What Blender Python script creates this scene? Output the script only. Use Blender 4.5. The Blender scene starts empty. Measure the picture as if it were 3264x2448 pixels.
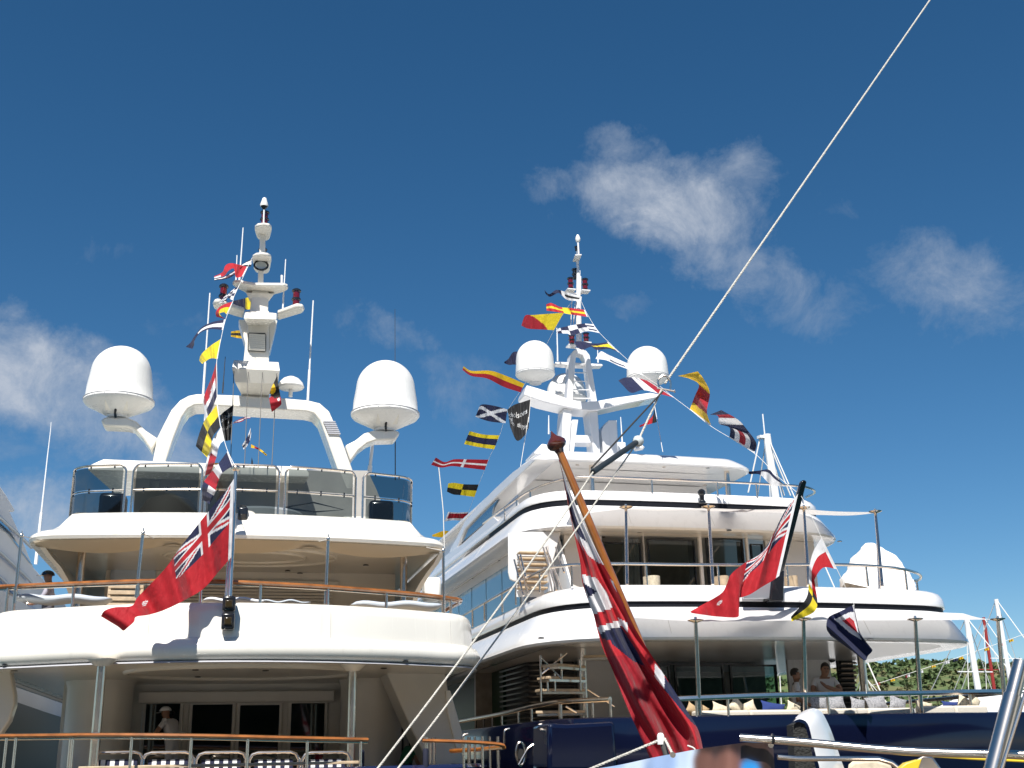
import bpy, bmesh, math, random
from mathutils import Vector, Matrix
random.seed(7)
R_ = math.radians
scene = bpy.context.scene
col = scene.collection

# ------------------------------------------------------------------ camera
EYE = Vector((0, 0, 2.6)); FPX = 3700.0; CX, CY = 1632.0, 1224.0
PITCH = R_(17.8); ROLL = R_(1.2)
cd = bpy.data.cameras.new('camera'); cam = bpy.data.objects.new('camera', cd); col.objects.link(cam)
cd.sensor_width = 36; cd.lens = FPX / 3264 * 36; cd.clip_start = 0.1; cd.clip_end = 20000
cam.matrix_world = Matrix.Translation(EYE) @ Matrix.Rotation(math.pi / 2 + PITCH, 4, 'X') @ Matrix.Rotation(-ROLL, 4, 'Z')
scene.camera = cam

# ------------------------------------------------------------------ sky, sun, exposure
SUN = Vector((-0.10, -0.68, 0.86)).normalized()
EL = math.asin(SUN.z); AZ = math.atan2(SUN.x, SUN.y)
sd = bpy.data.lights.new('sun', 'SUN'); so = bpy.data.objects.new('sun', sd); col.objects.link(so)
sd.energy = 4.7; sd.angle = R_(0.53); sd.color = (1, 0.965, 0.90)
so.rotation_euler = SUN.to_track_quat('Z', 'Y').to_euler()
scene.view_settings.view_transform = 'Standard'; scene.view_settings.look = 'None'
scene.view_settings.exposure = 0.62; scene.view_settings.gamma = 1.0
world = bpy.data.worlds.new('World'); scene.world = world; world.use_nodes = True
WN = world.node_tree; wn, wl = WN.nodes, WN.links


def pix_ray(x, y):
    X, Y = x - CX, y - CY
    c, s = math.cos(ROLL), math.sin(ROLL)
    X, Y = X * c - Y * s, Y * c + X * s
    a, b = X / FPX, -Y / FPX
    return Vector((a, math.cos(PITCH) - b * math.sin(PITCH), math.sin(PITCH) + b * math.cos(PITCH)))


def build_world():
    wn.clear()
    out = wn.new('ShaderNodeOutputWorld')
    sky = wn.new('ShaderNodeTexSky'); sky.sky_type = 'NISHITA'; sky.sun_disc = False
    sky.sun_elevation = EL; sky.sun_rotation = AZ
    sky.air_density = 1.0; sky.dust_density = 0.0; sky.ozone_density = 4.5; sky.altitude = 1200
    hs = wn.new('ShaderNodeHueSaturation'); hs.inputs['Saturation'].default_value = 1.22; hs.inputs['Hue'].default_value = 0.494
    wl.new(sky.outputs[0], hs.inputs['Color'])
    bg = wn.new('ShaderNodeBackground'); bg.inputs['Strength'].default_value = 0.061
    wl.new(hs.outputs[0], bg.inputs['Color'])
    tc = wn.new('ShaderNodeTexCoord')

    def math_(op, a, b=None, clamp=False):
        n = wn.new('ShaderNodeMath'); n.operation = op; n.use_clamp = clamp
        for i, q in enumerate((a, b)):
            if q is None: continue
            if isinstance(q, (int, float)): n.inputs[i].default_value = q
            else: wl.new(q, n.inputs[i])
        return n.outputs[0]

    def dot(src, v):
        n = wn.new('ShaderNodeVectorMath'); n.operation = 'DOT_PRODUCT'
        wl.new(src, n.inputs[0]); n.inputs[1].default_value = v
        return n.outputs['Value']
    noise = wn.new('ShaderNodeTexNoise'); noise.inputs['Scale'].default_value = 14
    noise.inputs['Detail'].default_value = 10; noise.inputs['Roughness'].default_value = 0.66
    wl.new(tc.outputs['Generated'], noise.inputs['Vector'])
    warp = wn.new('ShaderNodeVectorMath'); warp.operation = 'MULTIPLY_ADD'
    wl.new(noise.outputs['Color'], warp.inputs[0]); warp.inputs[1].default_value = (0.085, 0.085, 0.085)
    wl.new(tc.outputs['Generated'], warp.inputs[2])
    off = Vector((0.0425, 0.0425, 0.0425))
    total = None
    # each cloud: centre and half axes as directions in the sky
    blobs = [(2130, 650, 330, 160, -14, 1.12), (2330, 830, 330, 130, -25, .82), (2000, 480, 170, 70, -25, .55),
             (1790, 600, 110, 80, 0, .55), (2350, 560, 120, 100, 40, .62), (2560, 980, 260, 120, -10, .55),
             (3020, 920, 300, 150, -20, .68), (2650, 620, 80, 45, -30, .22), (310, 780, 90, 50, 0, .25),
             (110, 1180, 330, 170, -28, 1.1), (420, 1360, 330, 150, -30, .95), (130, 1640, 200, 150, 0, 1.0),
             (1240, 1060, 150, 75, -15, .55), (1440, 1260, 170, 110, -20, .4), (640, 1040, 140, 60, -10, .2),
             (60, 1420, 200, 60, -10, .4), (2000, 980, 90, 40, 0, .22), (1560, 960, 70, 40, 0, .15)]
    for (x, y, rx, ry, ang, w) in blobs:
        c = pix_ray(x, y).normalized()
        r1 = pix_ray(x + 10 * math.cos(R_(ang)), y - 10 * math.sin(R_(ang))).normalized() - c
        a = r1.normalized(); b = c.cross(a).normalized()
        ra, rb = rx / FPX * 1.15, ry / FPX * 1.15
        cc = c + off
        da = math_('ADD', dot(warp.outputs[0], a / ra), -cc.dot(a) / ra)
        db = math_('ADD', dot(warp.outputs[0], b / rb), -cc.dot(b) / rb)
        dc = dot(tc.outputs['Generated'], c)
        q = math_('ADD', math_('MULTIPLY', da, da), math_('MULTIPLY', db, db))
        v = math_('SUBTRACT', 1.0, q, True)
        v = math_('MULTIPLY', v, w)
        v = math_('MULTIPLY', v, math_('GREATER_THAN', dc, 0))
        total = v if total is None else math_('MAXIMUM', total, v)
    # scattered small clouds over the rest of the dome
    sep = wn.new('ShaderNodeSeparateXYZ'); wl.new(tc.outputs['Generated'], sep.inputs[0])
    far = wn.new('ShaderNodeTexNoise'); far.inputs['Scale'].default_value = 3.1; far.inputs['Detail'].default_value = 5
    mp = wn.new('ShaderNodeMapping'); mp.inputs['Location'].default_value = (5.3, 2.2, 1.7); mp.inputs['Scale'].default_value = (1, 1, 2.2)
    wl.new(tc.outputs['Generated'], mp.inputs[0]); wl.new(mp.outputs[0], far.inputs['Vector'])
    behind = math_('MULTIPLY', math_('ADD', math_('MULTIPLY', sep.outputs['Y'], -1.0), 0.55), 2.0, True)
    fv = math_('MULTIPLY', math_('SUBTRACT', far.outputs['Fac'], 0.52), 4.0, True)
    total = math_('MAXIMUM', total, math_('MULTIPLY', math_('MULTIPLY', fv, 0.7), behind))
    n2 = wn.new('ShaderNodeTexNoise'); n2.inputs['Scale'].default_value = 17; n2.inputs['Detail'].default_value = 12
    n2.inputs['Roughness'].default_value = 0.68; n2.inputs['Distortion'].default_value = 0.35
    wl.new(tc.outputs['Generated'], n2.inputs['Vector'])
    # density = blob * (noise ramp)
    d = math_('ADD', math_('MULTIPLY', math_('POWER', total, 0.85), 1.10), math_('MULTIPLY', math_('SUBTRACT', n2.outputs['Fac'], 0.60), 2.3))
    d = math_('MULTIPLY', d, math_('POWER', total, 0.35))
    d = math_('MULTIPLY', d, 0.74, True)
    d = math_('MINIMUM', d, 0.84)
    # clouds are greyer where thin, brighter in the thick middle
    cr = wn.new('ShaderNodeValToRGB'); wl.new(d, cr.inputs[0])
    cr.color_ramp.elements[0].color = (0.34, 0.43, 0.56, 1); cr.color_ramp.elements[1].color = (0.68, 0.73, 0.82, 1)
    bg2 = wn.new('ShaderNodeBackground'); wl.new(cr.outputs[0], bg2.inputs['Color']); bg2.inputs['Strength'].default_value = 0.56
    mix = wn.new('ShaderNodeMixShader'); wl.new(d, mix.inputs[0]); wl.new(bg.outputs[0], mix.inputs[1]); wl.new(bg2.outputs[0], mix.inputs[2])
    wl.new(mix.outputs[0], out.inputs['Surface'])


build_world()

# ------------------------------------------------------------------ materials
MATS = {}


def mat(name, rgb, rough=0.4, metal=0.0, coat=0.0, var=0.0, vscale=3.0, bump=0.0, bscale=40.0, spec=0.5, sheen=0.0, transl=0.0, streak=0.0):
    if name in MATS: return MATS[name]
    m = bpy.data.materials.new(name); m.use_nodes = True
    nt = m.node_tree; b = nt.nodes['Principled BSDF']
    b.inputs['Base Color'].default_value = (*rgb, 1); b.inputs['Roughness'].default_value = rough
    b.inputs['Metallic'].default_value = metal; b.inputs['Coat Weight'].default_value = coat
    b.inputs['Coat Roughness'].default_value = 0.06
    b.inputs['Specular IOR Level'].default_value = spec
    if sheen: b.inputs['Sheen Weight'].default_value = sheen
    tc = nt.nodes.new('ShaderNodeTexCoord')
    if var:
        n = nt.nodes.new('ShaderNodeTexNoise'); n.inputs['Scale'].default_value = vscale; n.inputs['Detail'].default_value = 6
        nt.links.new(tc.outputs['Object'], n.inputs['Vector'])
        r = nt.nodes.new('ShaderNodeValToRGB')
        r.color_ramp.elements[0].position = 0.3; r.color_ramp.elements[1].position = 0.72
        r.color_ramp.elements[0].color = (*[c * (1 - var) for c in rgb], 1); r.color_ramp.elements[1].color = (*[min(1, c * (1 + var * .35)) for c in rgb], 1)
        nt.links.new(n.outputs['Fac'], r.inputs[0]); nt.links.new(r.outputs[0], b.inputs['Base Color'])
    if streak:
        n = nt.nodes.new('ShaderNodeTexNoise'); n.inputs['Scale'].default_value = 1.0; n.inputs['Detail'].default_value = 5
        mp = nt.nodes.new('ShaderNodeMapping'); mp.inputs['Scale'].default_value = (9, 9, .45)
        nt.links.new(tc.outputs['Object'], mp.inputs[0]); nt.links.new(mp.outputs[0], n.inputs['Vector'])
        r2 = nt.nodes.new('ShaderNodeMapRange'); r2.inputs[1].default_value = .55; r2.inputs[2].default_value = .8; r2.inputs[3].default_value = 1.0; r2.inputs[4].default_value = 1.0 - streak
        nt.links.new(n.outputs['Fac'], r2.inputs[0])
        src = b.inputs['Base Color'].links[0].from_socket
        mu = nt.nodes.new('ShaderNodeVectorMath'); mu.operation = 'SCALE'; nt.links.new(src, mu.inputs[0]); nt.links.new(r2.outputs[0], mu.inputs['Scale'])
        nt.links.new(mu.outputs[0], b.inputs['Base Color'])
        rr = nt.nodes.new('ShaderNodeMapRange'); rr.inputs[1].default_value = .3; rr.inputs[2].default_value = .8; rr.inputs[3].default_value = rough * .7; rr.inputs[4].default_value = rough * 1.7
        nt.links.new(n.outputs['Fac'], rr.inputs[0]); nt.links.new(rr.outputs[0], b.inputs['Roughness'])
    if bump:
        n = nt.nodes.new('ShaderNodeTexNoise'); n.inputs['Scale'].default_value = bscale; n.inputs['Detail'].default_value = 4
        nt.links.new(tc.outputs['Object'], n.inputs['Vector'])
        bp = nt.nodes.new('ShaderNodeBump'); bp.inputs['Strength'].default_value = bump; bp.inputs['Distance'].default_value = 0.02
        nt.links.new(n.outputs['Fac'], bp.inputs['Height']); nt.links.new(bp.outputs[0], b.inputs['Normal'])
    if transl:
        t = nt.nodes.new('ShaderNodeBsdfTranslucent'); t.inputs[0].default_value = (*rgb, 1)
        mx = nt.nodes.new('ShaderNodeMixShader'); mx.inputs[0].default_value = transl
        nt.links.new(b.outputs[0], mx.inputs[1]); nt.links.new(t.outputs[0], mx.inputs[2])
        nt.links.new(mx.outputs[0], nt.nodes['Material Output'].inputs[0])
    MATS[name] = m
    return m


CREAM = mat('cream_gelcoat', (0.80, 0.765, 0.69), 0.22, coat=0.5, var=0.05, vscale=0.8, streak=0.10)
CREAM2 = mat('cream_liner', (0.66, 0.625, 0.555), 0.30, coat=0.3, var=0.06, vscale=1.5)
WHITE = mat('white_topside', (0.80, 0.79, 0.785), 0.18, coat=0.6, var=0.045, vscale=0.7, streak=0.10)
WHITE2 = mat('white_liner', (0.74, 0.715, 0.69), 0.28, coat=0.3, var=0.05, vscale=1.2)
RADOME = mat('radome_white', (0.80, 0.79, 0.76), 0.30, var=0.05, vscale=2, streak=0.07)
mat('seam_filler', (.50, .48, .45), .6)
GREYTRIM = mat('grey_trim', (0.42, 0.42, 0.45), 0.3)
STEEL = mat('polished_steel', (0.84, 0.735, 0.63), 0.24, metal=1.0, var=0.10, vscale=9)
TEAK = mat('varnished_teak', (0.36, 0.125, 0.025), 0.16, coat=1.0, var=0.4, vscale=5)
TEAK2 = mat('bare_teak', (0.54, 0.41, 0.27), 0.55, var=0.25, vscale=9)
MAHOG = mat('dark_mahogany', (0.085, 0.018, 0.010), 0.10, coat=1.0, var=0.3, vscale=6)
BLACK = mat('black_paint', (0.012, 0.012, 0.014), 0.22, coat=0.5)
RUBBER = mat('black_rubber', (0.02, 0.02, 0.02), 0.5)
STRIPE = mat('black_groove', (0.010, 0.011, 0.015), 0.5, spec=0.15)
DARKGLASS = mat('dark_window_glass', (0.010, 0.014, 0.016), 0.03, spec=0.9, coat=0.3)
TEALGLASS = mat('teal_window_glass', (0.030, 0.062, 0.066), 0.04, spec=1.0, coat=0.8)
NAVY = mat('navy_hull', (0.004, 0.006, 0.022), 0.10, coat=0.35, var=0.2, vscale=0.5, spec=0.35)
CANVAS = mat('white_canvas', (0.82, 0.80, 0.79), 0.85, bump=0.25, bscale=14, transl=0.42)
CANVAS2 = mat('cream_canvas', (0.66, 0.58, 0.46), 0.85, transl=0.35)
COVER = mat('cover_cloth', (0.78, 0.775, 0.77), 0.8, bump=0.5, bscale=6)
ROPE = mat('white_rope', (0.66, 0.63, 0.56), 0.85, bump=0.6, bscale=160, var=0.25, vscale=60)
LINE = mat('thin_white_line', (0.72, 0.70, 0.66), 0.8)
WIRE = mat('dark_wire', (0.04, 0.035, 0.03), 0.5)
REDLENS = mat('red_lens', (0.13, 0.004, 0.007), 0.08, coat=1.0)
PAD = mat('grey_sunpad', (0.46, 0.50, 0.55), 0.7, bump=0.2, bscale=10)
PADW = mat('pale_towel', (0.72, 0.75, 0.80), 0.9, bump=0.4, bscale=30)
SOFA = mat('oatmeal_upholstery', (0.60, 0.55, 0.47), 0.9, bump=0.3, bscale=30)
ORANGE = mat('red_buoy', (0.35, 0.02, 0.015), 0.5)
ALU = mat('white_aluminium', (0.75, 0.76, 0.77), 0.35)
DKGREY = mat('charcoal_spar', (0.022, 0.028, 0.033), 0.45)
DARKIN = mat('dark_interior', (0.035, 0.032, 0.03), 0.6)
SLATE = mat('louvre_steel', (0.20, 0.19, 0.18), 0.3, metal=1.0)
PLANT = mat('plant_leaf', (0.03, 0.06, 0.015), 0.5)
YELLOWT = mat('yellow_tint', (0.70, 0.50, 0.03), 0.35)


def pattern_mat(name, fn):
    m = bpy.data.materials.new(name); m.use_nodes = True
    fn(m.node_tree, m.node_tree.nodes['Principled BSDF']); MATS[name] = m
    return m


def _glass(nt, b):
    nt.nodes.remove(b)
    tr = nt.nodes.new('ShaderNodeBsdfTransparent'); tr.inputs[0].default_value = (0.27, 0.30, 0.30, 1)
    gl = nt.nodes.new('ShaderNodeBsdfGlossy'); gl.inputs['Roughness'].default_value = 0.02
    lw = nt.nodes.new('ShaderNodeFresnel'); lw.inputs[0].default_value = 1.5
    mx = nt.nodes.new('ShaderNodeMixShader')
    nt.links.new(lw.outputs[0], mx.inputs[0]); nt.links.new(tr.outputs[0], mx.inputs[1]); nt.links.new(gl.outputs[0], mx.inputs[2])
    nt.links.new(mx.outputs[0], nt.nodes['Material Output'].inputs[0])


SMOKE = pattern_mat('smoked_glass', _glass)


def _glass2(nt, b):
    _glass(nt, b)
    for n in nt.nodes:
        if n.type == 'BSDF_TRANSPARENT': n.inputs[0].default_value = (0.40, 0.46, 0.46, 1)
        if n.type == 'FRESNEL': n.inputs[0].default_value = 1.75


CLEARGLASS = pattern_mat('saloon_glass', _glass2)


def _glass3(nt, b):
    _glass2(nt, b)
    for n in nt.nodes:
        if n.type == 'BSDF_TRANSPARENT': n.inputs[0].default_value = (0.26, 0.46, 0.46, 1)


TEALCLEAR = pattern_mat('teal_saloon_glass', _glass3)


def _flag(nt, b):
    a = nt.nodes.new('ShaderNodeAttribute'); a.attribute_name = 'design'
    tc = nt.nodes.new('ShaderNodeTexCoord')
    n = nt.nodes.new('ShaderNodeTexNoise'); n.inputs['Scale'].default_value = 5; n.inputs['Detail'].default_value = 5
    nt.links.new(tc.outputs['Object'], n.inputs['Vector'])
    r = nt.nodes.new('ShaderNodeMapRange'); r.inputs[1].default_value = .25; r.inputs[2].default_value = .75; r.inputs[3].default_value = .82; r.inputs[4].default_value = 1.06
    nt.links.new(n.outputs['Fac'], r.inputs[0])
    mu = nt.nodes.new('ShaderNodeVectorMath'); mu.operation = 'SCALE'
    nt.links.new(a.outputs['Color'], mu.inputs[0]); nt.links.new(r.outputs[0], mu.inputs['Scale'])
    nt.links.new(mu.outputs[0], b.inputs['Base Color'])
    b.inputs['Roughness'].default_value = 0.75; b.inputs['Sheen Weight'].default_value = 0.1
    n2 = nt.nodes.new('ShaderNodeTexNoise'); n2.inputs['Scale'].default_value = 9; n2.inputs['Detail'].default_value = 5
    mp = nt.nodes.new('ShaderNodeMapping'); mp.inputs['Scale'].default_value = (1.6, 1, .55); mp.inputs['Rotation'].default_value = (0, .5, 0)
    nt.links.new(tc.outputs['Object'], mp.inputs[0]); nt.links.new(mp.outputs[0], n2.inputs['Vector'])
    bp = nt.nodes.new('ShaderNodeBump'); bp.inputs['Strength'].default_value = 0.55; bp.inputs['Distance'].default_value = 0.05
    nt.links.new(n2.outputs['Fac'], bp.inputs['Height']); nt.links.new(bp.outputs[0], b.inputs['Normal'])
    t = nt.nodes.new('ShaderNodeBsdfTranslucent'); nt.links.new(mu.outputs[0], t.inputs[0])
    mx = nt.nodes.new('ShaderNodeMixShader'); mx.inputs[0].default_value = 0.30
    nt.links.new(b.outputs[0], mx.inputs[1]); nt.links.new(t.outputs[0], mx.inputs[2])
    nt.links.new(mx.outputs[0], nt.nodes['Material Output'].inputs[0])


FLAGM = pattern_mat('bunting_cloth', _flag)


def _attr(nt, b):
    a = nt.nodes.new('ShaderNodeAttribute'); a.attribute_name = 'design'
    nt.links.new(a.outputs['Color'], b.inputs['Base Color']); b.inputs['Roughness'].default_value = 0.75


PEOPLE = pattern_mat('clothes_and_skin', _attr)


def _stripes(nt, b):
    tc = nt.nodes.new('ShaderNodeTexCoord'); w = nt.nodes.new('ShaderNodeTexWave')
    w.bands_direction = 'X'; w.inputs['Scale'].default_value = 2.2; w.inputs['Distortion'].default_value = 0
    nt.links.new(tc.outputs['Object'], w.inputs['Vector'])
    r = nt.nodes.new('ShaderNodeValToRGB'); r.color_ramp.interpolation = 'CONSTANT'
    r.color_ramp.elements[0].color = (0.012, 0.015, 0.045, 1); r.color_ramp.elements[1].color = (0.78, 0.78, 0.76, 1); r.color_ramp.elements[1].position = 0.5
    nt.links.new(w.outputs['Fac'], r.inputs[0]); nt.links.new(r.outputs[0], b.inputs['Base Color']); b.inputs['Roughness'].default_value = 0.85


STRIPES = pattern_mat('striped_canvas', _stripes)


def _hound(nt, b):
    tc = nt.nodes.new('ShaderNodeTexCoord'); v = nt.nodes.new('ShaderNodeTexVoronoi'); v.inputs['Scale'].default_value = 75
    nt.links.new(tc.outputs['Object'], v.inputs['Vector'])
    r = nt.nodes.new('ShaderNodeValToRGB'); r.color_ramp.elements[0].color = (0.03, 0.035, 0.05, 1); r.color_ramp.elements[1].color = (0.36, 0.36, 0.38, 1)
    r.color_ramp.elements[0].position = .3; r.color_ramp.elements[1].position = .55
    nt.links.new(v.outputs['Distance'], r.inputs[0]); nt.links.new(r.outputs[0], b.inputs['Base Color']); b.inputs['Roughness'].default_value = 0.9


HOUND = pattern_mat('grey_patterned_cushion_cloth', _hound)


def _leaf(nt, b):
    tc = nt.nodes.new('ShaderNodeTexCoord'); n = nt.nodes.new('ShaderNodeTexNoise'); n.inputs['Scale'].default_value = 0.045; n.inputs['Detail'].default_value = 8
    nt.links.new(tc.outputs['Object'], n.inputs['Vector'])
    r = nt.nodes.new('ShaderNodeValToRGB')
    r.color_ramp.elements[0].color = (0.05, 0.085, 0.025, 1); r.color_ramp.elements[1].color = (0.20, 0.155, 0.075, 1)
    e = r.color_ramp.elements.new(.5); e.color = (0.085, 0.125, 0.04, 1)
    r.color_ramp.elements[0].position = .35; r.color_ramp.elements[2].position = .72
    nt.links.new(n.outputs['Fac'], r.inputs[0]); nt.links.new(r.outputs[0], b.inputs['Base Color']); b.inputs['Roughness'].default_value = 0.9


LEAF = pattern_mat('hillside_scrub', _leaf)


def _water(nt, b):
    b.inputs['Base Color'].default_value = (0.01, 0.05, 0.055, 1); b.inputs['Roughness'].default_value = 0.06
    tc = nt.nodes.new('ShaderNodeTexCoord'); n = nt.nodes.new('ShaderNodeTexNoise'); n.inputs['Scale'].default_value = 1.3; n.inputs['Detail'].default_value = 5
    nt.links.new(tc.outputs['Object'], n.inputs['Vector'])
    bp = nt.nodes.new('ShaderNodeBump'); bp.inputs['Strength'].default_value = 0.4; bp.inputs['Distance'].default_value = 0.1
    nt.links.new(n.outputs['Fac'], bp.inputs['Height']); nt.links.new(bp.outputs[0], b.inputs['Normal'])


WATER = pattern_mat('harbour_water', _water)
CONCRETE = mat('quay_concrete', (0.50, 0.48, 0.45), 0.85, var=0.25, vscale=1.2, bump=0.3, bscale=20)

# ------------------------------------------------------------------ mesh helpers


def catmull(pts, n):
    """n+1 points along a smooth curve through pts (any dimension), by arc length"""
    pts = [Vector(p) for p in pts]
    if len(pts) == 2:
        return [pts[0].lerp(pts[1], i / n) for i in range(n + 1)]
    P = [pts[0] * 2 - pts[1]] + pts + [pts[-1] * 2 - pts[-2]]
    dense = []
    for i in range(1, len(P) - 2):
        a, b, c, d = P[i - 1:i + 3]
        for k in range(16):
            t = k / 16
            dense.append(0.5 * ((2 * b) + (c - a) * t + (2 * a - 5 * b + 4 * c - d) * t * t + (3 * b - a - 3 * c + d) * t ** 3))
    dense.append(pts[-1])
    L = [0]
    for i in range(1, len(dense)): L.append(L[-1] + (dense[i] - dense[i - 1]).length)
    out, j = [], 0
    for i in range(n + 1):
        s = L[-1] * i / n
        while j < len(L) - 2 and L[j + 1] < s: j += 1
        d = L[j + 1] - L[j]
        out.append(dense[j].lerp(dense[j + 1], 0 if d == 0 else min(1, (s - L[j]) / d)))
    return out


class MB:
    def __init__(s): s.v = []; s.f = []

    def quad_grid(s, rows, flip=False):
        b = len(s.v); w = len(rows[0])
        for r in rows: s.v += [tuple(p) for p in r]
        for i in range(len(rows) - 1):
            for j in range(w - 1):
                q = (b + i * w + j, b + i * w + j + 1, b + (i + 1) * w + j + 1, b + (i + 1) * w + j)
                s.f.append(q[::-1] if flip else q)
        return s

    def box(s, c, d, rot=None):
        M = rot or Matrix.Identity(3); c = Vector(c); b = len(s.v)
        for x in (-1, 1):
            for y in (-1, 1):
                for z in (-1, 1): s.v.append(tuple(c + M @ Vector((x * d[0] / 2, y * d[1] / 2, z * d[2] / 2))))
        s.f += [tuple(b + i for i in q) for q in ((0, 1, 3, 2), (4, 6, 7, 5), (0, 4, 5, 1), (2, 3, 7, 6), (0, 2, 6, 4), (1, 5, 7, 3))]
        return s

    def tube(s, pts, r, n=8, caps=True, closed=False):
        pts = [Vector(p) for p in pts]; m = len(pts)
        rr = r if isinstance(r, (list, tuple)) else [r] * m
        up = None; b = len(s.v)
        for i, p in enumerate(pts):
            if closed: t = pts[(i + 1) % m] - pts[i - 1]
            else: t = pts[min(i + 1, m - 1)] - pts[max(i - 1, 0)]
            t = t.normalized() if t.length > 1e-9 else Vector((0, 0, 1))
            if up is None:
                up = t.orthogonal().normalized()
            up = (up - t * up.dot(t)); up = up.normalized() if up.length > 1e-6 else t.orthogonal().normalized()
            w = t.cross(up)
            for k in range(n):
                a = 2 * math.pi * k / n
                s.v.append(tuple(p + (up * math.cos(a) + w * math.sin(a)) * rr[i]))
        for i in range(m if closed else m - 1):
            for k in range(n):
                i2 = (i + 1) % m
                s.f.append((b + i * n + k, b + i * n + (k + 1) % n, b + i2 * n + (k + 1) % n, b + i2 * n + k))
        if caps and not closed:
            s.f.append(tuple(b + k for k in range(n))[::-1]); s.f.append(tuple(b + (m - 1) * n + k for k in range(n)))
        return s

    def lathe(s, prof, c, n=24, axis=None):
        c = Vector(c); b = len(s.v); q = Vector((0, 0, 1)).rotation_difference(Vector(axis)) if axis else None
        for (r, z) in prof:
            for k in range(n):
                a = 2 * math.pi * k / n
                p = Vector((r * math.cos(a), r * math.sin(a), z))
                if q: p = q @ p
                s.v.append(tuple(c + p))
        for i in range(len(prof) - 1):
            for k in range(n):
                s.f.append((b + i * n + k, b + i * n + (k + 1) % n, b + (i + 1) * n + (k + 1) % n, b + (i + 1) * n + k))
        s.f.append(tuple(b + k for k in range(n))[::-1]); s.f.append(tuple(b + (len(prof) - 1) * n + k for k in range(n)))
        return s

    def prism(s, poly, vec):
        poly = [Vector(p) for p in poly]; vec = Vector(vec); n = len(poly); b = len(s.v)
        s.v += [tuple(p) for p in poly] + [tuple(p + vec) for p in poly]
        s.f.append(tuple(range(b, b + n))); s.f.append(tuple(range(b + n, b + 2 * n))[::-1])
        for i in range(n):
            j = (i + 1) % n; s.f.append((b + j, b + i, b + n + i, b + n + j))
        return s

    def hull(s, pts):
        bm = bmesh.new()
        for p in pts: bm.verts.new(p)
        r = bmesh.ops.convex_hull(bm, input=bm.verts)
        bmesh.ops.delete(bm, geom=[g for g in r['geom_interior'] if isinstance(g, bmesh.types.BMVert)], context='VERTS')
        bmesh.ops.dissolve_limit(bm, angle_limit=0.002, verts=bm.verts, edges=bm.edges)
        bm.verts.index_update(); b = len(s.v)
        s.v += [tuple(v.co) for v in bm.verts]; s.f += [tuple(b + v.index for v in f.verts) for f in bm.faces]
        bm.free()
        return s

    def build(s, name, material, parent=None, smooth=True, bevel=0.0, angle=35, loc=None, seg=2):
        me = bpy.data.meshes.new(name)
        vs = s.v
        if loc is not None:
            loc = Vector(loc); vs = [tuple(Vector(p) - loc) for p in s.v]
        me.from_pydata(vs, [], s.f)
        bm = bmesh.new(); bm.from_mesh(me); bmesh.ops.recalc_face_normals(bm, faces=bm.faces); bm.to_mesh(me); bm.free()
        if smooth:
            for p in me.polygons: p.use_smooth = True
            me.set_sharp_from_angle(angle=R_(angle))
        me.materials.append(material)
        o = bpy.data.objects.new(name, me); col.objects.link(o)
        if loc is not None: o.location = loc
        if parent: o.parent = parent
        if bevel:
            m = o.modifiers.new('bevel', 'BEVEL'); m.width = bevel; m.segments = seg; m.limit_method = 'ANGLE'; m.angle_limit = R_(40)
            m.harden_normals = False
        return o


def tag(o, label=None, cat=None, group=None, kind=None):
    if label: o['label'] = label
    if cat: o['category'] = cat
    if group: o['group'] = group
    if kind: o['kind'] = kind
    return o


def empty(name, loc, rz, label, cat, group=None):
    o = bpy.data.objects.new(name, None); col.objects.link(o); o.location = loc; o.rotation_euler = (0, 0, rz)
    return tag(o, label, cat, group)


def copy_thing(o, loc=None, **kw):
    c = o.copy(); col.objects.link(c)
    for ch in o.children:
        d = ch.copy(); col.objects.link(d); d.parent = c
        for g in ch.children:
            e = g.copy(); col.objects.link(e); e.parent = d
    if loc is not None: c.location = loc
    tag(c, **kw)
    return c


def U(x, y, Y):
    r = pix_ray(x, y); return EYE + r * (Y / r.y)


class Frame:
    def __init__(s, x, y, th):
        s.o = Vector((x, y, 0)); s.th = R_(th); s.M = Matrix.Rotation(s.th, 3, 'Z'); s.I = s.M.transposed()

    def hit(s, x, y, u=None, v=None, z=None):
        o = s.I @ (EYE - s.o); r = s.I @ pix_ray(x, y)
        i, q = (0, u) if u is not None else (1, v) if v is not None else (2, z)
        return o + r * ((q - o[i]) / r[i])

    def W(s, p): return s.o + s.M @ Vector(p)

    def local(s, p): return s.I @ (Vector(p) - s.o)


def ZM(ox, oy, k):
    def f(pts): return [(ox + k * x, oy + k * y) for x, y in pts]
    return f


A1 = ZM(200, 600, .5425); A2 = ZM(0, 1400, .678); A3 = ZM(0, 1850, .7459); A4 = ZM(1300, 700, .5877)
A5 = ZM(1300, 1350, .4521); A6 = ZM(2200, 1350, .481); A7 = ZM(1350, 1850, .4521); A8 = ZM(2100, 1900, .5262)
B1 = ZM(0, 1450, .3165); B2 = ZM(700, 1450, .3391); B3 = ZM(0, 2050, .3617); B4 = ZM(800, 2050, .3843)
B5 = ZM(1650, 1050, .2713); B6 = ZM(1650, 720, .229); B7 = ZM(600, 620, .2291); B8 = ZM(560, 1000, .3014)
C1 = ZM(1950, 1680, .3165); C2 = ZM(2450, 1980, .368); C3 = ZM(1400, 1650, .249); C4 = ZM(1420, 2040, .2459)


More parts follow.
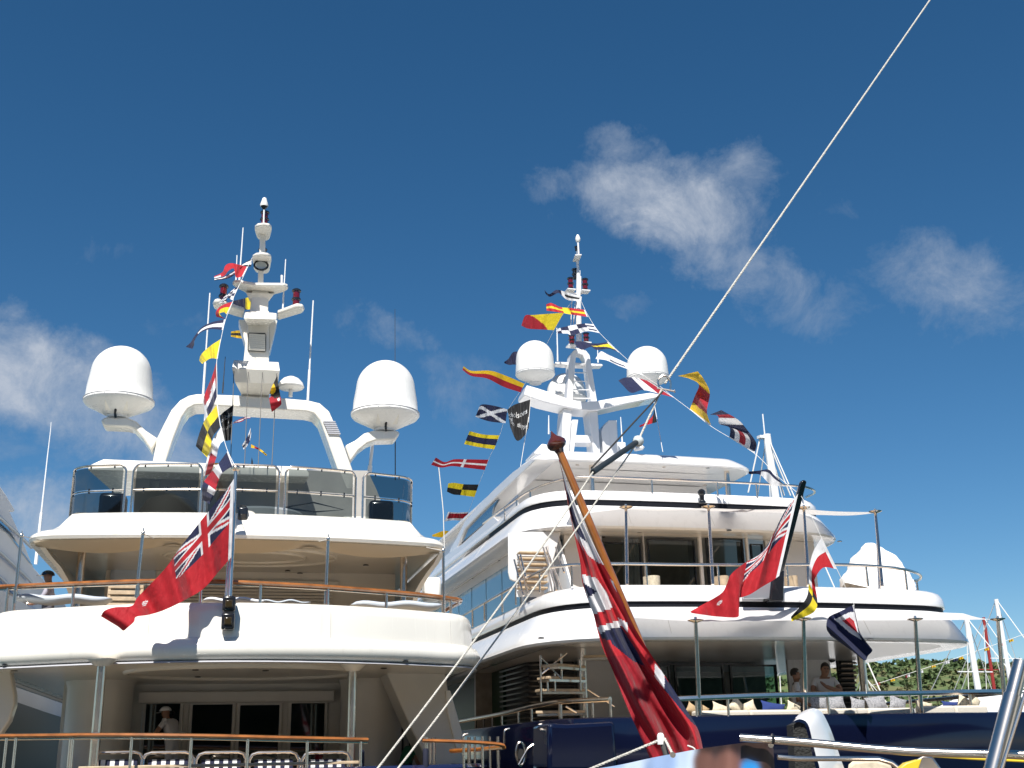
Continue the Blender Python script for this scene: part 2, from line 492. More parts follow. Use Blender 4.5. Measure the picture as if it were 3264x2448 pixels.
def plan(B, v0, k, r, vend, uc=0.0, n=14, m=7):
    """aft end of a deck seen from above: port side, corner, curved stern, corner, starboard side"""
    P = []
    ue = B - r; ve = v0 + k * ue * ue; vs = v0 + k * B * B + r
    P += [Vector((-B, vend + (vs - vend) * i / 6)) for i in range(6)]
    a, c, e = Vector((-B, vs)), Vector((-B, v0 + k * B * B * .92)), Vector((-ue, ve))
    c = Vector((-B, ve + (ue - B) * -2 * k * ue * .5))
    for i in range(m):
        t = i / m; P.append(a * (1 - t) ** 2 + c * 2 * t * (1 - t) + e * t * t)
    for i in range(n + 1):
        u = -ue + 2 * ue * i / n; P.append(Vector((u, v0 + k * u * u)))
    half = [Vector((-p.x, p.y)) for p in P[:6 + m]][::-1]
    P += half
    return [Vector((p.x + uc, p.y)) for p in P]


def inset(P, d):
    out = []
    for i, p in enumerate(P):
        t = (P[min(i + 1, len(P) - 1)] - P[max(i - 1, 0)]).normalized()
        n = Vector((-t.y, t.x))
        out.append(p + n * d)
    return out


def tier(P, prof, cap_first=False, cap_last=False):
    m = MB(); rows = [[(q.x, q.y, z) for q in inset(P, d)] for d, z in prof]
    m.quad_grid(rows)
    N = len(P)
    for flag, row in ((cap_first, 0), (cap_last, len(rows) - 1)):
        if flag:
            b = row * N
            for i in range(N // 2 - 1 + N % 2):
                q = (b + i, b + i + 1, b + N - 2 - i, b + N - 1 - i)
                if len(set(q)) == 4: m.f.append(q)
                elif len(set(q)) == 3: m.f.append(tuple(dict.fromkeys(q)))
    return m


SEAM = None


def seams(P, prof, idx, parent):
    for i in idx:
        pts = []
        for d, z in prof:
            q = inset(P, d - .0015)[i]; pts.append((q.x, q.y, z))
        MB().tube(pts, .0045, 5).build('panel_seam', MATS['seam_filler'], parent)


def rail_pts(P, d, z, i0=None, i1=None):
    return [(q.x, q.y, z) for q in inset(P, d)[i0:i1]]


def px(F, pts, **k): return [F.hit(x, y, **k) for x, y in pts]

# ------------------------------------------------------------------ setting
o = MB().quad_grid([[(-6000, -6000, 0), (6000, -6000, 0)], [(-6000, 9000, 0), (6000, 9000, 0)]]).build('water', WATER); tag(o, 'calm blue green harbour water', 'water', kind='structure')
o = MB().box((0, -12, 0.0), (120, 26, 1.9)).build('quay', CONCRETE, bevel=.03); tag(o, 'grey concrete quay where the photographer stands', 'quay', kind='structure')


def hill(name, x0, x1, y0, y1, hf, label, nx=60, ny=16):
    rows = []
    for j in range(ny + 1):
        t = j / ny; row = []
        for i in range(nx + 1):
            s = i / nx; x = x0 + (x1 - x0) * s; y = y0 + (y1 - y0) * t
            row.append((x, y, -1 + hf(s, t) * math.sin(math.pi * min(1, t * .62 + .02)) + random.uniform(-1, 1) * 1.2 * (0 < t)))
        rows.append(row)
    o = MB().quad_grid(rows).build(name, LEAF, angle=180); tag(o, label, 'hill', kind='structure')
    return rows


def hz(s, t): return 52 + 9 * math.sin(s * 5.1 + .6) + 4 * math.sin(s * 17) + 2.5 * math.sin(s * 41 + t * 3)


hrows = hill('hill', 60, 760, 560, 900, hz, 'scrub covered green hill across the harbour')
hill('hill', -900, 900, -700, -300, lambda s, t: 105 + 30 * math.sin(s * 9) + 10 * math.sin(s * 31), 'green hills behind the quay, seen only in reflections')
# scrub and small trees on the far hill (a mass that cannot be counted)
m = MB()
for i in range(5200):
    j = random.randrange(0, 12); k = random.randrange(0, 30)
    p = Vector(hrows[j][k]).lerp(Vector(hrows[j + 1][k + 1]), random.random()); p.x += random.uniform(-8, 8)
    s = random.uniform(.8, 2.1) * (1.6 if random.random() < .05 else 1)
    pts = []
    for q in range(9):
        d = Vector((random.gauss(0, 1), random.gauss(0, 1), random.gauss(0, .8))).normalized() * s * random.uniform(.7, 1.15)
        pts.append(p + d + Vector((0, 0, s * .6)))
    b = len(m.v); m.v += [tuple(x) for x in pts]
    for q in range(7): m.f.append((b + q, b + (q + 1) % 9, b + (q + 2) % 9)); m.f.append((b + q, b + (q + 3) % 9, b + (q + 5) % 9))
o = m.build('scrub', LEAF, angle=180); tag(o, 'dense green scrub and bushes covering the far hill', 'scrub', kind='stuff')

# ------------------------------------------------------------------ left motor yacht (cream)
_o = U(772, 1930, 20)
L = Frame(_o.x, _o.y, 13.3)
LY = empty('motor_yacht', (L.o.x, L.o.y, 0), L.th, 'cream motor yacht with tall radar mast, arch and two big radomes', 'yacht', 'motor yachts moored stern to the quay')

# hull and main deck
PH = plan(4.35, -1.1, .05, .9, 30)
tier(PH, [(0.9, -0.2), (0.25, .6), (0.1, 1.6), (0.0, 2.45), (.06, 2.50), (.14, 2.50), (.14, 2.2)], cap_last=True).build('hull', mat('navy_rail', (0.012, 0.016, 0.05), 0.15, coat=1), LY)
PU = plan(4.52, -0.62, .09, .95, 24)
bul = tier(PU, [(.42, 4.23), (.16, 4.20), (.08, 4.23), (.02, 4.30), (0, 4.38), (.02, 4.46), (.07, 4.53), (.15, 4.575), (.155, 4.64), (.17, 4.98), (.20, 5.09), (.26, 5.145), (.34, 5.165), (.52, 5.165), (.55, 5.13), (.55, 4.66)], cap_last=True).build('upper_deck_bulwark', CREAM, LY)
tier(PU, [(.10, 4.195), (.07, 4.17), (.16, 4.165), (.2, 4.2)]).build('lip_trim', GREYTRIM, bul)
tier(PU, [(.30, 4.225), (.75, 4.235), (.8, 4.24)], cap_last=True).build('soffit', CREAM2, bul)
seams(PU, [(.07, 4.53), (.15, 4.575), (.155, 4.64), (.17, 4.98), (.20, 5.09), (.26, 5.145)], (12, 17, 23, 28), bul)
# oval coffer rings in the main deck ceiling
m = MB()
for a, b_, r in ((2.15, 1.75, .055),):
    m.tube([(.1 + a * math.cos(t), 2.75 + b_ * math.sin(t), 4.235) for t in [2 * math.pi * i / 64 for i in range(64)]], r, 8, closed=True)
m.build('ceiling_coffer', CREAM2, bul)
for (x, y) in A3([(60, 385), (25, 360), (870, 342), (1085, 345), (835, 382), (845, 412), (1135, 385), (1140, 418), (1600, 345), (1640, 375), (1730, 345), (340, 430), (1600, 455), (130, 365)]):
    p = L.hit(x, y, z=4.235)
    if p.y < 5.5: MB().lathe([(.05, .012), (.062, 0), (.062, -.012), (.045, -.014), (.04, 0.006)], p, 14).build('downlight', BLACK, bul)

tier(PH, [(.16, 2.215), (.4, 2.217)], cap_last=True).build('main_deck', TEAK2, LY)
# house on the main deck
house = MB().box((.12, 6.9, 3.2), (4.9, 1.0, 2.2)).build('saloon_bulkhead', CREAM2, LY, bevel=.02)
ZD = 2.15
for (x0, x1, yt) in ((468, 576, 2232), (615, 742, 2243), (766, 891, 2245), (929, 1035, 2239)):
    a = L.hit(x0, yt, v=6.39); b_ = L.hit(x1, yt, v=6.39); zt = (a.z + b_.z) / 2; w = b_.x - a.x; cxm = (a.x + b_.x) / 2
    wf = MB().box((cxm, 6.37, (zt + ZD) / 2), (w + .16, .07, zt - ZD + .14)).build('door_frame', CREAM2, house, bevel=.03)
    MB().box((cxm, 6.325, (zt + ZD) / 2 - .02), (w, .03, zt - ZD)).build('door_glass', DARKGLASS, wf, bevel=.012)
a = L.hit(440, 2204, v=6.1); b_ = L.hit(1067, 2236, v=6.1)
MB().box(((a.x + b_.x) / 2, 6.25, (a.z + b_.z) / 2), (b_.x - a.x, .28, a.z - b_.z)).build('door_header', CREAM2, house, bevel=.03)
for (x0, x1) in ((205, 420), (1088, 1284)):
    a = L.hit(x0, 2250, v=5.2).x; b_ = L.hit(x1, 2250, v=5.2).x; r = (b_ - a) / 2
    MB().lathe([(r, 2.1), (r, 4.10), (r + .03, 4.18), (r + .05, 4.24)], ((a + b_) / 2, 5.2 + r * .3, 0), 40).build('round_pillar', CREAM2, LY)
for (x, yt) in ((325, 2122), (1124, 2138)):
    p = L.hit(x, yt, z=4.13)
    pl = MB().lathe([(.075, 2.1), (.075, 4.14)], (p.x, p.y, 0), 20).build('deck_pillar', STEEL, LY)
    MB().lathe([(.11, 4.12), (.17, 4.17), (.22, 4.215), (.23, 4.235)], (p.x, p.y, 0), 24).build('pillar_collar', CREAM2, pl)
# quarter wings that carry the overhang: slanting struts each side
for sgn, pts in ((-1, A3([(-60, 350), (40, 360), (62, 490), (62, 530), (40, 600), (-40, 720), (-120, 720), (-20, 560)])),
                 (1, A3([(1640, 370), (1905, 375), (1920, 540), (1945, 640), (1970, 725), (2000, 820), (1850, 820), (1760, 640)]))):
    m = MB().prism(px(L, pts, v=3.4 if sgn > 0 else 2.4), (0, 1.2 if sgn > 0 else .35, 0)); m.build('quarter_wing', CREAM2, LY, bevel=.03)
# outer edge strip of the starboard wing
MB().prism(px(L, A3([(1905, 470), (1925, 470), (1990, 700), (1975, 730), (1950, 720), (1912, 560)]), v=3.3), (0, .12, 0)).build('wing_edge', CREAM, LY, bevel=.02)
# side walls of main deck forward of the aft cockpit
for sgn in (-1, 1):
    MB().box((sgn * 3.55, 9.5, 3.2), (.12, 6.0, 2.1)).build('side_house_wall', CREAM2, LY)
# side door with life ring, right hand passage
a = L.hit(1290, 2250, v=6.3); b_ = L.hit(1372, 2250, v=6.3)
d = MB().box(((a.x + b_.x) / 2, 6.42, 3.05), (b_.x - a.x, .1, 2.0)).build('side_door', CREAM2, LY, bevel=.03)
MB().box(((a.x + b_.x) / 2, 6.35, 3.2), ((b_.x - a.x) * .62, .05, .9)).build('door_window', DARKGLASS, d, bevel=.02)
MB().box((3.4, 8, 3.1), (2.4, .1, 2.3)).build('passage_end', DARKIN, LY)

# main deck rail (teak cap), broken by the gangway gap
capz = []
def deck_rail(name, xs, ys, F, v_of_u, parent, r=(.055, .032), stan=None, zf=2.5, matr=TEAK):
    pts = []
    for x, y in zip(xs, ys):
        v = v_of_u(0)
        for _ in range(6):
            h = F.hit(x, y, v=v); v = v_of_u(h.x)
        pts.append(F.hit(x, y, v=v))
    P = catmull(pts, 40)
    m = MB(); rows = []
    prof = [(-r[0], -.3 * r[1]), (-r[0] * .8, r[1] * .7), (0, r[1]), (r[0] * .8, r[1] * .7), (r[0], -.3 * r[1]), (r[0] * .6, -r[1]), (-r[0] * .6, -r[1])]
    for i, p in enumerate(P):
        t = (P[min(i + 1, 40)] - P[max(i - 1, 0)]); t.z = 0; t.normalize(); n = Vector((-t.y, t.x, 0))
        rows.append([p + n * a + Vector((0, 0, b)) for a, b in prof + prof[:1]])
    m.quad_grid(rows); m.f.append(tuple(range(7))); m.f.append(tuple(range(len(m.v) - 8, len(m.v) - 1)))
    rl = m.build(name, matr, parent, angle=50)
    return rl, P


vm = lambda u: -1.0 + .05 * u * u
MR, Pm = deck_rail('main_deck_rail', (-60, 150, 300, 500, 700, 900, 1000, 1172), (2346, 2344, 2342, 2343, 2346, 2351, 2353, 2357), L, vm, LY)
MB().tube([p + Vector((0, 0, -.045)) for p in Pm], .022, 8).build('rail_tube', STEEL, MR)
for x in (20, 50, 225, 232, 420, 610, 790, 980, 1150):
    h = L.hit(x, 2360, v=vm(L.hit(x, 2360, v=-.9).x)); z1 = min(Pm, key=lambda p: abs(p.x - h.x)).z
    MB().lathe([(.024, 2.3), (.024, z1 - .03)], (h.x, vm(h.x), 0), 10).build('stanchion', STEEL, MR)
MR2, Pm2 = deck_rail('main_deck_rail', (1346, 1420, 1500, 1560, 1590, 1606), (2360, 2362, 2365, 2369, 2372, 2376), L, lambda u: -.55 + .07 * (u - 3.6) ** 2 * (u > 3.6), LY)
m = MB().tube([Pm2[-1] + Vector((0, 0, -.03)), Pm2[-1] + Vector((-.25, 1.1, -.05)), Pm2[-1] + Vector((-.55, 2.0, -.06))], .04, 8).build('return_rail', TEAK, MR2)
for i, x in enumerate((1358, 1372, 1384, 1478, 1495, 1514, 1538, 1562, 1588)):
    h = L.hit(x, 2400, v=-.5 + (.5 if i % 3 else 0)); z1 = 2.94
    MB().lathe([(.022 if i % 4 else .032, 2.3), (.022 if i % 4 else .032, z1)], (h.x, h.y, 0), 10).build('stanchion', STEEL, MR2)
for x in (1152, 1357):
    h = L.hit(x, 2420, v=-.55)
    MB().lathe([(.045, 2.45), (.05, 2.5), (.05, 2.72), (.04, 2.76)], (h.x, h.y, 0), 12).build('rope_binding', mat('navy_whipping', (.01, .012, .03), .8), MR2)

# upper deck rail
vu = lambda u: -.22 + .088 * u * u
UR, Pu = deck_rail('upper_deck_rail', (-60, 150, 300, 500, 700, 900, 1044, 1268, 1380, 1455), (1872, 1863, 1857, 1851, 1853, 1862, 1870, 1888, 1899, 1910), L, vu, LY, r=(.06, .036))
MB().tube([Pu[-1], Pu[-1] + Vector((.10, .12, -.005)), Pu[-1] + Vector((.13, .35, -.01)), Pu[-1] + Vector((.05, 1.6, -.02))], .042, 8).build('return_rail', TEAK, UR)
MB().tube([p + Vector((0, 0, -.05)) for p in Pu], .02, 8).build('rail_tube', STEEL, UR)
for x in (20, 44, 233, 440, 640, 830, 1045, 1232, 1414, 1440):
    h = L.hit(x, 1890, v=vu(L.hit(x, 1890, v=0).x)); z1 = min(Pu, key=lambda p: abs(p.x - h.x)).z
    MB().lathe([(.026, 5.1), (.026, z1 - .03)], (h.x, vu(h.x), 0), 10).build('stanchion', STEEL, UR)
# awning poles
tops = [(69, 1708), (456, 1700), (1046, 1719), (1413, 1756)]; bots = [(46, 1925), (434, 1905), (1037, 1925), (1415, 1960)]
POLE = []
for t, b_ in zip(tops, bots):
    v = vu(L.hit(*b_, v=0).x) + .02
    a = L.hit(*t, v=v); c = L.hit(*b_, v=v); POLE.append(a)
    q = MB().tube([c, a], .026, 10).build('awning_pole', STEEL, LY)
    MB().lathe([(.03, -.03), (.035, 0), (.03, .03), (.012, .05), (.01, .09)], a, 10).build('pole_cap', STEEL, q)

# sun deck
PS = plan(4.08, 2.05, .035, .75, 22)
sun = tier(PS, [(.7, 6.72), (.12, 6.66), (.03, 6.68), (0, 6.74), (.02, 6.80), (.10, 6.86), (.2, 6.89), (.36, 6.93), (.50, 7.02), (.62, 7.16), (.72, 7.28), (.84, 7.33), (1.0, 7.34), (1.5, 7.34)], cap_last=True).build('sun_deck_coaming', CREAM, LY)
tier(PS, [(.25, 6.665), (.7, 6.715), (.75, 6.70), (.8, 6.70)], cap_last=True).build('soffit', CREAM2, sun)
m = MB()
for a, b_, r in ((1.75, 1.15, .04), (1.1, .7, .035)):
    m.tube([(.15 + a * math.cos(t), 4.3 + b_ * math.sin(t), 6.69) for t in [2 * math.pi * i / 56 for i in range(56)]], r, 8, closed=True)
m.build('ceiling_coffer', CREAM2, sun)
for (x, y) in B2([(1430, 940), (1375, 1035), (755, 1112), (640, 1090)]) + B1([(1110, 920), (680, 905)]):
    MB().lathe([(.05, .01), (.065, 0), (.065, -.012), (.04, -.012)], L.hit(x, y, z=6.69), 12).build('downlight', BLACK, sun)
tier(PU, [(.57, 4.668), (.8, 4.67)], cap_last=True).build('upper_deck', TEAK2, LY)
# canvas valance stretched under the lip to the poles
rows = []
for i in range(61):
    s = i / 60; u = -3.9 + 7.8 * s
    sc = abs(math.sin(math.pi * (s * 3 + .02)))
    v0 = 2.05 + .035 * u * u + .06
    rows.append([(u, v0, 6.655), (u, v0 + .35, 6.63 - .03 * sc), (u, v0 + .85 * (.25 + .75 * sc), 6.60 - .06 * sc)])
MB().quad_grid(rows).build('awning_valance', CANVAS2, LY, angle=180)
for a in POLE:
    MB().tube([a, (a.x * .985, 2.15 + .035 * a.x * a.x, 6.67)], .008, 6).build('awning_stay', LINE, LY)
# flared side screens of the upper deck saloon
for sgn, pts in ((-1, B1([(345, 835), (400, 930), (470, 1030), (560, 1130), (640, 1270), (690, 1400), (720, 1480), (1000, 1480), (900, 1200), (700, 1000), (520, 880)])),
                 (1, B2([(2110, 925), (2060, 1020), (1990, 1110), (1930, 1200), (1880, 1290), (1850, 1400), (1835, 1480), (1560, 1480), (1640, 1250), (1800, 1050), (1900, 930)]))):
    front = px(L, pts, v=3.0); n = len(pts)
    m = MB(); k = 7
    outer = [L.hit(x, y, v=2.85 + .9 * i / (k - 1)) for i, (x, y) in enumerate(pts[:k])]
    back = [Vector((p.x * 1.0 - sgn * .12, 12, p.z)) for p in outer]
    m.quad_grid([outer, back])
    m.quad_grid([[p + Vector((-sgn * .10, .0, 0)) for p in outer], [p + Vector((-sgn * .10, 0, 0)) for p in back]])
    m.quad_grid([outer, [p + Vector((-sgn * .10, .0, 0)) for p in outer]])
    m.build('saloon_side_screen', CREAM2, LY)
sal = MB().box((.25, 6.55, 5.65), (6.4, .2, 2.1)).build('upper_saloon_bulkhead', CREAM2, LY)
MB().box((.35, 6.4, 6.42), (3.6, .14, .18)).build('shutter_housing', CREAM2, sal, bevel=.02)
for i in range(7):
    MB().box((.35, 6.39, 6.28 - i * .07), (3.3, .05, .05)).build('shutter_slat', CREAM2, sal)
for (x0, x1) in ((-1.3, -.35), (-.25, .7), (.8, 1.75)):
    MB().box(((x0 + x1) / 2, 6.42, 5.2), (x1 - x0, .05, 1.1)).build('saloon_door_glass', DARKGLASS, sal, bevel=.01)
a = L.hit(357, 1830, v=6.4); b_ = L.hit(492, 1836, v=6.4)
MB().lathe([(.01, -.02), ((b_.x - a.x) / 2, -.02), ((b_.x - a.x) / 2 * 1.08, 0), ((b_.x - a.x) / 2 * 1.08, .05)], ((a.x + b_.x) / 2, 6.43, (a.z + b_.z) / 2), 28, axis=(0, -1, 0)).build('side_port', mat('bright_port', (.35, .42, .5), .05, spec=1, coat=1), sal)
for x in (258, 1287):
    h = L.hit(x, 1800, v=3.6)
    MB().lathe([(.075, 4.66), (.075, 6.7)], (h.x, 3.6, 0), 16).build('side_pillar', STEEL, LY)

# glass wind screen round the sun deck
PG = plan(3.52, 3.14, .058, .55, 6.2, n=40, m=12)
G = MB().tube([(q.x, q.y, 7.36) for q in PG[6:-6]], .012, 6).build('wind_screen', STEEL, LY)
LENG = [0]
for i in range(1, len(PG)): LENG.append(LENG[-1] + (PG[i] - PG[i - 1]).length)


def on_plan(P, LE, s):
    for i in range(1, len(P)):
        if LE[i] >= s: return P[i - 1].lerp(P[i], (s - LE[i - 1]) / max(1e-9, LE[i] - LE[i - 1]))
    return P[-1]


def s_at_px(x, y, z):
    best = None
    for i in range(2000):
        s = LENG[-1] * i / 1999; q = on_plan(PG, LENG, s); w = L.hit(x, y, z=z)
        d = (q - Vector((w.x, w.y))).length + 0 * s
        ang = abs(math.atan2(q.x, q.y + 20.5) - math.atan2(w.x, w.y + 20.5))
        if best is None or d < best[0]: best = (d, s)
    return best[1]


edges = [((238, 1505), (412, 1487)), ((432, 1484), (648, 1482)), ((662, 1483), (890, 1490)), ((908, 1494), (1122, 1512)), ((1140, 1517), (1306, 1543))]
for (pa, pb) in edges:
    s0, s1 = s_at_px(*pa, 8.38), s_at_px(*pb, 8.38)
    if s1 < s0: s0, s1 = s1, s0
    pts = [on_plan(PG, LENG, s0 + (s1 - s0) * i / 12) for i in range(13)]
    z0, z1 = 7.34, 8.385; rc = .13
    path = [(pts[0].x, pts[0].y, z0), (pts[0].x, pts[0].y, z1 - rc)]
    for k, t in ((0, .3), (1, .75)):
        q = pts[0].lerp(pts[1], t * .9); path.append((q.x, q.y, z1 - rc * (1 - t) ** 1.6 * .9))
    path += [(q.x, q.y, z1) for q in pts[1:-1]]
    for t in (.75, .3):
        q = pts[-1].lerp(pts[-2], t * .9); path.append((q.x, q.y, z1 - rc * (1 - t) ** 1.6 * .9))
    path += [(pts[-1].x, pts[-1].y, z1 - rc), (pts[-1].x, pts[-1].y, z0)]
    fr = MB().tube(path, .024, 10).build('screen_frame', STEEL, G)
    zm = 7.86
    MB().tube([(q.x, q.y, zm) for q in pts], .016, 8).build('mid_rail', STEEL, G)
    inn = inset(pts, .02) if False else pts
    m = MB(); rows = []
    for (za, zb) in ((7.38, zm - .03), (zm + .03, z1 - .045)):
        e = pts[0].lerp(pts[1], .5), pts[-1].lerp(pts[-2], .5)
        pp = [e[0]] + pts[1:-1] + [e[1]]
        m2 = MB().quad_grid([[(q.x, q.y + .01, za) for q in pp], [(q.x, q.y + .01, zb) for q in pp]])
        g_ = m2.build('glass_pane', SMOKE, G, angle=180)
    for t in (2, 6, 10):
        q = pts[t]
        for zz in (z1 - .04, zm + .03, zm - .03): MB().box((q.x, q.y, zz), (.03, .035, .04)).build('glass_clip', BLACK, G)

# structures on the sun deck behind the screen
a = L.hit(283, 1488, v=7.0); b_ = L.hit(985, 1510, v=7.0); c = L.hit(330, 1466, v=7.0)
hard = MB().hull([(a.x, 6.9, a.z), (b_.x, 6.9, a.z), (c.x, 7.0, c.z + .02), (b_.x - .1, 7.0, c.z), (a.x, 6.9, a.z - .10), (b_.x, 6.9, a.z - .10), (a.x + .4, 9.6, c.z), (b_.x - .2, 9.6, c.z), (a.x + .4, 9.6, a.z - .1), (b_.x - .2, 9.6, a.z - .1)]).build('hardtop', CREAM, LY, bevel=.02)
MB().prism(px(L, [(425, 1492), (1172, 1500), (1200, 1560), (1238, 1660), (425, 1660)], v=7.6), (0, .15, 0)).build('bar_back_wall', mat('grey_liner', (.42, .40, .37), .5, var=.1), hard)
MB().box((2.6, 7.2, 7.75), (.7, .5, .8)).build('locker', CREAM2, hard, bevel=.04)
MB().box((-.9, 7.35, 7.85), (1.3, .3, .5)).build('bar_counter', DARKIN, hard, bevel=.03)
MB().tube([L.hit(x, y, v=6.6) for x, y in ((905, 1618), (1000, 1602), (1095, 1625), (1000, 1632), (905, 1618))], .02, 6).build('parasol_frame', BLACK, hard)
MB().lathe([(.95, 7.34), (1.0, 7.8), (.93, 7.86), (.6, 7.84)], (.3, 5.6, 0), 32).build('hot_tub', mat('tub_grey', (.3, .32, .33), .4), LY)
MB().lathe([(.7, 7.34), (.7, 7.9), (.5, 8.25), (.2, 8.37), (.02, 8.4)], (-1.7, 6.3, 0), 28).build('round_seat_back', mat('dark_wicker', (.05, .045, .04), .8), LY)
for x in (-2.8, 2.95):
    b0 = MB().box((x, 5.3, 7.75), (.55, .5, .8)).build('equipment_case', BLACK, LY, bevel=.08)

# arch, domes and mast
ARF = A1([(500, 1760), (522, 1640), (555, 1465), (600, 1375), (640, 1300), (690, 1245), (740, 1218), (790, 1208), (1000, 1215), (1240, 1228), (1440, 1245), (1510, 1262), (1565, 1310), (1640, 1480), (1705, 1660), (1745, 1770),
          (1665, 1770), (1612, 1640), (1540, 1440), (1510, 1360), (1475, 1322), (1430, 1310), (1200, 1297), (1000, 1284), (820, 1272), (775, 1274), (735, 1295), (700, 1345), (650, 1470), (605, 1600), (570, 1760)])
arch = MB().prism(px(L, ARF, v=7.6), (0, .85, 0)).build('radar_arch', CREAM, LY, bevel=.03)
for k, (x, yt, yb) in enumerate([(1578, 1368, 1445)]):
    for i in range(7):
        p = L.hit(*A1([(x + i * 5 - 12, 1372 + i * 11.5)])[0], v=7.57)
        MB().box(p, (.30, .04, .035)).build('vent_slat', GREYTRIM, arch)


def dome(F, x, ytop, yrim, wrim, v, parent, panel=True, tp=.86):
    c = F.hit(x, yrim, v=v); a = F.hit(x - wrim / 2, yrim, v=v); r = (c - a).length
    top = F.hit(x, ytop, v=v).z - .065 * r
    H = top - c.z; rs = r * tp; hc = H - rs; k1 = (1 + tp) / 2
    prof = [(r * .30, -.42 * r), (r * .36, -.40 * r), (r * .94, -.10 * r), (r * .98, -.05 * r), (r * 1.0, -.02 * r), (r * .99, .03 * r), (r * (k1 + .02), .08 * r), (r * k1, hc * .5), (r * (tp + .012), hc * .95)]
    for i in range(1, 15):
        t = math.pi / 2 * i / 14; prof.append((max(.004, rs * math.cos(t)), hc + rs * math.sin(t)))
    d = MB().lathe(prof, c, 48).build('radome', RADOME, parent, angle=40)
    MB().lathe([(r * .985, .035 * r), (r * 1.004, .04 * r), (r * 1.004, .05 * r), (r * .97, .055 * r)], c, 48).build('radome_seam', GREYTRIM, d)
    for k_ in range(20):
        a_ = 2 * math.pi * k_ / 20; MB().box(c + Vector((math.cos(a_) * r * .99, math.sin(a_) * r * .99, -.005)), (.02, .02, .02)).build('rim_bolt', GREYTRIM, d)
    m = MB().lathe([(r * .30, -.5 * r), (r * .30, -.40 * r)], c, 20)
    m.build('radome_pedestal', RADOME, d)
    if panel:
        q = Vector((0, -.56 * r, -.265 * r))
        MB().box(c + q, (.62 * r, .42 * r, .012), Matrix.Rotation(-.5, 3, 'X')).build('radome_hatch', CREAM, d, bevel=.008)
    return c, r


for pts, dx in ((A1([(222, 1362), (245, 1343), (380, 1345), (435, 1370), (485, 1420), (560, 1470), (522, 1545), (470, 1470), (420, 1415), (380, 1404), (240, 1398)]), 0), (A1([(1982, 1440), (1970, 1424), (1830, 1420), (1770, 1440), (1720, 1480), (1660, 1510), (1690, 1608), (1740, 1540), (1790, 1500), (1840, 1482), (1955, 1478)]), 0)):
    arm = MB().prism(px(L, pts, v=7.8), (0, .5, 0)).build('radome_arm', CREAM, arch, bevel=.05)
for (x, yt, yr, w) in ((379, 1100, 1282, 231), (1228, 1146, 1324, 219)):
    c, r = dome(L, x, yt, yr, w, 8.05, arch)
    h = MB().tube([c + Vector((-.02, -r * .45, -r * .33)), c + Vector((-.03, -r * .42, -r * .45)), c + Vector((-.01, -r * .36, -r * .58))], .03, 8).build('cable_gland', BLACK, arch)
# small mushroom antenna on the arch
p = L.hit(*A1([(1338, 1225)])[0], v=8.0)
MB().lathe([(.05, 0), (.05, .17), (.03, .19), (.30, .22), (.335, .26), (.30, .36), (.2, .47), (.08, .53), (.01, .54)], p, 24).build('satellite_antenna', RADOME, arch)

mast = MB().prism(px(L, A1([(1046, 1225), (1062, 1015), (1085, 800), (1095, 720), (1212, 720), (1210, 800), (1212, 1020), (1216, 1225)]), v=7.7), (0, .9, 0)).build('radar_mast', CREAM, LY, bevel=.02)


def at1(pts, v): return px(L, A1(pts), v=v)


MB().hull(at1([(1005, 1010), (1268, 1022)], 7.25) + at1([(995, 1058), (1275, 1072)], 6.95) + at1([(1012, 1140), (1264, 1148)], 7.1) + at1([(1050, 1212), (1214, 1218)], 7.65) + at1([(1060, 1015), (1215, 1022), (1060, 1180), (1210, 1180)], 8.7)).build('radar_platform', CREAM, mast)
MB().hull(at1([(1072, 722), (1258, 735)], 7.35) + at1([(1062, 765), (1258, 771)], 7.1) + at1([(1085, 806), (1209, 808)], 7.66) + at1([(1095, 725), (1212, 728), (1095, 780), (1210, 780)], 8.5)).build('radar_platform', CREAM, mast, bevel=.02)
for pts in ([(1033, 772), (1070, 772), (1092, 800), (1078, 915), (1072, 912)], [(1262, 775), (1225, 775), (1209, 800), (1213, 955), (1222, 945)]):
    MB().prism(at1(pts, 7.9), (0, .5, 0)).build('mast_fin', CREAM, mast, bevel=.02)
m = MB()
fr = L.hit(*A1([(1141, 904)])[0], v=7.66)
gr = MB().prism(at1([(1094, 848), (1188, 850), (1195, 858), (1194, 955), (1188, 961), (1092, 955), (1086, 948), (1089, 856)], 7.66), (0, .03, 0)).build('louvre_panel', DKGREY, mast)
for i in range(8):
    a = L.hit(*A1([(1093, 862 + i * 12)])[0], v=7.63); b_ = L.hit(*A1([(1190, 864 + i * 12)])[0], v=7.63)
    MB().box((a + b_) / 2, (b_.x - a.x, .05, .06), Matrix.Rotation(.5, 3, 'X')).build('louvre_slat', CREAM, gr)
zw = L.hit(*A1([(1000, 715)])[0], v=7.6).z
for pts in ([(880, 692), (890, 676), (915, 672), (960, 690), (1068, 727), (1062, 768), (960, 738), (890, 712)], [(1420, 722), (1412, 706), (1372, 700), (1262, 740), (1258, 782), (1340, 757), (1408, 737)]):
    P = px(L, A1(pts), z=zw); P = [Vector((p.x, min(max(p.y, 7.0), 8.6), p.z)) for p in P]
    MB().prism(P, (0, 0, .13)).build('mast_wing', CREAM, mast, bevel=.05, seg=3)
MB().prism(at1([(1098, 728), (1113, 600), (1210, 605), (1206, 728)], 7.8), (0, .55, 0)).build('mast_trunk', CREAM, mast, bevel=.02)
z3 = L.hit(*A1([(1160, 600)])[0], v=7.8).z


def zplate(pts, vmid, ref, th, name, clampv):
    z = L.hit(*A1([ref])[0], v=vmid).z
    P = px(L, A1(pts), z=z); P = [Vector((p.x, min(max(p.y, clampv[0]), clampv[1]), p.z)) for p in P]
    return MB().prism(P, (0, 0, th)).build(name, CREAM, mast, bevel=.035, seg=3)


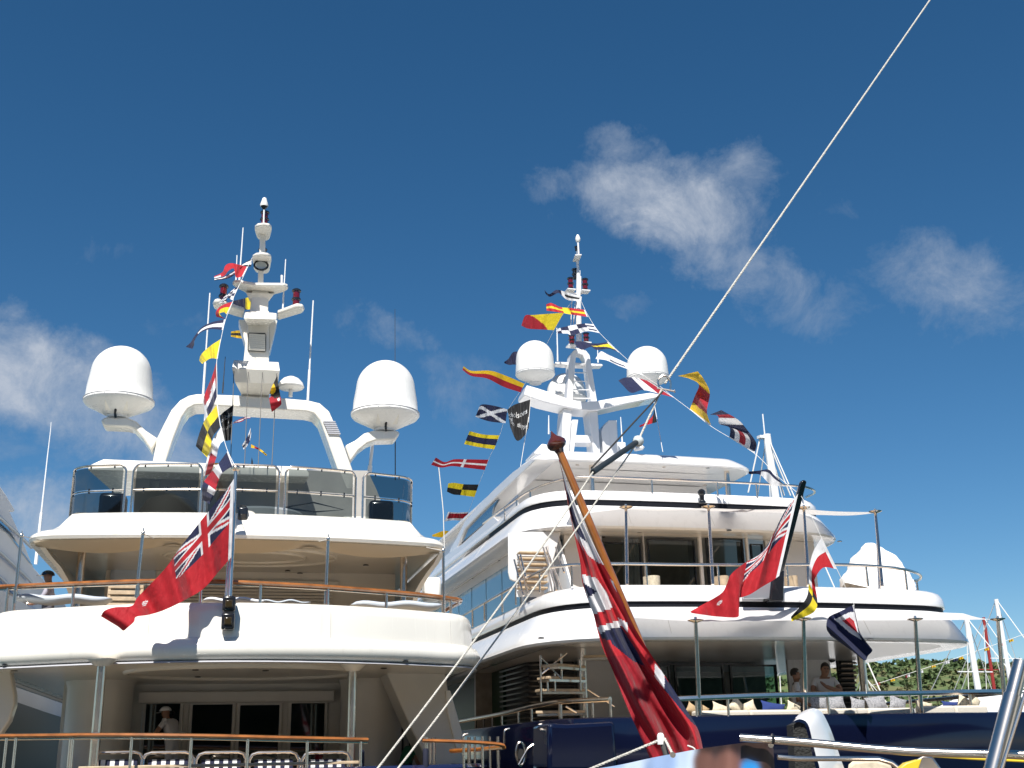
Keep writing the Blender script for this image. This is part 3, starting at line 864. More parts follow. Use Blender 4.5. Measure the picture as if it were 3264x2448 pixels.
zplate([(995, 568), (1005, 558), (1030, 557), (1080, 566), (1130, 574), (1300, 575), (1322, 583), (1325, 595), (1305, 610), (1240, 628), (1215, 660), (1105, 655), (1085, 622), (1010, 583)], 8.0, (1160, 620), .10, 'mast_crosstree', (7.2, 9.2))
m = MB().hull(at1([(1075, 612), (1245, 618)], 7.75) + at1([(1100, 665), (1208, 668)], 7.85) + at1([(1075, 612), (1245, 618)], 8.4) + at1([(1100, 665), (1208, 668)], 8.3)).build('crosstree_bracket', CREAM, mast, bevel=.02)
MB().prism(at1([(1145, 580), (1149, 470), (1181, 470), (1179, 580)], 8.0), (0, .22, 0)).build('mast_pole', CREAM, mast, bevel=.02)
MB().prism(at1([(1154, 400), (1158, 260), (1192, 260), (1190, 400)], 8.0), (0, .22, 0)).build('mast_pole', CREAM, mast, bevel=.02)
zplate([(1112, 420), (1116, 406), (1135, 396), (1170, 392), (1206, 397), (1224, 408), (1227, 425), (1217, 485), (1208, 500), (1190, 505), (1150, 503), (1132, 494), (1122, 478)], 8.0, (1170, 455), .09, 'mast_pod', (7.2, 9.0))
zplate([(1127, 250), (1128, 234), (1143, 222), (1180, 218), (1214, 223), (1227, 236), (1228, 250), (1218, 295), (1208, 308), (1190, 312), (1160, 310), (1145, 300), (1138, 288)], 8.0, (1178, 268), .09, 'mast_pod', (7.2, 9.0))
# floodlight under the lower pod
p = L.hit(*A1([(1165, 452)])[0], v=7.72)
fl = MB().tube([p + Vector((.17 * math.cos(t) * (1.0), 0, .13 * math.sin(t))) for t in [2 * math.pi * i / 24 for i in range(24)]], .028, 8, closed=True).build('floodlight', BLACK, mast)
MB().lathe([(.01, 0), (.13, 0), (.13, .05)], p, 20, axis=(0, 1, 0)).build('floodlight_glass', mat('lamp_glass', (.45, .5, .5), .1, coat=1), fl)
MB().box(p + Vector((0, .1, .22)), (.13, .08, .13)).build('floodlight_bracket', BLACK, fl)


def navlight(F, x, ytop, ybot, v, parent, tiers=2, r=.105, lens=REDLENS):
    a = F.hit(x, ybot, v=v); h = F.hit(x, ytop, v=v).z - a.z
    k = r
    prof = [(k * .8, 0), (k, .02)]
    b0 = MB().lathe([(k * .8, 0), (k * .85, h * .05)], a, 16).build('signal_lamp', BLACK, parent)
    for i in range(tiers):
        z0 = h * (.05 + .92 * i / tiers); hh = h * .92 / tiers
        MB().lathe([(k * .86, z0), (k * .82, z0 + hh * .35), (k * .86, z0 + hh * .72)], a, 20).build('lamp_lens', lens, b0)
        MB().lathe([(k * .9, z0 + hh * .72), (k * 1.12, z0 + hh * .76), (k * 1.12, z0 + hh * .92), (k * .95, z0 + hh)] + ([(k * .6, z0 + hh * 1.1), (k * .1, z0 + hh * 1.12)] if i == tiers - 1 else []), a, 20).build('lamp_cap', BLACK, b0)


navlight(L, *A1([(940, 565)])[0], A1([(940, 690)])[0][1], 7.7, mast)
navlight(L, *A1([(1370, 593)])[0], A1([(1370, 702)])[0][1], 7.6, mast)
navlight(L, *A1([(1184, 135)])[0], A1([(1184, 222)])[0][1], 7.9, mast)
navlight(L, *A1([(1174, 355)])[0], A1([(1174, 395)])[0][1], 8.35, mast, tiers=1)


def whip(F, p0, p1, v, r0, r1, m_, parent, name='whip_antenna'):
    a, b_ = F.hit(*p0, v=v), F.hit(*p1, v=v)
    return MB().tube([a, a.lerp(b_, .3), a.lerp(b_, .302), b_], [r0, r0, r0 * .7, r1], 8).build(name, m_, parent)


q1 = A1
for (p0, p1, v, r0, r1, m_) in (((825, 1210), (865, 616), 8.0, .03, .018, ALU), ((1440, 1245), (1472, 660), 8.0, .032, .018, ALU), ((1036, 565), (1060, 232), 8.0, .028, .014, ALU), ((1017, 562), (1024, 394), 8.0, .02, .014, ALU),
                                ((1293, 712), (1310, 418), 7.7, .022, .014, ALU), ((939, 1205), (955, 990), 8.2, .016, .008, WIRE), ((1286, 585), (1288, 512), 8.0, .04, .035, ALU)):
    whip(L, *A1([p0, p1]), v, r0, r1, m_, mast)
whip(L, (1260, 1530), (1259, 985), 9.5, .014, .006, WIRE, LY)
whip(L, (1177, 1512), (1187, 1420), 9.5, .06, .045, ALU, LY, 'antenna_tube')
q_ = L.hit(840, 720, v=7.75); MB().tube([q_, L.hit(842, 662, v=7.75)], .022, 10).build('masthead_pole', ALU, mast); MB().lathe([(.03, -.12), (.09, -.04), (.095, -.03), (.09, -.02)], L.hit(842, 655, v=7.75), 14).build('masthead_collar', BLACK, mast)
p = L.hit(842, 655, v=7.75)
MB().lathe([(.10, -.03), (.11, .01), (.075, .12), (.055, .2), (.02, .23)], p, 16).build('masthead_cone', RADOME, mast)
for a, b_ in (((1090, 1072), (1068, 1640)), ((1173, 1075), (1148, 1640)), ((1257, 1080), (1228, 1640)), ((1006, 1066), (985, 1640))):
    A, B_ = A1([a, b_]); MB().tube([L.hit(*A, v=7.0), L.hit(*B_, v=6.0)], .009, 6).build('mast_halyard', WIRE, mast)

# fittings on the stern: floodlight stack under the ensign staff, and a lamp on the coaming
p = L.hit(730, 1925, v=-.62)
lamp = MB().box(p + Vector((0, .03, 0)), (.21, .24, .25)).build('stern_floodlight', BLACK, LY, bevel=.03)
MB().box(p + Vector((0, .03, -.29)), (.21, .24, .27)).build('lamp_body', BLACK, lamp, bevel=.03)
MB().box(p + Vector((0, -.10, -.29)), (.13, .04, .13)).build('lamp_lens', mat('amber_lens', (.035, .025, .012), .1, coat=.6), lamp, bevel=.02)
MB().box(p + Vector((0, -.10, -.01)), (.13, .04, .13)).build('lamp_lens', MATS['amber_lens'], lamp, bevel=.02)
MB().lathe([(.02, 0), (.17, 0), (.2, .05), (.2, .28)], L.hit(748, 1965, v=-.40), 20, axis=(0, 1, 0)).build('lamp_boss', CREAM, lamp)
p = L.hit(774, 1640, v=2.75)
lamp2 = MB().box(p, (.19, .2, .26)).build('deck_searchlight', BLACK, LY, bevel=.03)
MB().box(p + Vector((0, -.1, -.06)), (.12, .03, .1)).build('lamp_lens', MATS['amber_lens'], lamp2, bevel=.01)
MB().tube([p + Vector((-.07, 0, .1)), p + Vector((-.05, 0, .17)), p + Vector((.05, 0, .17)), p + Vector((.07, 0, .1))], .015, 6).build('lamp_handle', BLACK, lamp2)
MB().lathe([(.02, 0), (.15, 0), (.18, .08), (.2, .3)], p + Vector((.12, .05, -.07)), 20, axis=(0, 1, 0)).build('lamp_boss', CREAM, lamp2)
# stainless ensign staff
a, b_ = L.hit(732, 1912, v=-.55), L.hit(752, 1492, v=-.35)
st = MB().tube([a, a.lerp(b_, .55), b_], [.042, .036, .026], 14).build('ensign_staff', STEEL, LY)
MB().lathe([(.03, -.06), (.07, -.03), (.075, .0), (.06, .03), (.02, .045)], b_, 16).build('staff_truck', STEEL, st)
MB().tube([a + Vector((-.06, .05, 0)), a.lerp(b_, .28) + Vector((-.045, .03, 0))], .03, 12).build('staff_support', STEEL, st)

# wing station (white pod) on the starboard side forward
MB().box(L.hit(1375, 1880, v=7), (.4, .5, .55)).build('wing_station_cover', RADOME, LY, bevel=.08)

# ------------------------------------------------------------------ right motor yacht (white, navy hull)
_o = U(2480, 1800, 23)
R = Frame(_o.x, _o.y, 15)
RY = empty('motor_yacht', (R.o.x, R.o.y, 0), R.th, 'large white motor yacht with navy hull and black striped decks', 'yacht', 'motor yachts moored stern to the quay')


def zr(x, y, v): return R.hit(x, y, v=v).z


# deck heights
z2b, z2s1, z2s0, z2f = zr(2300, 1866, .15), zr(2300, 1917, 0), zr(2300, 1936, 0), zr(2300, 2036, -.35)
z3b, z3s1, z3s0, z3f = zr(2100, 1566, 4.0), zr(2100, 1599, 3.95), zr(2100, 1618, 3.95), zr(2100, 1686, 3.6)
z4t, z4f = zr(2100, 1440, 6.6), zr(2100, 1480, 6.5)
zmr, zmb = zr(2480, 2216, -.7), zr(2480, 2278, -.7)
# navy hull
PHR = plan(5.35, -1.0, .022, 1.3, 32, uc=.55)
hullR = tier(PHR, [(1.4, -.2), (.5, .7), (.12, 1.7), (.02, 2.4), (0, zmb - .12), (.03, zmb - .02), (.08, zmb), (.2, zmb), (.22, zmb - .05), (.22, zmb - .55)], cap_last=True).build('hull', NAVY, RY)
tier(PHR, [(.24, zmb - .50), (.5, zmb - .498)], cap_last=True).build('main_deck', TEAK2, RY)
# port quarter locker block and fairleads
pts = C4([(1330, 1075), (1560, 1090), (2196, 1055), (2240, 1700), (1330, 1700)])
MB().prism(px(R, pts, v=-1.05), (0, 1.0, 0)).build('quarter_locker', NAVY, RY, bevel=.07, seg=3)
for (x, y) in C4([(975, 1475), (1205, 1475)]):
    c = R.hit(x, y, v=.6)
    fl = MB().tube([c + Vector((.085 * math.cos(t), 0, .20 * math.sin(t))) for t in [2 * math.pi * i / 24 for i in range(24)]], .024, 8, closed=True).build('fairlead', STEEL, RY)
    MB().lathe([(.005, 0), (.09, 0), (.09, .05)], c + Vector((0, .03, 0)), 16, axis=(0, 1, 0)).build('fairlead_mouth', RUBBER, fl)
for pts in ([(830, 1150), (790, 1160), (765, 1190), (760, 1340)], [(1250, 1090), (1215, 1100), (1195, 1150), (1190, 1300), (1130, 1365), (1075, 1400), (1000, 1530), (950, 1620)], [(290, 1215), (240, 1230), (220, 1270), (215, 1400)]):
    MB().tube(catmull(px(R, C4(pts), v=.45), 16), .022, 8).build('bow_pipe', STEEL, RY)
# main deck aft: quarter sides, cap rail
P1 = plan(4.5, -.85, .03, 1.3, 16)
pr = [R.hit(x, y, v=v) for x, y, v in ((1380, 2320, 14.0), (1454, 2302, 10.5), (1600, 2275, 5.2), (1700, 2252, 2.8), (1790, 2237, 1.5), (1945, 2229, .3))]
mrl = MB().tube(catmull(pr, 30), .05, 12).build('main_deck_rail', STEEL, RY)
for x, y, v in ((1490, 2330, 8.2), (1522, 2322, 7.0), (1558, 2316, 6.0), (1598, 2310, 5.0), (1645, 2302, 3.8), (1697, 2295, 2.8), (1782, 2280, 1.5), (1918, 2270, .45), (1860, 2275, .8)):
    c = R.hit(x, y, v=v); top = min(catmull(pr, 30), key=lambda q: (q.xy - c.xy).length)
    MB().tube([(top.x, top.y, top.z), (top.x, top.y, top.z - .55)], .025 if x != 1782 else .04, 8).build('stanchion', STEEL, mrl)
vmr = lambda u: -.82 + .03 * u * u * (1 if abs(u) < 3.4 else 1.6)
MRR, PmR = deck_rail('aft_deck_rail', (2150, 2230, 2480, 2800, 3000, 3200), (2228, 2224, 2215, 2210, 2207, 2204), R, vmr, RY, r=(.048, .048), matr=STEEL)
MB().tube([PmR[-1], PmR[-1] + Vector((.35, .35, 0)), PmR[-1] + Vector((.5, 1.2, 0)), PmR[-1] + Vector((.4, 5, -.02))], .045, 10).build('return_rail', STEEL, MRR)
for x in (2228, 2332, 2630, 2905, 3150):
    h = R.hit(x, 2250, v=-.8); t = min(PmR, key=lambda q: abs(q.x - h.x))
    MB().tube([(t.x, t.y, zmb - .1), t], .026, 8).build('stanchion', STEEL, MRR)

# upper deck (deck 2)
P2 = plan(4.55, -.12, .022, 1.7, 26)
fas2 = tier(P2, [(.35, z2f + .0), (-.2, z2f - .03), (-.30, z2f - .015), (-.34, z2f + .03), (-.32, z2f + .10), (-.02, z2s0 - .06), (.04, z2s0), (.16, z2s0 + .004)]).build('upper_deck_fascia', WHITE, RY)
tier(P2, [(.09, z2s0 - .002), (.09, z2s1 + .002)]).build('black_stripe', STRIPE, fas2)
bul2 = tier(P2, [(.16, z2s1), (.05, z2s1), (.04, z2s1 + .04), (.06, z2b - .14), (.12, z2b - .05), (.22, z2b), (.4, z2b), (.42, z2b - .03), (.42, z2s0 - .05)], cap_last=True).build('upper_deck_bulwark', WHITE, RY)
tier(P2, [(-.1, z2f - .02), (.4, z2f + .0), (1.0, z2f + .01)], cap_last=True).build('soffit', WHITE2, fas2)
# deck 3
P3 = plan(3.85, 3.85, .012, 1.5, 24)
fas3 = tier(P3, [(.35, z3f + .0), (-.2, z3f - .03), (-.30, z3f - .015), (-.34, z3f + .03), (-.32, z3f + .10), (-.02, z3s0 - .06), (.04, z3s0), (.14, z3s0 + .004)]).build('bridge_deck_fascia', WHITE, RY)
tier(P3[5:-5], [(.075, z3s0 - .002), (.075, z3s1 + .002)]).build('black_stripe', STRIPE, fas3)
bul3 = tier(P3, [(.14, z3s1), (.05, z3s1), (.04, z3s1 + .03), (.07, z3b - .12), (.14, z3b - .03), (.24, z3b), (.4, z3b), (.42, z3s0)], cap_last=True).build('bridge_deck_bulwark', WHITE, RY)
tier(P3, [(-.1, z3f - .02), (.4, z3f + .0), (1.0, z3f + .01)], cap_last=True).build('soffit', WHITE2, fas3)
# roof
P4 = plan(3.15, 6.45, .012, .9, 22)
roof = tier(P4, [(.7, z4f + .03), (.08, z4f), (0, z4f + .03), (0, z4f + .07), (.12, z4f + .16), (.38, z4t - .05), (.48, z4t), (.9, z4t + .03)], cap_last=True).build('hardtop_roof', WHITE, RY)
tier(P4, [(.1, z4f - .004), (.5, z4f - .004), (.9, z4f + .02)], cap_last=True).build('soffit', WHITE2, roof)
for (x, y) in A5([(1195, 290), (1505, 295), (1805, 305), (2095, 435), (2115, 312)]):
    MB().lathe([(.045, .01), (.055, 0), (.055, -.01), (.03, -.01)], R.hit(x, y, z=z4f), 12).build('downlight', STEEL, roof)
for (x, y) in A5([(1635, 765), (1375, 798), (1380, 745), (980, 805), (885, 805), (755, 885), (650, 965), (465, 1090), (395, 1145), (1215, 745)]) + A6([(258, 706), (462, 735), (990, 780)]):
    p = R.hit(x, y, z=z3f)
    MB().lathe([(.045, .01), (.06, 0), (.06, -.012), (.03, -.01)], p, 12).build('downlight', BLACK, fas3)
for (x, y) in C2([(1130, 180), (880, 155)]) + A7([(830, 405)]):
    MB().lathe([(.045, .01), (.06, 0), (.06, -.012), (.03, -.01)], R.hit(x, y, z=z2f), 12).build('downlight', BLACK, fas2)
# raised coaming below the hardtop roof (between the bridge deck rail and roof)
MB().hull([Vector((u, v, z)) for u, v, z in ((-3.0, 8.6, z3b - .2), (2.7, 8.6, z3b - .2), (-2.9, 8.8, z4f), (2.6, 8.8, z4f), (-3, 20, z3b - .2), (2.7, 20, z3b - .2), (-2.9, 20, z4f), (2.6, 20, z4f))]).build('bridge_house', WHITE2, RY)
for x in (1886, 2316):
    p = R.hit(x, 1500, v=6.9); MB().lathe([(.07, z3s0), (.07, z4f)], (p.x, 6.9, 0), 14).build('roof_pillar', STEEL, RY)


def tube_rail(name, F, pts_px, vs, r, parent, stans, zdrop, rs=.022, mid=None):
    P = [F.hit(x, y, v=v) for (x, y), v in zip(pts_px, vs)]
    C = catmull(P, 60); o = MB().tube(C, r, 10).build(name, STEEL, parent)
    for x in stans:
        t = min(C, key=lambda q: abs(proj(F, q)[0] - x))
        MB().tube([t, (t.x, t.y, t.z - zdrop)], rs, 8).build('stanchion', STEEL, o)
    return o


def proj(F, p):
    w = F.W(p) - EYE
    d = w.y * math.cos(PITCH) + w.z * math.sin(PITCH); h = -w.y * math.sin(PITCH) + w.z * math.cos(PITCH)
    X, Y = FPX * w.x / d, -FPX * h / d; c, s = math.cos(ROLL), math.sin(ROLL)
    return CX + X * c + Y * s, CY + Y * c - X * s


tube_rail('upper_deck_rail', R, [(1420, 2000), (1463, 1969), (1600, 1890), (1720, 1822), (1780, 1805), (1850, 1799), (1975, 1797), (2200, 1800), (2480, 1800), (2700, 1800), (2850, 1810), (2915, 1824), (2935, 1836), (2925, 1850), (2870, 1858)],
          [12.0, 9.5, 4.3, 1.7, .95, .6, .35, .22, .15, .2, .35, .8, 1.5, 2.4, 3.2], .03, RY, (1474, 1508, 1548, 1595, 1648, 1712, 1800, 1898, 2060, 2299, 2532, 2740, 2890, 2918), .42)
tube_rail('bridge_deck_rail', R, [(1540, 1668), (1600, 1625), (1680, 1570), (1750, 1540), (1810, 1525), (1897, 1520), (2100, 1528), (2300, 1536), (2480, 1545), (2560, 1551), (2592, 1561), (2595, 1572), (2570, 1584)],
          [8.5, 6.8, 5.6, 4.7, 4.35, 4.1, 3.95, 3.95, 4.0, 4.05, 4.3, 4.9, 5.7], .028, RY, (1605, 1650, 1688, 1882, 2087, 2283, 2410, 2560), .32)

# awnings: canvas stretched from the stripe to posts
def awning(name, top_px, zt, post_px, vpost, bot_y, parent, zin, vin, uspan, label=None):
    tops = [R.hit(x, y, v=v) for (x, y), v in zip(post_px, vpost)]
    us = [t.x for t in tops]
    rows = []
    N = 48
    for i in range(N + 1):
        u = us[0] + (us[-1] - us[0]) * i / N
        k = max(j for j in range(len(us) - 1) if u >= us[j] - 1e-6); f = (u - us[k]) / (us[k + 1] - us[k])
        e = tops[k].lerp(tops[k + 1], f); sag = math.sin(math.pi * f)
        e = Vector((u, e.y + .22 * sag, e.z + .02 * sag))
        ui = uspan[0] + (uspan[1] - uspan[0]) * i / N
        a = Vector((ui, vin(ui), zin))
        row = []
        for j in range(9):
            t = j / 8; q = e.lerp(a, t); q.z -= .05 * math.sin(math.pi * t) * (1 - .5 * abs(f - .5)); row.append(q)
        rows.append(row)
    return MB().quad_grid(rows).build(name, CANVAS, parent, angle=180), tops


v2 = lambda u: -.10 + .022 * u * u + .02
v3 = lambda u: 3.87 + .012 * u * u + .02
aw2, T2 = awning('canvas_awning', None, None, [(1915, 1960), (2217, 1981), (2561, 1977), (2917, 1977), (3185, 1974)], [-.5, -1.0, -1.15, -1.0, -.75], None, RY, z2s0 - .02, v2, (-3.4, 4.3))
aw3, T3 = awning('canvas_awning', None, None, [(1800, 1640), (1995, 1620), (2255, 1619), (2562, 1622), (2808, 1632)], [3.6, 2.4, 2.2, 2.3, 2.2], None, RY, z3s0 - .02, v3, (-2.9, 3.6))


def awn_post(top_px, bot_px, v, vb, r=.035):
    a, b_ = R.hit(*top_px, v=v), R.hit(*bot_px, v=vb)
    p = MB().tube([b_, a.lerp(b_, .6), a], [r, r, r * .85], 14).build('awning_post', STEEL, RY)
    MB().lathe([(.02, -.05), (.14, -.012), (.15, 0), (.14, .008), (.03, .012), (.025, .06)], a, 20).build('post_plate', STEEL, p)
    return p


for t, b_, v, vb in (((2217, 1977), (2230, 2290), -1.0, -.6), ((2561, 1972), (2568, 2285), -1.15, -.6), ((2917, 1973), (2937, 2275), -1.0, -.6), ((3180, 1973), (3205, 2260), -.75, -.5)):
    awn_post(t, b_, v, vb, .042)
for t, b_, v, vb in (((1995, 1616), (1999, 1868), 2.4, .3), ((2258, 1615), (2272, 1866), 2.2, .25), ((2562, 1618), (2577, 1868), 2.3, .25), ((2790, 1630), (2812, 1872), 2.2, .35)):
    awn_post(t, b_, v, vb, .036)
# stern light on the bridge deck bulwark
p = R.hit(2238, 1600, v=3.75)
lt = MB().lathe([(.07, 0), (.085, .02), (.085, .07), (.055, .09), (.06, .2), (.085, .23), (.09, .3), (.06, .34), (.02, .36)], p + Vector((0, 0, -.05)), 16).build('stern_light', BLACK, RY)
p = R.hit(2088, 2026, v=-.02)
MB().lathe([(.02, 0), (.06, .01), (.085, .05), (.085, .09)], p, 16, axis=(0, 1, 0)).build('flush_light', STEEL, fas2)

tier(P2, [(.44, z2s0 - .04), (.8, z2s0 - .038)], cap_last=True).build('upper_deck', TEAK2, RY)
# aft bulkhead of the upper deck: curved glazing
BROWN = mat('saloon_joinery', (.30, .25, .20), .4, var=.3, vscale=4)
wl2 = MB().box((-.3, 8.4, (z2s0 + z3f) / 2), (6.2, .12, z3f - z2s0 - .02)).build('upper_saloon_wall', BROWN, RY)
zh = R.hit(2150, 1712, v=4.5).z
hd2 = MB().box((-.45, 4.62, (zh + z3f) / 2), (6.9, .2, z3f - zh)).build('window_header', WHITE2, wl2, bevel=.02)
for x0, x1 in ((1800, 1921), (2444, 2600)):
    a, b_ = R.hit(x0, 1800, v=4.62).x, R.hit(x1, 1800, v=4.62).x
    MB().box(((a + b_) / 2, 4.66, (z2s0 + z3f) / 2), (b_ - a, .12, z3f - z2s0 - .01)).build('saloon_wall_panel', WHITE2, wl2, bevel=.01)
CURT = mat('grey_curtain', (.45, .47, .48), .9)
for k_, (x0, x1) in enumerate(((1985, 2040), (2196, 2216), (2256, 2275), (2352, 2374))):
    a, b_ = R.hit(x0, 1800, v=4.85).x, R.hit(x1, 1800, v=4.85).x; rows = []
    for q_ in range(13):
        t_ = q_ / 12; rows.append([(a + (b_ - a) * t_, 4.85 + .03 * math.sin(q_ * 2.1), z2s0), (a + (b_ - a) * t_, 4.85 + .03 * math.sin(q_ * 2.1), zh)])
    MB().quad_grid(rows).build('curtain', CURT, wl2)
MB().box((-1.0, 6.4, z2s0 + .38), (1.6, .8, .06)).build('saloon_table', BROWN, wl2, bevel=.02)
MB().tube([(-2.2 + .45 * math.cos(t), 5.6 + .3 * math.sin(t), z2s0 + .75) for t in [math.pi * i / 10 for i in range(11)]], .08, 8).build('saloon_chair', CURT, wl2)


def pane(x0, x1, y0, y1, vfun, material, frame_mat, parent, F=R, fw=.06, off=.0, ring=False):
    a, b_ = F.hit(x0, y0, v=vfun), F.hit(x1, y1, v=vfun)
    c = ((a.x + b_.x) / 2, vfun - off, (a.z + b_.z) / 2); d = (abs(b_.x - a.x), .05, abs(a.z - b_.z))
    if ring:
        m_ = MB()
        for sx in (-1, 1): m_.box((c[0] + sx * (d[0] + fw) / 2, c[1], c[2]), (fw, .08, d[2] + 2 * fw))
        for sz in (-1, 1): m_.box((c[0], c[1] + .001, c[2] + sz * (d[2] + fw) / 2), (d[0], .078, fw))
        f = m_.build('window_frame', frame_mat, parent)
        MB().quad_grid([[(c[0] - d[0] / 2, c[1], c[2] - d[2] / 2), (c[0] + d[0] / 2, c[1], c[2] - d[2] / 2)], [(c[0] - d[0] / 2, c[1], c[2] + d[2] / 2), (c[0] + d[0] / 2, c[1], c[2] + d[2] / 2)]]).build('window_pane', material, f)
        return
    f = MB().box((c[0], c[1] + .02, c[2]), (d[0] + 2 * fw, .06, d[2] + 2 * fw)).build('window_frame', frame_mat, parent, bevel=.01)
    MB().box((c[0], c[1] - .02, c[2]), d).build('window_pane', material, f, bevel=.008)


for x0, x1, y0 in ((1925, 2046, 1732), (2066, 2220, 1721), (2252, 2377, 1719), (2394, 2440, 1738)):
    pane(x0, x1, y0, 1905, 4.5, CLEARGLASS, BLACK, wl2, fw=.03, ring=True)
for x0, x1 in ((2049, 2062), (2224, 2248), (2381, 2391)):
    a, b_ = R.hit(x0, 1700, v=4.45), R.hit(x1, 1905, v=4.45)
    MB().box(((a.x + b_.x) / 2, 4.47, (a.z + b_.z) / 2), (b_.x - a.x, .1, abs(a.z - b_.z))).build('door_post', WHITE2, wl2, bevel=.01)
# aft bulkhead of the main deck
wl1 = MB().box((-.2, 8.6, 3.4), (8.0, .15, 3.0)).build('main_saloon_wall', BROWN, RY)
zh = R.hit(2300, 2118, v=5.1).z
MB().box((-.35, 5.16, (zh + z2f) / 2), (4.4, .12, z2f - zh)).build('window_header', BLACK, wl1)
for x_, w_, h_ in ((-1.2, 1.2, .5), (.6, .9, .7), (-.2, .5, 1.0)):
    MB().box((x_, 6.8, 2.65 + h_ / 2), (w_, .7, h_)).build('saloon_furniture', CURT if w_ > 1 else BROWN, wl1, bevel=.06)
MB().lathe([(.1, 0), (.16, .02), (.25, .3), (.02, .32)], (-.7, 6.5, 3.6), 14).build('table_lamp', CURT, wl1)
for x0, x1 in ((1990, 2140), (2154, 2314), (2330, 2485)):
    pane(x0, x1, 2125, 2330, 5.08, TEALCLEAR, BLACK, wl1, fw=.045, ring=True)
a, b_ = R.hit(2508, 2090, v=4.6), R.hit(2668, 2330, v=4.6)
pn = MB().box(((a.x + b_.x) / 2, 4.65, (a.z + b_.z) / 2), (b_.x - a.x, .1, a.z - b_.z)).build('saloon_side_panel', WHITE, wl1, bevel=.01)
MB().lathe([(.02, 0), (.1, 0), (.12, .03), (.12, .06)], R.hit(2653, 2095, v=4.57), 20, axis=(0, 1, 0)).build('speaker', BLACK, wl1)
a, b_ = R.hit(2670, 2080, v=4.7), R.hit(2736, 2240, v=4.7)
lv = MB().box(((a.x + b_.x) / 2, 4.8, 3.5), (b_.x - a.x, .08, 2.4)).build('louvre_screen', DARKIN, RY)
for i in range(11):
    p = R.hit(2703, 2082 + i * 15.5, v=4.7)
    MB().box((p.x, 4.7, p.z), (b_.x - a.x, .10, .035), Matrix.Rotation(.4, 3, 'X')).build('louvre_slat', SLATE, lv)
a = R.hit(2745, 2100, v=3.2); MB().lathe([(.09, 2.4), (.09, z2f)], (a.x, 3.2, 0), 14).build('deck_pillar', STEEL, RY)

# port side of the main deck: louvred bay, glass and white panel
a = R.hit(1700, 2120, v=5.2)
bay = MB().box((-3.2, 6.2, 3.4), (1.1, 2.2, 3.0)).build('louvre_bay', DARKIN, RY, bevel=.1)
for i in range(13):
    z = R.hit(1700, 2118 + i * 17, v=4.95).z
    path = catmull([(-3.85, 7.4, z), (-3.85, 6.2, z), (-3.78, 5.2, z), (-3.55, 5.0, z), (-2.65, 4.98, z)], 18)
    MB().tube(path, .022, 6).build('louvre_slat', SLATE, bay)
wlp = MB().box((-1.85, 5.05, 3.4), (1.5, .12, 3.0)).build('white_bulkhead', WHITE2, RY)
MB().box((-3.74, 11.4, 3.45), (.08, 8.0, 2.4)).build('side_glass', mat('glass_hill_reflection_tint', (.02, .055, .03), .45, spec=.3), RY)  # reflection of the green hills put into the glass as its base colour
# side house of the upper deck with blue glass, seen raking along the port side
MB().box((-3.5, 12.6, (z2b + z3f) / 2), (.1, 13, z3f - z2b + .5)).build('side_house_wall', WHITE2, RY)
for i in range(7):
    MB().box((-3.56, 7.2 + i * 1.75, (z2b + z3f) / 2 - .05), (.05, 1.68, 1.35)).build('side_window', mat('blue_side_glass', (.20, .32, .38), .06, spec=1, coat=.6), RY, bevel=.01)
MB().lathe([(.5, z2s0), (.5, z3f)], (-3.15, 5.6, 0), 24).build('dark_round_bay', mat('dark_bay', (.012, .02, .04), .12, coat=1), RY)
# bridge deck side superstructure: sloping screen with dark windows that climbs from the side up to the roof
side = MB().hull([Vector(p) for p in ((-3.78, 7.5, z3b - .1), (-3.78, 24, z3b - .1), (-3.70, 22, z4f + .2), (-3.25, 8.0, z4f + .1), (-3.25, 24, z4f + .3), (-3.3, 7.5, z3b - .1), (-3.2, 24, z3b - .1))])
pts = A5([(300, 905), (345, 880), (400, 745), (500, 640), (640, 500), (780, 370), (905, 250), (870, 250), (740, 340), (600, 470), (470, 610), (400, 690), (340, 810), (290, 895)])
MB().prism([R.hit(x, y, u=-3.72) for x, y in pts], (.5, 0, 0)).build('side_coaming', WHITE, RY, bevel=.02)
pts = A5([(340, 870), (390, 830), (500, 735), (590, 655), (600, 600), (635, 535), (560, 590), (450, 680), (400, 750)])
MB().prism([R.hit(x, y, u=-3.66) for x, y in pts], (.05, 0, 0)).build('side_window', mat('dark_blue_side_glass', (.05, .09, .13), .05, spec=1, coat=.8), RY)
pts = A5([(280, 930), (345, 870), (600, 655), (760, 560), (830, 620), (480, 940), (250, 1000), (150, 1100), (100, 1200), (150, 1310), (60, 1310), (60, 1150), (180, 1000)])
MB().prism([R.hit(x, y, u=-3.75) for x, y in A5([(60, 1310), (90, 1180), (150, 1080), (230, 960), (300, 900), (380, 850), (600, 655), (640, 690), (400, 930), (300, 1100), (160, 1305)])], (.4, 0, 0)).build('forward_side_panel', WHITE, RY, bevel=.02)

seams(P2, [(-.32, z2f + .10), (-.02, z2s0 - .06), (.04, z2s0)], (9, 14, 24), fas2); seams(P2, [(.04, z2s1 + .04), (.06, z2b - .14), (.12, z2b - .05), (.22, z2b)], (8, 12, 16, 20, 25), bul2); seams(P3, [(.04, z3s1 + .03), (.07, z3b - .12), (.14, z3b - .03)], (9, 14, 20, 24), bul3); seams(P3, [(-.32, z3f + .10), (-.02, z3s0 - .06), (.04, z3s0)], (5, 10, 15, 21), fas3)
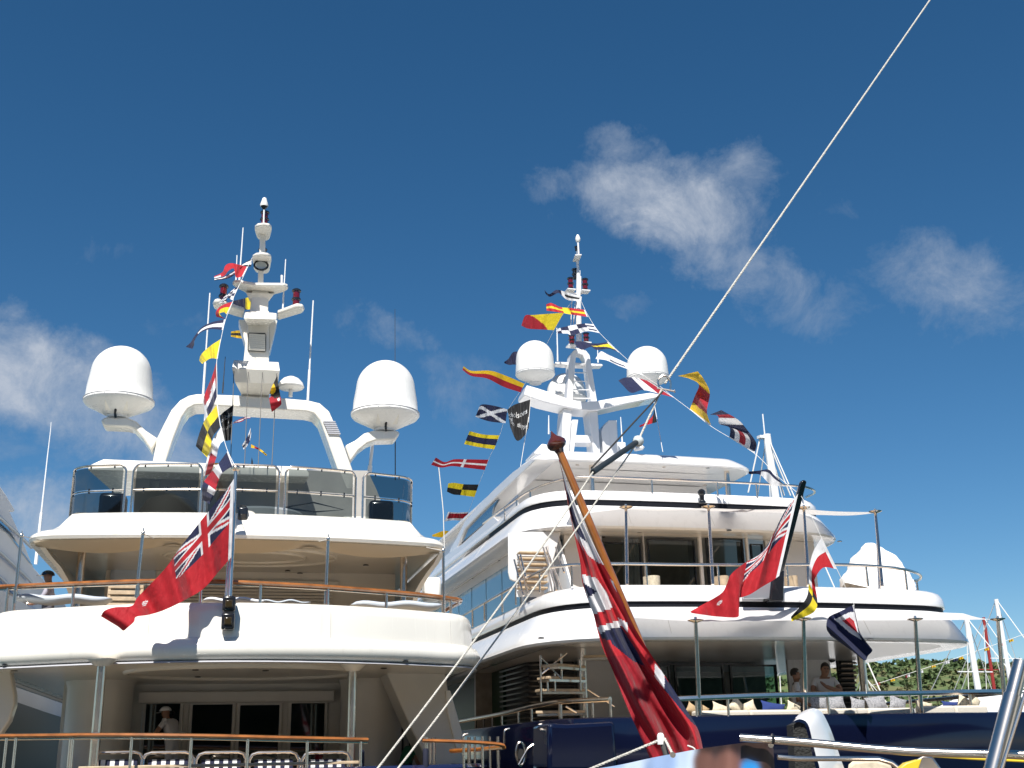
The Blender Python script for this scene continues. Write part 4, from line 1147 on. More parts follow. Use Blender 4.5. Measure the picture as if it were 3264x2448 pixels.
# steep stair on the upper deck, port side
stair = MB().prism([(-3.15, 5.0, z2s0), (-3.15, 3.0, z2s0), (-3.15, 4.6, z3f), (-3.15, 5.2, z3f)], (.05, 0, 0)).build('deck_stair', WHITE, RY)
for i in range(7):
    c = R.hit(*C3([(1190, 455 + i * 75)])[0], v=3.3 - .12 * i)
    MB().box(c + Vector((.0, .0, 0)), (.62, .24, .04)).build('stair_tread', TEAK2, stair, bevel=.01)
    MB().box(c + Vector((.0, .16, -.1)), (.60, .03, .12)).build('stair_riser', WHITE, stair)
a = R.hit(*C3([(1310, 380)])[0], v=3.3); b_ = R.hit(*C3([(1440, 900)])[0], v=2.5)
MB().box((a + b_) / 2 + Vector((.12, .3, 0)), (.08, .5, a.z - b_.z)).build('stair_string', WHITE, stair)
for p0, p1 in (((1330, 380), (1500, 930)), ((1370, 380), (1570, 930)), ((1490, 380), (1600, 700)), ((960, 540), (1080, 1000)), ((1000, 470), (1140, 980)), ((1040, 470), (1110, 760))):
    A, B_ = C3([p0, p1]); MB().tube([R.hit(*A, v=3.1), R.hit(*B_, v=2.2)], .02, 8).build('stair_rail', STEEL, stair)
# white rounded stair screen
pts = C3([(885, 200), (1150, 180), (1560, 180), (1470, 520), (1300, 660), (1100, 820), (960, 815), (905, 790), (885, 700)])
MB().prism(px(R, pts, v=4.1), (0, .06, 0)).build('stair_screen', WHITE2, RY, bevel=.02)

# spiral stair on the main deck
sp = R.hit(1863, 2200, v=1.6)
spiral = MB().lathe([(.055, 2.3), (.055, z2f)], (sp.x, sp.y, 0), 14).build('spiral_stair', STEEL, RY)
tr = C4([(1630, 665), (1500, 520), (1640, 370), (1870, 235), (1600, 940)])
for i, (x, y) in enumerate(C4([(1490, 670), (1540, 520), (1640, 368), (1880, 235), (1560, 945)])):
    c = R.hit(x, y, v=1.6)
    w = (.62, .52, .40, .42, .5)[i]
    d = (c - sp); d.z = 0
    ang = math.atan2(d.y, d.x) + (.0, .25, .5, -.3, -.4)[i]
    pr_ = [Vector((0, -.06, 0)), Vector((.95, -.22, 0)), Vector((.95, .22, 0)), Vector((0, .06, 0))]
    M3 = Matrix.Rotation(ang, 3, 'Z')
    MB().prism([Vector((sp.x, sp.y, c.z)) + M3 @ q for q in pr_], (0, 0, .05)).build('spiral_tread', TEAK2, spiral, bevel=.008)
    MB().prism([Vector((sp.x, sp.y, c.z - .05)) + M3 @ (q * .97) for q in pr_], (0, 0, .045)).build('tread_pan', STEEL, spiral)
for x, y0, y1 in ((1232, 200, 800), (1500, 180, 510), (1415, 430, 660), (1320, 530, 660), (1745, 250, 660)):
    A, B_ = C4([(x, y0), (x + 6, y1)]); MB().tube([R.hit(*A, v=1.3), R.hit(*B_, v=1.3)], .02, 8).build('baluster', STEEL, spiral)
for p0, p1 in (((1250, 440), (1570, 170)), ((1245, 230), (1500, 500)), ((1840, 640), (2190, 860)), ((1560, 860), (1700, 940))):
    A, B_ = C4([p0, p1]); MB().tube([R.hit(*A, v=1.2), R.hit(*B_, v=1.2)], .018, 8).build('spiral_handrail', STEEL, spiral)

# raked black ensign staff
a, b_ = R.hit(*A6([(565, 1180)])[0], v=-.35), R.hit(*A6([(750, 390)])[0], v=-1.3)
stf = MB().prism([a + Vector((.06, 0, .50)), a + Vector((.25, 0, .60)), b_ + Vector((.085, 0, .02)), b_ + Vector((.03, 0, .06)), b_ + Vector((-.03, 0, .03)), b_ + Vector((-.055, 0, -.06))], (0, .12, 0)).build('ensign_staff', BLACK, RY, bevel=.025)
MB().hull([a + Vector((-.13, -.02, 0)), a + Vector((.17, -.02, 0)), a + Vector((.0, 0, .62)), a + Vector((.26, 0, .62)), a + Vector((-.13, .3, 0)), a + Vector((.17, .3, 0)), a + Vector((.0, .2, .62)), a + Vector((.26, .2, .62))]).build('staff_socket', BLACK, stf, bevel=.03)
MB().box(a + Vector((-.35, .05, .28)), (.62, .05, .45)).build('staff_cover_plate', mat('satin_steel', (.7, .72, .75), .3, metal=.8), stf, bevel=.02)

# right mast, gull wing beam and domes
VM = 11.0


def at5(pts, v): return px(R, B5(pts), v=v)


mR = MB().prism(at5([(575, 860), (598, 560), (603, 400), (625, 285), (665, 240), (740, 230), (800, 240), (848, 300), (868, 420), (938, 860), (868, 860), (812, 480), (790, 350), (765, 300), (722, 285), (695, 300), (683, 340), (668, 560), (648, 860)], VM), (0, .34, 0)).build('radar_mast', WHITE, RY, bevel=.02)
for i, (x0, x1, y) in enumerate(((672, 800, 405), (665, 815, 507), (660, 828, 607), (655, 840, 708), (650, 855, 808))):
    A, B_ = B5([(x0, y), (x1, y + 4)]); MB().tube([R.hit(*A, v=VM + .1), R.hit(*B_, v=VM + .1)], .018, 8).build('ladder_rung', WHITE, mR)
MB().prism(at5([(75, 770), (82, 740), (108, 652), (240, 690), (410, 745), (620, 822), (760, 846), (930, 840), (1150, 800), (1360, 772), (1560, 742), (1690, 765), (1660, 800), (1300, 870), (950, 948), (860, 955), (730, 945), (530, 905), (300, 850)], VM - .4), (0, .75, 0)).build('gull_wing_beam', WHITE, mR, bevel=.03)
for pts, d in (([(540, 930), (640, 930), (605, 1460), (505, 1460)], .6), ([(835, 960), (942, 960), (972, 1460), (895, 1460)], .6), ([(690, 1240), (895, 1245), (900, 1335), (670, 1330)], .5), ([(640, 1060), (715, 1055), (660, 1460), (525, 1460), (600, 1180)], .3), ([(1070, 1066), (1168, 1064), (1186, 1460), (1010, 1460), (985, 1200), (1005, 1140)], .5)):
    MB().prism(at5(pts, VM - .1 - d * .3), (0, d, 0)).build('mast_leg', WHITE, mR, bevel=.02)
MB().prism(at5([(440, 388), (470, 378), (600, 385), (870, 398), (990, 405), (1008, 420), (990, 432), (880, 432), (600, 420), (460, 410)], VM + .2), (0, .3, 0)).build('mast_spreader', WHITE, mR, bevel=.02)
MB().prism(at5([(200, 1440), (290, 1338), (420, 1365), (450, 1460), (200, 1470)], 9.5), (0, 1.0, 0)).build('roof_locker', WHITE, RY, bevel=.04)
MB().tube(px(R, B5([(1375, 1405), (1455, 1392), (1465, 1375)]), v=9.5), .07, 10).build('roof_horn', RADOME, RY)
dome(R, 1706, 1085, 1194, 121, VM - .1, mR, False, .95); dome(R, 2065, 1103, 1207, 127, VM - .1, mR, False, .95); dome(R, 1806, 1188, 1272, 124, VM + 2.2, mR, False, .95)


def at6(pts, v): return px(R, B6(pts), v=v)


a, b_ = R.hit(*B6([(855, 1660)])[0], v=VM + .25), R.hit(*B6([(842, 600)])[0], v=VM + .1)
c = R.hit(*B6([(830, 480)])[0], v=VM + .1)
pole = MB().tube([a, a.lerp(b_, .55), b_, c], [.095, .085, .05, .045], 14).build('mast_pole', WHITE, mR)
MB().prism(px(R, B6([(765, 500), (800, 410), (890, 405), (850, 505)]), z=R.hit(*B6([(830, 460)])[0], v=VM).z), (0, 0, .03)).build('mast_plate', WHITE, mR)
d_ = R.hit(*B6([(850, 410)])[0], v=VM); e_ = R.hit(*B6([(838, 190)])[0], v=VM)
MB().tube([d_, e_], .03, 8).build('masthead_pole', WHITE, mR)
MB().lathe([(.06, -.07), (.08, -.02), (.085, .01), (.06, .1), (.03, .16), (.008, .18)], e_, 14).build('masthead_cone', RADOME, mR)
navlight(R, *B6([(820, 285)])[0], B6([(820, 345)])[0][1], VM + .2, mR, tiers=1, r=.06, lens=BLACK)
MB().tube([R.hit(*B6([(820, 345)])[0], v=VM + .2), R.hit(*B6([(822, 410)])[0], v=VM + .2)], .02, 6).build('lamp_stem', STEEL, mR)
navlight(R, *B6([(800, 595)])[0], B6([(800, 740)])[0][1], VM + .3, mR, lens=BLACK, r=.09)
for x, yt, yb in ((740, 720, 872), (941, 733, 888), (755, 1520, 1645), (955, 1490, 1612)):
    navlight(R, *B6([(x, yt)])[0], B6([(x, yb)])[0][1], VM - .05, mR, r=.095)
    p = R.hit(*B6([(x, yb + 8)])[0], v=VM - .05)
    MB().box(p + Vector((0, .05, -.03)), (.27, .3, .035)).build('lamp_shelf', WHITE, mR)
    MB().tube([p + Vector((0, .1, -.05)), Vector((a.lerp(b_, .5).x, VM + .15, p.z - .07))], .025, 6).build('shelf_bracket', WHITE, mR)
for p0, p1 in (((870, 960), (868, 620)), ((880, 900), (880, 700)), ((778, 1370), (800, 1075)), ((740, 1390), (756, 1040)), ((548, 1659), (545, 1420))):
    A, B_ = B6([p0, p1]); MB().tube([R.hit(*A, v=VM), R.hit(*B_, v=VM)], .012, 6).build('whip_antenna', ALU, mR)
for p0, p1 in (((365, 1230), (365, 1010)), ((1232, 1360), (1210, 1030)), ((470, 370), (465, 30)), ((945, 390), (940, 240))):
    A, B_ = B5([p0, p1]); MB().tube([R.hit(*A, v=VM - 1), R.hit(*B_, v=VM - 1)], [.025, .012], 6).build('whip_antenna', ALU, mR)
MB().box(R.hit(*B5([(1220, 1385)])[0], v=VM - 1), (.25, .1, .3)).build('antenna_mount', ALU, mR, bevel=.03)

# ------------------------------------------------------------------ flags
RED = (0.50, 0.010, 0.020); DRED = (0.38, 0.007, 0.020); WHT = (0.80, 0.79, 0.80); NVY = (0.010, 0.014, 0.060); YEL = (0.80, 0.62, 0.015); BLK = (0.012, 0.012, 0.014); GOLD = (0.80, 0.50, 0.012); LBL = (0.25, 0.45, 0.75)


def bands(cols, edges, axis):
    def f(s, t):
        q = s if axis == 's' else t
        for c, e in zip(cols, edges):
            if q <= e: return c
        return cols[-1]
    return f


def inpoly(x, y, P):
    r = False; j = len(P) - 1
    for i in range(len(P)):
        if (P[i][1] > y) != (P[j][1] > y) and x < (P[j][0] - P[i][0]) * (y - P[i][1]) / (P[j][1] - P[i][1]) + P[i][0]: r = not r
        j = i
    return r


def flag(name, label, cat, Z, top, bot, Y, design, nu=40, nv=22, amp=.12, waves=2.2, ph=0.0, group=None, hoist=True, paint=None, lean=0.0, text=None, soft=0):
    T = catmull([(x, y, 0) for x, y in Z(top)], nu); B = catmull([(x, y, 0) for x, y in Z(bot)], nu)
    Yf = Y if callable(Y) else (lambda x, y: Y)
    org = None; grid = []
    for i in range(nu + 1):
        s = i / nu; row = []
        for j in range(nv + 1):
            t = j / nv; p = T[i].lerp(B[i], t)
            d = Yf(T[0].x * (1 - t) + B[0].x * t, T[0].y * (1 - t) + B[0].y * t)
            d += amp * min(1, s * 2.5) * (math.sin(2 * math.pi * waves * s + ph + 1.1 * t) + .35 * math.sin(2 * math.pi * waves * 2.3 * s + 2.2 * t + ph * 2)) + lean * s
            row.append((U(p.x, p.y, d), (p.x, p.y)))
        grid.append(row)
    org = grid[0][nv // 2][0].copy()
    me = bpy.data.meshes.new(name)
    V = [tuple(q[0] - org) for r in grid for q in r]; w = nv + 1
    F = [(i * w + j, i * w + j + 1, (i + 1) * w + j + 1, (i + 1) * w + j) for i in range(nu) for j in range(nv)]
    me.from_pydata(V, [], F)
    at = me.attributes.new('design', 'FLOAT_COLOR', 'FACE')
    zp = [(c, Z(P)) for c, P in (paint or [])]
    for k in range(len(F)):
        i, j = divmod(k, nv)
        s, t = (i + .5) / nu, (j + .5) / nv
        c = (WHT if hoist and s < .035 else design(s, t))
        if zp:
            x = sum(grid[i + a][j + b][1][0] for a in (0, 1) for b in (0, 1)) / 4; y = sum(grid[i + a][j + b][1][1] for a in (0, 1) for b in (0, 1)) / 4
            for cc, P in zp:
                if inpoly(x, y, P): c = cc
        at.data[k].color = (*c, 1)
    if soft:
        C = [list(at.data[k].color) for k in range(len(F))]
        for _ in range(soft):
            C = [[sum(C[a * nv + b][q] for a in (max(i - 1, 0), i, min(i + 1, nu - 1)) for b in (max(j - 1, 0), j, min(j + 1, nv - 1))) / 9 for q in range(4)] for i in range(nu) for j in range(nv)]
        for k in range(len(F)): at.data[k].color = C[k]
    for p in me.polygons: p.use_smooth = True
    me.materials.append(FLAGM)
    o = bpy.data.objects.new(name, me); col.objects.link(o); o.location = org
    tag(o, label, cat, group)
    if text:
        for (body, s0, t0, ds, dt, size) in text: flag_text(o, grid, nu, nv, org, body, s0, t0, ds, dt, size)
    return o


WHITEPRINT = mat('white_print', (0.8, 0.8, 0.8), 0.7)


def flag_text(o, grid, nu, nv, org, body, s0, t0, ds, dt, size):
    """lettering laid on the cloth: text x runs along ds, y along dt in flag coordinates"""
    cu = bpy.data.curves.new('lettering', 'FONT'); cu.body = body; cu.size = 1.0; cu.resolution_u = 3
    tmp = bpy.data.objects.new('lettering', cu); col.objects.link(tmp)
    dg = bpy.context.evaluated_depsgraph_get(); me = bpy.data.meshes.new_from_object(tmp.evaluated_get(dg))
    bpy.data.objects.remove(tmp)

    def P(s, t):
        s = min(max(s, 0), .9999); t = min(max(t, 0), .9999); i, j = int(s * nu), int(t * nv); a, b = s * nu - i, t * nv - j
        return (grid[i][j][0] * (1 - a) * (1 - b) + grid[i + 1][j][0] * a * (1 - b) + grid[i][j + 1][0] * (1 - a) * b + grid[i + 1][j + 1][0] * a * b)
    for v in me.vertices:
        s = s0 + ds[0] * v.co.x * size + dt[0] * v.co.y * size; t = t0 + ds[1] * v.co.x * size + dt[1] * v.co.y * size
        p = P(s, t); p = p + (EYE - p).normalized() * .012
        v.co = p - org
    me.materials.clear(); me.materials.append(WHITEPRINT)
    c = bpy.data.objects.new('lettering', me); col.objects.link(c); c.parent = o


def union_jack(s, t):
    """canton coordinates 0..1"""
    x, y = s - .5, t - .5
    if abs(y) < .09 or abs(x) < .055: return RED
    if abs(y) < .15 or abs(x) < .09: return WHT
    for sg in (1, -1):
        d = (y - sg * x)
        if abs(d) < .035: return RED
        if abs(d) < .11: return WHT
    return NVY


def ensign(s, t):
    if s < .5 and t < .5: return union_jack(s / .5, t / .5)
    x, y = (s - .74) / .022, (t - .48) / .11
    if x * x + y * y < 1 and (int(s * 90) + int(t * 40)) % 3: return WHT
    if x * x + y * y < 1.3 and t > .6: return GOLD
    return RED


def checker(n, m, a, b): return lambda s, t: a if (int(s * n) + int(t * m)) % 2 else b


def saltire(bg, fg, w=.11): return lambda s, t: fg if abs(t - s) < w or abs(t - (1 - s)) < w else bg


def cross(bg, fg, sc=.42, w=.09, wt=.13): return lambda s, t: fg if abs(t - .5) < wt or abs(s - sc) < w else bg


def quarter(a, b): return lambda s, t: a if (s < .5) == (t < .5) else b


def diag(a, b): return lambda s, t: a if t < 1.0 - s * 1.0 + .0 else b


YL = lambda x, y: 20.6 + (27.0 - 20.6) * min(1, max(0, (1480 - y) / (1480 - 830)))
GL = 'signal flags dressing the cream yacht from mast to stern'
flag('signal_pennant', 'black and white signal pennant tied highest, beside the mast pod', 'flag', B7, [(885, 890), (740, 980), (640, 1060), (500, 1140), (365, 1168)], [(872, 1005), (750, 1002), (655, 1105), (540, 1170), (362, 1196)], YL, bands((BLK, WHT, BLK), (.2, .72, 1), 't'), group=GL, hoist=False)
flag('signal_pennant', 'plain red signal pennant curling over near the mast top', 'flag', B7, [(830, 1005), (720, 980), (600, 955), (520, 985), (475, 1080), (360, 1140)], [(758, 1140), (665, 1150), (635, 1030), (560, 1060), (500, 1130), (364, 1166)], YL, lambda s, t: RED if s < .82 else (WHT if t > .4 else RED), group=GL, ph=1)
flag('signal_flag', 'small navy and white chequered signal flag in front of the red mast lamp', 'flag', B7, [(705, 1265), (640, 1310), (540, 1390), (440, 1480)], [(615, 1470), (545, 1440), (495, 1490), (432, 1515)], YL, checker(5, 4, WHT, NVY), group=GL)
flag('signal_flag', 'folded red and yellow signal flag above the long blue and white pennant', 'flag', A1, [(1000, 665), (935, 688), (900, 725), (902, 755)], [(963, 742), (945, 728), (918, 742), (955, 768)], YL, lambda s, t: YEL if t > .45 and s < .75 else RED, group=GL, amp=.06)
flag('signal_flag', 'navy flag with yellow hoist blowing behind the mast wing', 'flag', B7, [(865, 1420), (760, 1450), (620, 1480)], [(872, 1598), (740, 1605), (640, 1572)], 30.5, lambda s, t: YEL if s < .3 and t < 1.15 - s * .8 else NVY, group='signal flags dressing the cream yacht towards its bow', hoist=False)
flag('signal_flag', 'little yellow and black banded flag behind the mast louvre', 'flag', A1, [(1062, 838), (1030, 836), (988, 842)], [(1062, 884), (1030, 880), (988, 872)], 31.5, bands((GOLD, BLK, GOLD), (.33, .68, 1), 't'), group='signal flags dressing the cream yacht towards its bow', hoist=False, amp=.06)
flag('signal_pennant', 'long navy pennant with white middle stripe and drooping tail', 'flag', A1, [(955, 770), (880, 786), (820, 815), (775, 868), (752, 905), (722, 932)], [(940, 833), (868, 828), (808, 850), (775, 895), (772, 920), (762, 944)], YL, lambda s, t: WHT if .3 < t < .72 and s < .62 - .0 * t else NVY, group=GL, amp=.08)
flag('signal_flag', 'plain yellow signal flag flying over a white antenna', 'flag', A1, [(930, 885), (865, 928), (815, 975), (801, 1012)], [(910, 1002), (868, 1000), (836, 1020), (820, 1032)], YL, lambda s, t: YEL, group=GL)
flag('signal_flag', 'red, white and blue striped signal flag hanging above the arch', 'flag', B8, [(437, 485), (385, 660), (315, 830), (290, 930), (306, 985)], [(441, 860), (425, 905), (385, 1010), (345, 1085), (298, 1135)], YL, lambda s, t: NVY if t > .62 and s < .8 else (WHT if (t > .3 and s > .15) or s > .8 else DRED), group=GL, amp=.15, paint=[(DRED, [(330, 820), (380, 815), (350, 900), (305, 980), (295, 930)])])
flag('signal_flag', 'yellow and black quartered signal flag over the arch leg', 'flag', B8, [(440, 955), (375, 1040), (300, 1140), (245, 1280), (212, 1400)], [(476, 1192), (440, 1240), (395, 1300), (365, 1420), (338, 1525)], YL, quarter(YEL, BLK), group=GL, amp=.16)
flag('signal_flag', 'white and red signal flag trailing over the wind screen', 'flag', B8, [(485, 1190), (395, 1330), (345, 1480), (312, 1620), (290, 1720)], [(516, 1337), (470, 1380), (445, 1450), (430, 1520), (372, 1690)], YL, lambda s, t: WHT if s < .52 or t < .25 else DRED, group=GL, amp=.14)
flag('signal_flag', 'navy, white and red signal flag lowest, at the top of the ensign staff', 'flag', A2, [(1070, 55), (1030, 110), (985, 165), (952, 215), (952, 285)], [(1096, 125), (1045, 160), (1020, 215), (1010, 255), (985, 305)], YL, lambda s, t: NVY if s < .28 else WHT if s < .42 else DRED if s < .68 else WHT if s < .8 and t > .4 else NVY, group=GL, amp=.12)
# flags hanging on the mast halyards
flag('house_flag', 'black house flag with reversed white lettering in front of the arch', 'flag', B8, [(612, 960), (560, 1000), (500, 1045), (465, 1085)], [(580, 1338), (560, 1340), (530, 1345), (510, 1330)], 26.3, lambda s, t: BLK, group='house flags', hoist=False, amp=.12,
     text=[('nicholsons', .06, .30, (1, 0), (0, -.55), .42), ('SINCE 17', .06, .62, (1, 0), (0, -.6), .22), ('ic', .3, .47, (1, 0), (0, -.55), .24)])
flag('courtesy_flag', 'black, blue, white and red courtesy flag with a yellow rising sun', 'flag', B8, [(1072, 655), (1035, 735), (1005, 800), (988, 870), (995, 930), (1015, 1040)], [(1074, 660), (1088, 760), (1108, 870), (1112, 910), (1115, 960), (1060, 1010)], 26.3, lambda s, t: DRED, hoist=False, amp=.06, nu=44,
     paint=[(BLK, [(1060, 640), (1085, 640), (1115, 880), (1050, 895), (985, 850), (1000, 780)]), (GOLD, [(1035, 735), (1050, 770), (1062, 800), (1050, 830), (1030, 850), (1005, 845), (1000, 800), (1015, 760)]), (LBL, [(985, 850), (1005, 850), (1010, 880), (985, 885)]), (WHT, [(1070, 900), (1100, 885), (1098, 925), (1080, 920)])])
FG = 'signal flags of the next boat seen through the arch'
flag('signal_pennant', 'tiny red and white pennant under the arch beam', 'flag', B8, [(790, 1085), (740, 1090), (690, 1110), (612, 1145)], [(790, 1105), (745, 1110), (700, 1140), (612, 1160)], 44, bands((DRED, WHT, DRED), (.33, .66, 1), 't'), group=FG, hoist=False, amp=.05)
flag('signal_flag', 'small white flag with navy cross inside the arch opening', 'flag', B8, [(792, 1205), (770, 1270), (735, 1340), (700, 1390)], [(797, 1260), (790, 1330), (755, 1400), (718, 1435)], 44, cross(WHT, NVY, .55, .12, .16), group=FG, hoist=False, amp=.05)
flag('signal_pennant', 'small yellow and red streamer inside the arch opening', 'flag', B8, [(797, 1380), (860, 1412), (910, 1440), (968, 1492)], [(797, 1418), (855, 1430), (905, 1462), (958, 1506)], 44, lambda s, t: DRED if .2 < s < .5 else GOLD, group=FG, hoist=False, amp=.05)
flag('signal_flag', 'tiny black flag just above the hardtop', 'flag', B8, [(803, 1520), (800, 1560), (796, 1600)], [(806, 1520), (815, 1560), (820, 1600)], 44, lambda s, t: BLK, group=FG, hoist=False, amp=.02, nu=8, nv=6)

# right yacht, line from mast to the black stern staff
YR = lambda x, y: 33.4 + (22.0 - 33.4) * min(1, max(0, (x - 1862) / (2548 - 1862)))
GR = 'signal flags dressing the white yacht from mast to stern'
flag('signal_pennant', 'white pennant with dark stripe and black tail at the mast head', 'flag', B6, [(892, 985), (760, 945), (620, 905), (530, 893), (440, 950), (372, 893)], [(885, 1047), (700, 1032), (612, 965), (560, 935), (450, 987), (390, 945)], YR, lambda s, t: NVY if s > .52 else (BLK if .38 < t < .68 and s > .06 and s < .42 else WHT), group=GR, amp=.1)
flag('signal_pennant', 'red pennant with yellow cross below the masthead lamps', 'flag', B6, [(935, 1168), (735, 1143), (605, 1132), (520, 1095), (460, 1072), (398, 1092)], [(976, 1266), (735, 1232), (605, 1208), (480, 1190), (402, 1180)], YR, lambda s, t: YEL if .40 < s < .58 or abs(t - .5) < .15 else RED, group=GR, amp=.1)
flag('signal_flag', 'navy and white chequered flag streaming across the mast pole', 'flag', B6, [(1055, 1370), (920, 1360), (800, 1375), (680, 1400), (590, 1420), (535, 1450)], [(1142, 1492), (980, 1465), (840, 1500), (760, 1527), (690, 1500), (545, 1497)], YR, lambda s, t: (NVY if (.2 < t < .38 or .62 < t < .8) else WHT) if s < .22 else (NVY if (int((s - .22) * 4.5) + int(t * 2)) % 2 == 0 else WHT), group=GR, amp=.14)
flag('signal_pennant', 'navy pennant with yellow wedge at its hoist under the mast lamps', 'flag', B5, [(1060, 148), (930, 166), (850, 160), (770, 140), (665, 140)], [(1192, 272), (1080, 230), (930, 240), (860, 205), (760, 240), (690, 205)], YR, lambda s, t: YEL if abs(t - .45) < .32 - s * .55 else NVY, group=GR, amp=.12)
flag('signal_pennant', 'white pennant with thin dark line in front of the starboard dome', 'flag', B5, [(1332, 415), (1180, 350), (1050, 290), (985, 258), (950, 282)], [(1482, 546), (1330, 480), (1180, 425), (1040, 362), (915, 347)], YR, lambda s, t: NVY if .62 < t < .8 and .35 < s < .7 else WHT, group=GR, amp=.1)
flag('signal_flag', 'navy, white and red tricolour flag at the end of the gull wing', 'flag', B5, [(1530, 603), (1385, 566), (1260, 566), (1182, 600)], [(1842, 802), (1650, 752), (1470, 712), (1335, 745), (1230, 650)], YR, lambda s, t: DRED if s < .30 else WHT if s < .55 else NVY, group=GR, amp=.16)
flag('signal_flag', 'yellow, red and yellow flag twisted upward on the stern line', 'flag', A4, [(1528, 1032), (1555, 960), (1578, 895), (1525, 862), (1464, 848)], [(1646, 1120), (1622, 1040), (1638, 940), (1605, 865), (1572, 823)], YR, lambda s, t: GOLD if s < .16 + .05 * t or s > .55 else DRED, group=GR, amp=.15)
flag('signal_flag', 'navy flag with red and white bands next to the twisted yellow flag', 'flag', A4, [(1745, 1182), (1744, 1128), (1690, 1108), (1682, 1065), (1638, 1058)], [(1882, 1267), (1890, 1212), (1842, 1142), (1790, 1085), (1700, 1033)], YR, lambda s, t: (bands((NVY, WHT, DRED, WHT, NVY), (.2, .38, .6, .76, 1), 't')(s, t) if s < .32 else NVY if s < .55 else WHT if s < .72 else DRED if s < .86 else NVY), group=GR, amp=.14)
flag('signal_flag', 'white and navy flag lying along the line by the black staff', 'flag', A6, [(742, 488), (640, 420), (560, 345), (520, 305), (455, 312), (388, 318)], [(735, 488), (630, 415), (556, 416), (510, 385), (460, 338), (388, 336)], YR, lambda s, t: NVY if s > .8 or (t < .28 and s < .8) else WHT, group=GR, amp=.06, hoist=False)
flag('signal_pennant', 'white and red flag trailing into a yellow and black tail', 'flag', A6, [(870, 755), (815, 850), (788, 960), (785, 1070), (765, 1165), (668, 1280)], [(972, 965), (882, 955), (826, 1030), (829, 1075), (832, 1235), (672, 1312)], 21.6, lambda s, t: (WHT if t < .42 else RED) if s < .56 else (YEL if (t > .45) != (s < .62) else BLK), group=GR, amp=.10, nu=56)
flag('signal_flag', 'navy flag bordered white with a red centre, lowest on the stern line', 'flag', A8, [(1181, 52), (1100, 92), (1028, 130), (1016, 195), (1040, 240)], [(1222, 262), (1292, 322), (1268, 360), (1246, 390), (1180, 340)], 21.4, lambda s, t: NVY, nu=90, nv=70, group=GR, amp=.12, paint=[(WHT, [(1063, 140), (1155, 98), (1188, 95), (1205, 180), (1222, 262), (1160, 225)]), (RED, [(1112, 150), (1155, 128), (1182, 150), (1205, 225)]), (NVY, [(1180, 60), (1196, 60), (1225, 250), (1212, 235), (1190, 120)])])
# right yacht, line from the mast down to its bow (seen far to the left)
YB = lambda x, y: 33.4 + (50 - 33.4) * min(1, max(0, (1810 - x) / (1810 - 1450)))
GB = 'signal flags dressing the white yacht from mast to bow'
flag('signal_flag', 'yellow and red diagonally divided flag left of the right mast', 'flag', B6, [(640, 1210), (400, 1225), (220, 1240), (115, 1243), (78, 1300)], [(505, 1452), (350, 1442), (150, 1430), (52, 1388)], YB, lambda s, t: YEL if s + .0 < .82 - t * .62 and s < .78 - t * .6 else DRED, group=GB, hoist=False, amp=.15)
flag('signal_flag', 'dark navy flag half hidden behind the port dome', 'flag', A4, [(600, 715), (570, 720), (545, 755), (522, 772)], [(600, 790), (575, 786), (550, 788), (525, 780)], YB, lambda s, t: NVY, group=GB, hoist=False, amp=.05)
flag('signal_pennant', 'long pennant yellow above red below the port dome', 'flag', A4, [(632, 890), (540, 850), (450, 820), (345, 820), (302, 795)], [(612, 937), (520, 907), (430, 862), (345, 848), (296, 815)], YB, bands((GOLD, DRED), (.45, 1), 't'), group=GB, hoist=False, amp=.1)
flag('signal_flag', 'navy flag with white saltire beside the black house flag', 'flag', A4, [(540, 1030), (470, 1010), (400, 1003), (380, 1035)], [(530, 1104), (450, 1096), (395, 1080), (367, 1068)], YB, saltire(NVY, WHT), group=GB, hoist=False, amp=.1)
flag('signal_flag', 'yellow flag with broad navy middle band', 'flag', A4, [(497, 1170), (410, 1165), (335, 1147)], [(468, 1246), (390, 1235), (305, 1218)], YB, bands((YEL, NVY, YEL), (.27, .72, 1), 't'), group=GB, hoist=False, amp=.1)
flag('signal_pennant', 'crimson pennant with thin white cross over the bow line', 'flag', A4, [(437, 1302), (320, 1300), (250, 1300), (200, 1315), (152, 1290)], [(417, 1358), (310, 1345), (240, 1337), (180, 1345), (126, 1330)], YB, cross(DRED, WHT, .42, .025, .10), group=GB, hoist=False, amp=.1)
flag('signal_flag', 'yellow and black quartered flag low on the bow line', 'flag', A5, [(500, 430), (400, 428), (330, 418), (285, 422)], [(470, 518), (370, 505), (320, 500), (275, 480)], YB, quarter(BLK, YEL), group=GB, hoist=False, amp=.1)
flag('signal_flag', 'white flag with crimson middle low on the bow line', 'flag', A5, [(427, 623), (350, 628), (285, 622)], [(410, 693), (330, 682), (256, 691)], YB, lambda s, t: DRED if abs(t - .45) < .30 and s < .93 else WHT, group=GB, hoist=False, amp=.1)
flag('signal_flag', 'plain yellow flag lowest on the bow line', 'flag', A5, [(363, 765), (310, 762), (250, 757), (172, 785)], [(335, 820), (290, 812), (250, 805), (172, 797)], YB, lambda s, t: GOLD, group=GB, hoist=False, amp=.1)
flag('house_flag', 'black house flag with white lettering below the port dome', 'flag', A4, [(665, 975), (620, 990), (575, 1005), (540, 1030)], [(655, 1130), (630, 1175), (590, 1198), (555, 1125)], 30.5, lambda s, t: BLK, group='house flags', hoist=False, amp=.14,
     text=[('icholsons', 1.0, .38, (-1, .02), (0, -1.0), .235), ('rial', 1.0, .55, (-1, 0), (0, -1), .19), ('1782', .95, .68, (-1, 0), (0, -1), .15), ('shipping', .55, .60, (-.75, .5), (-.3, -.8), .19)])
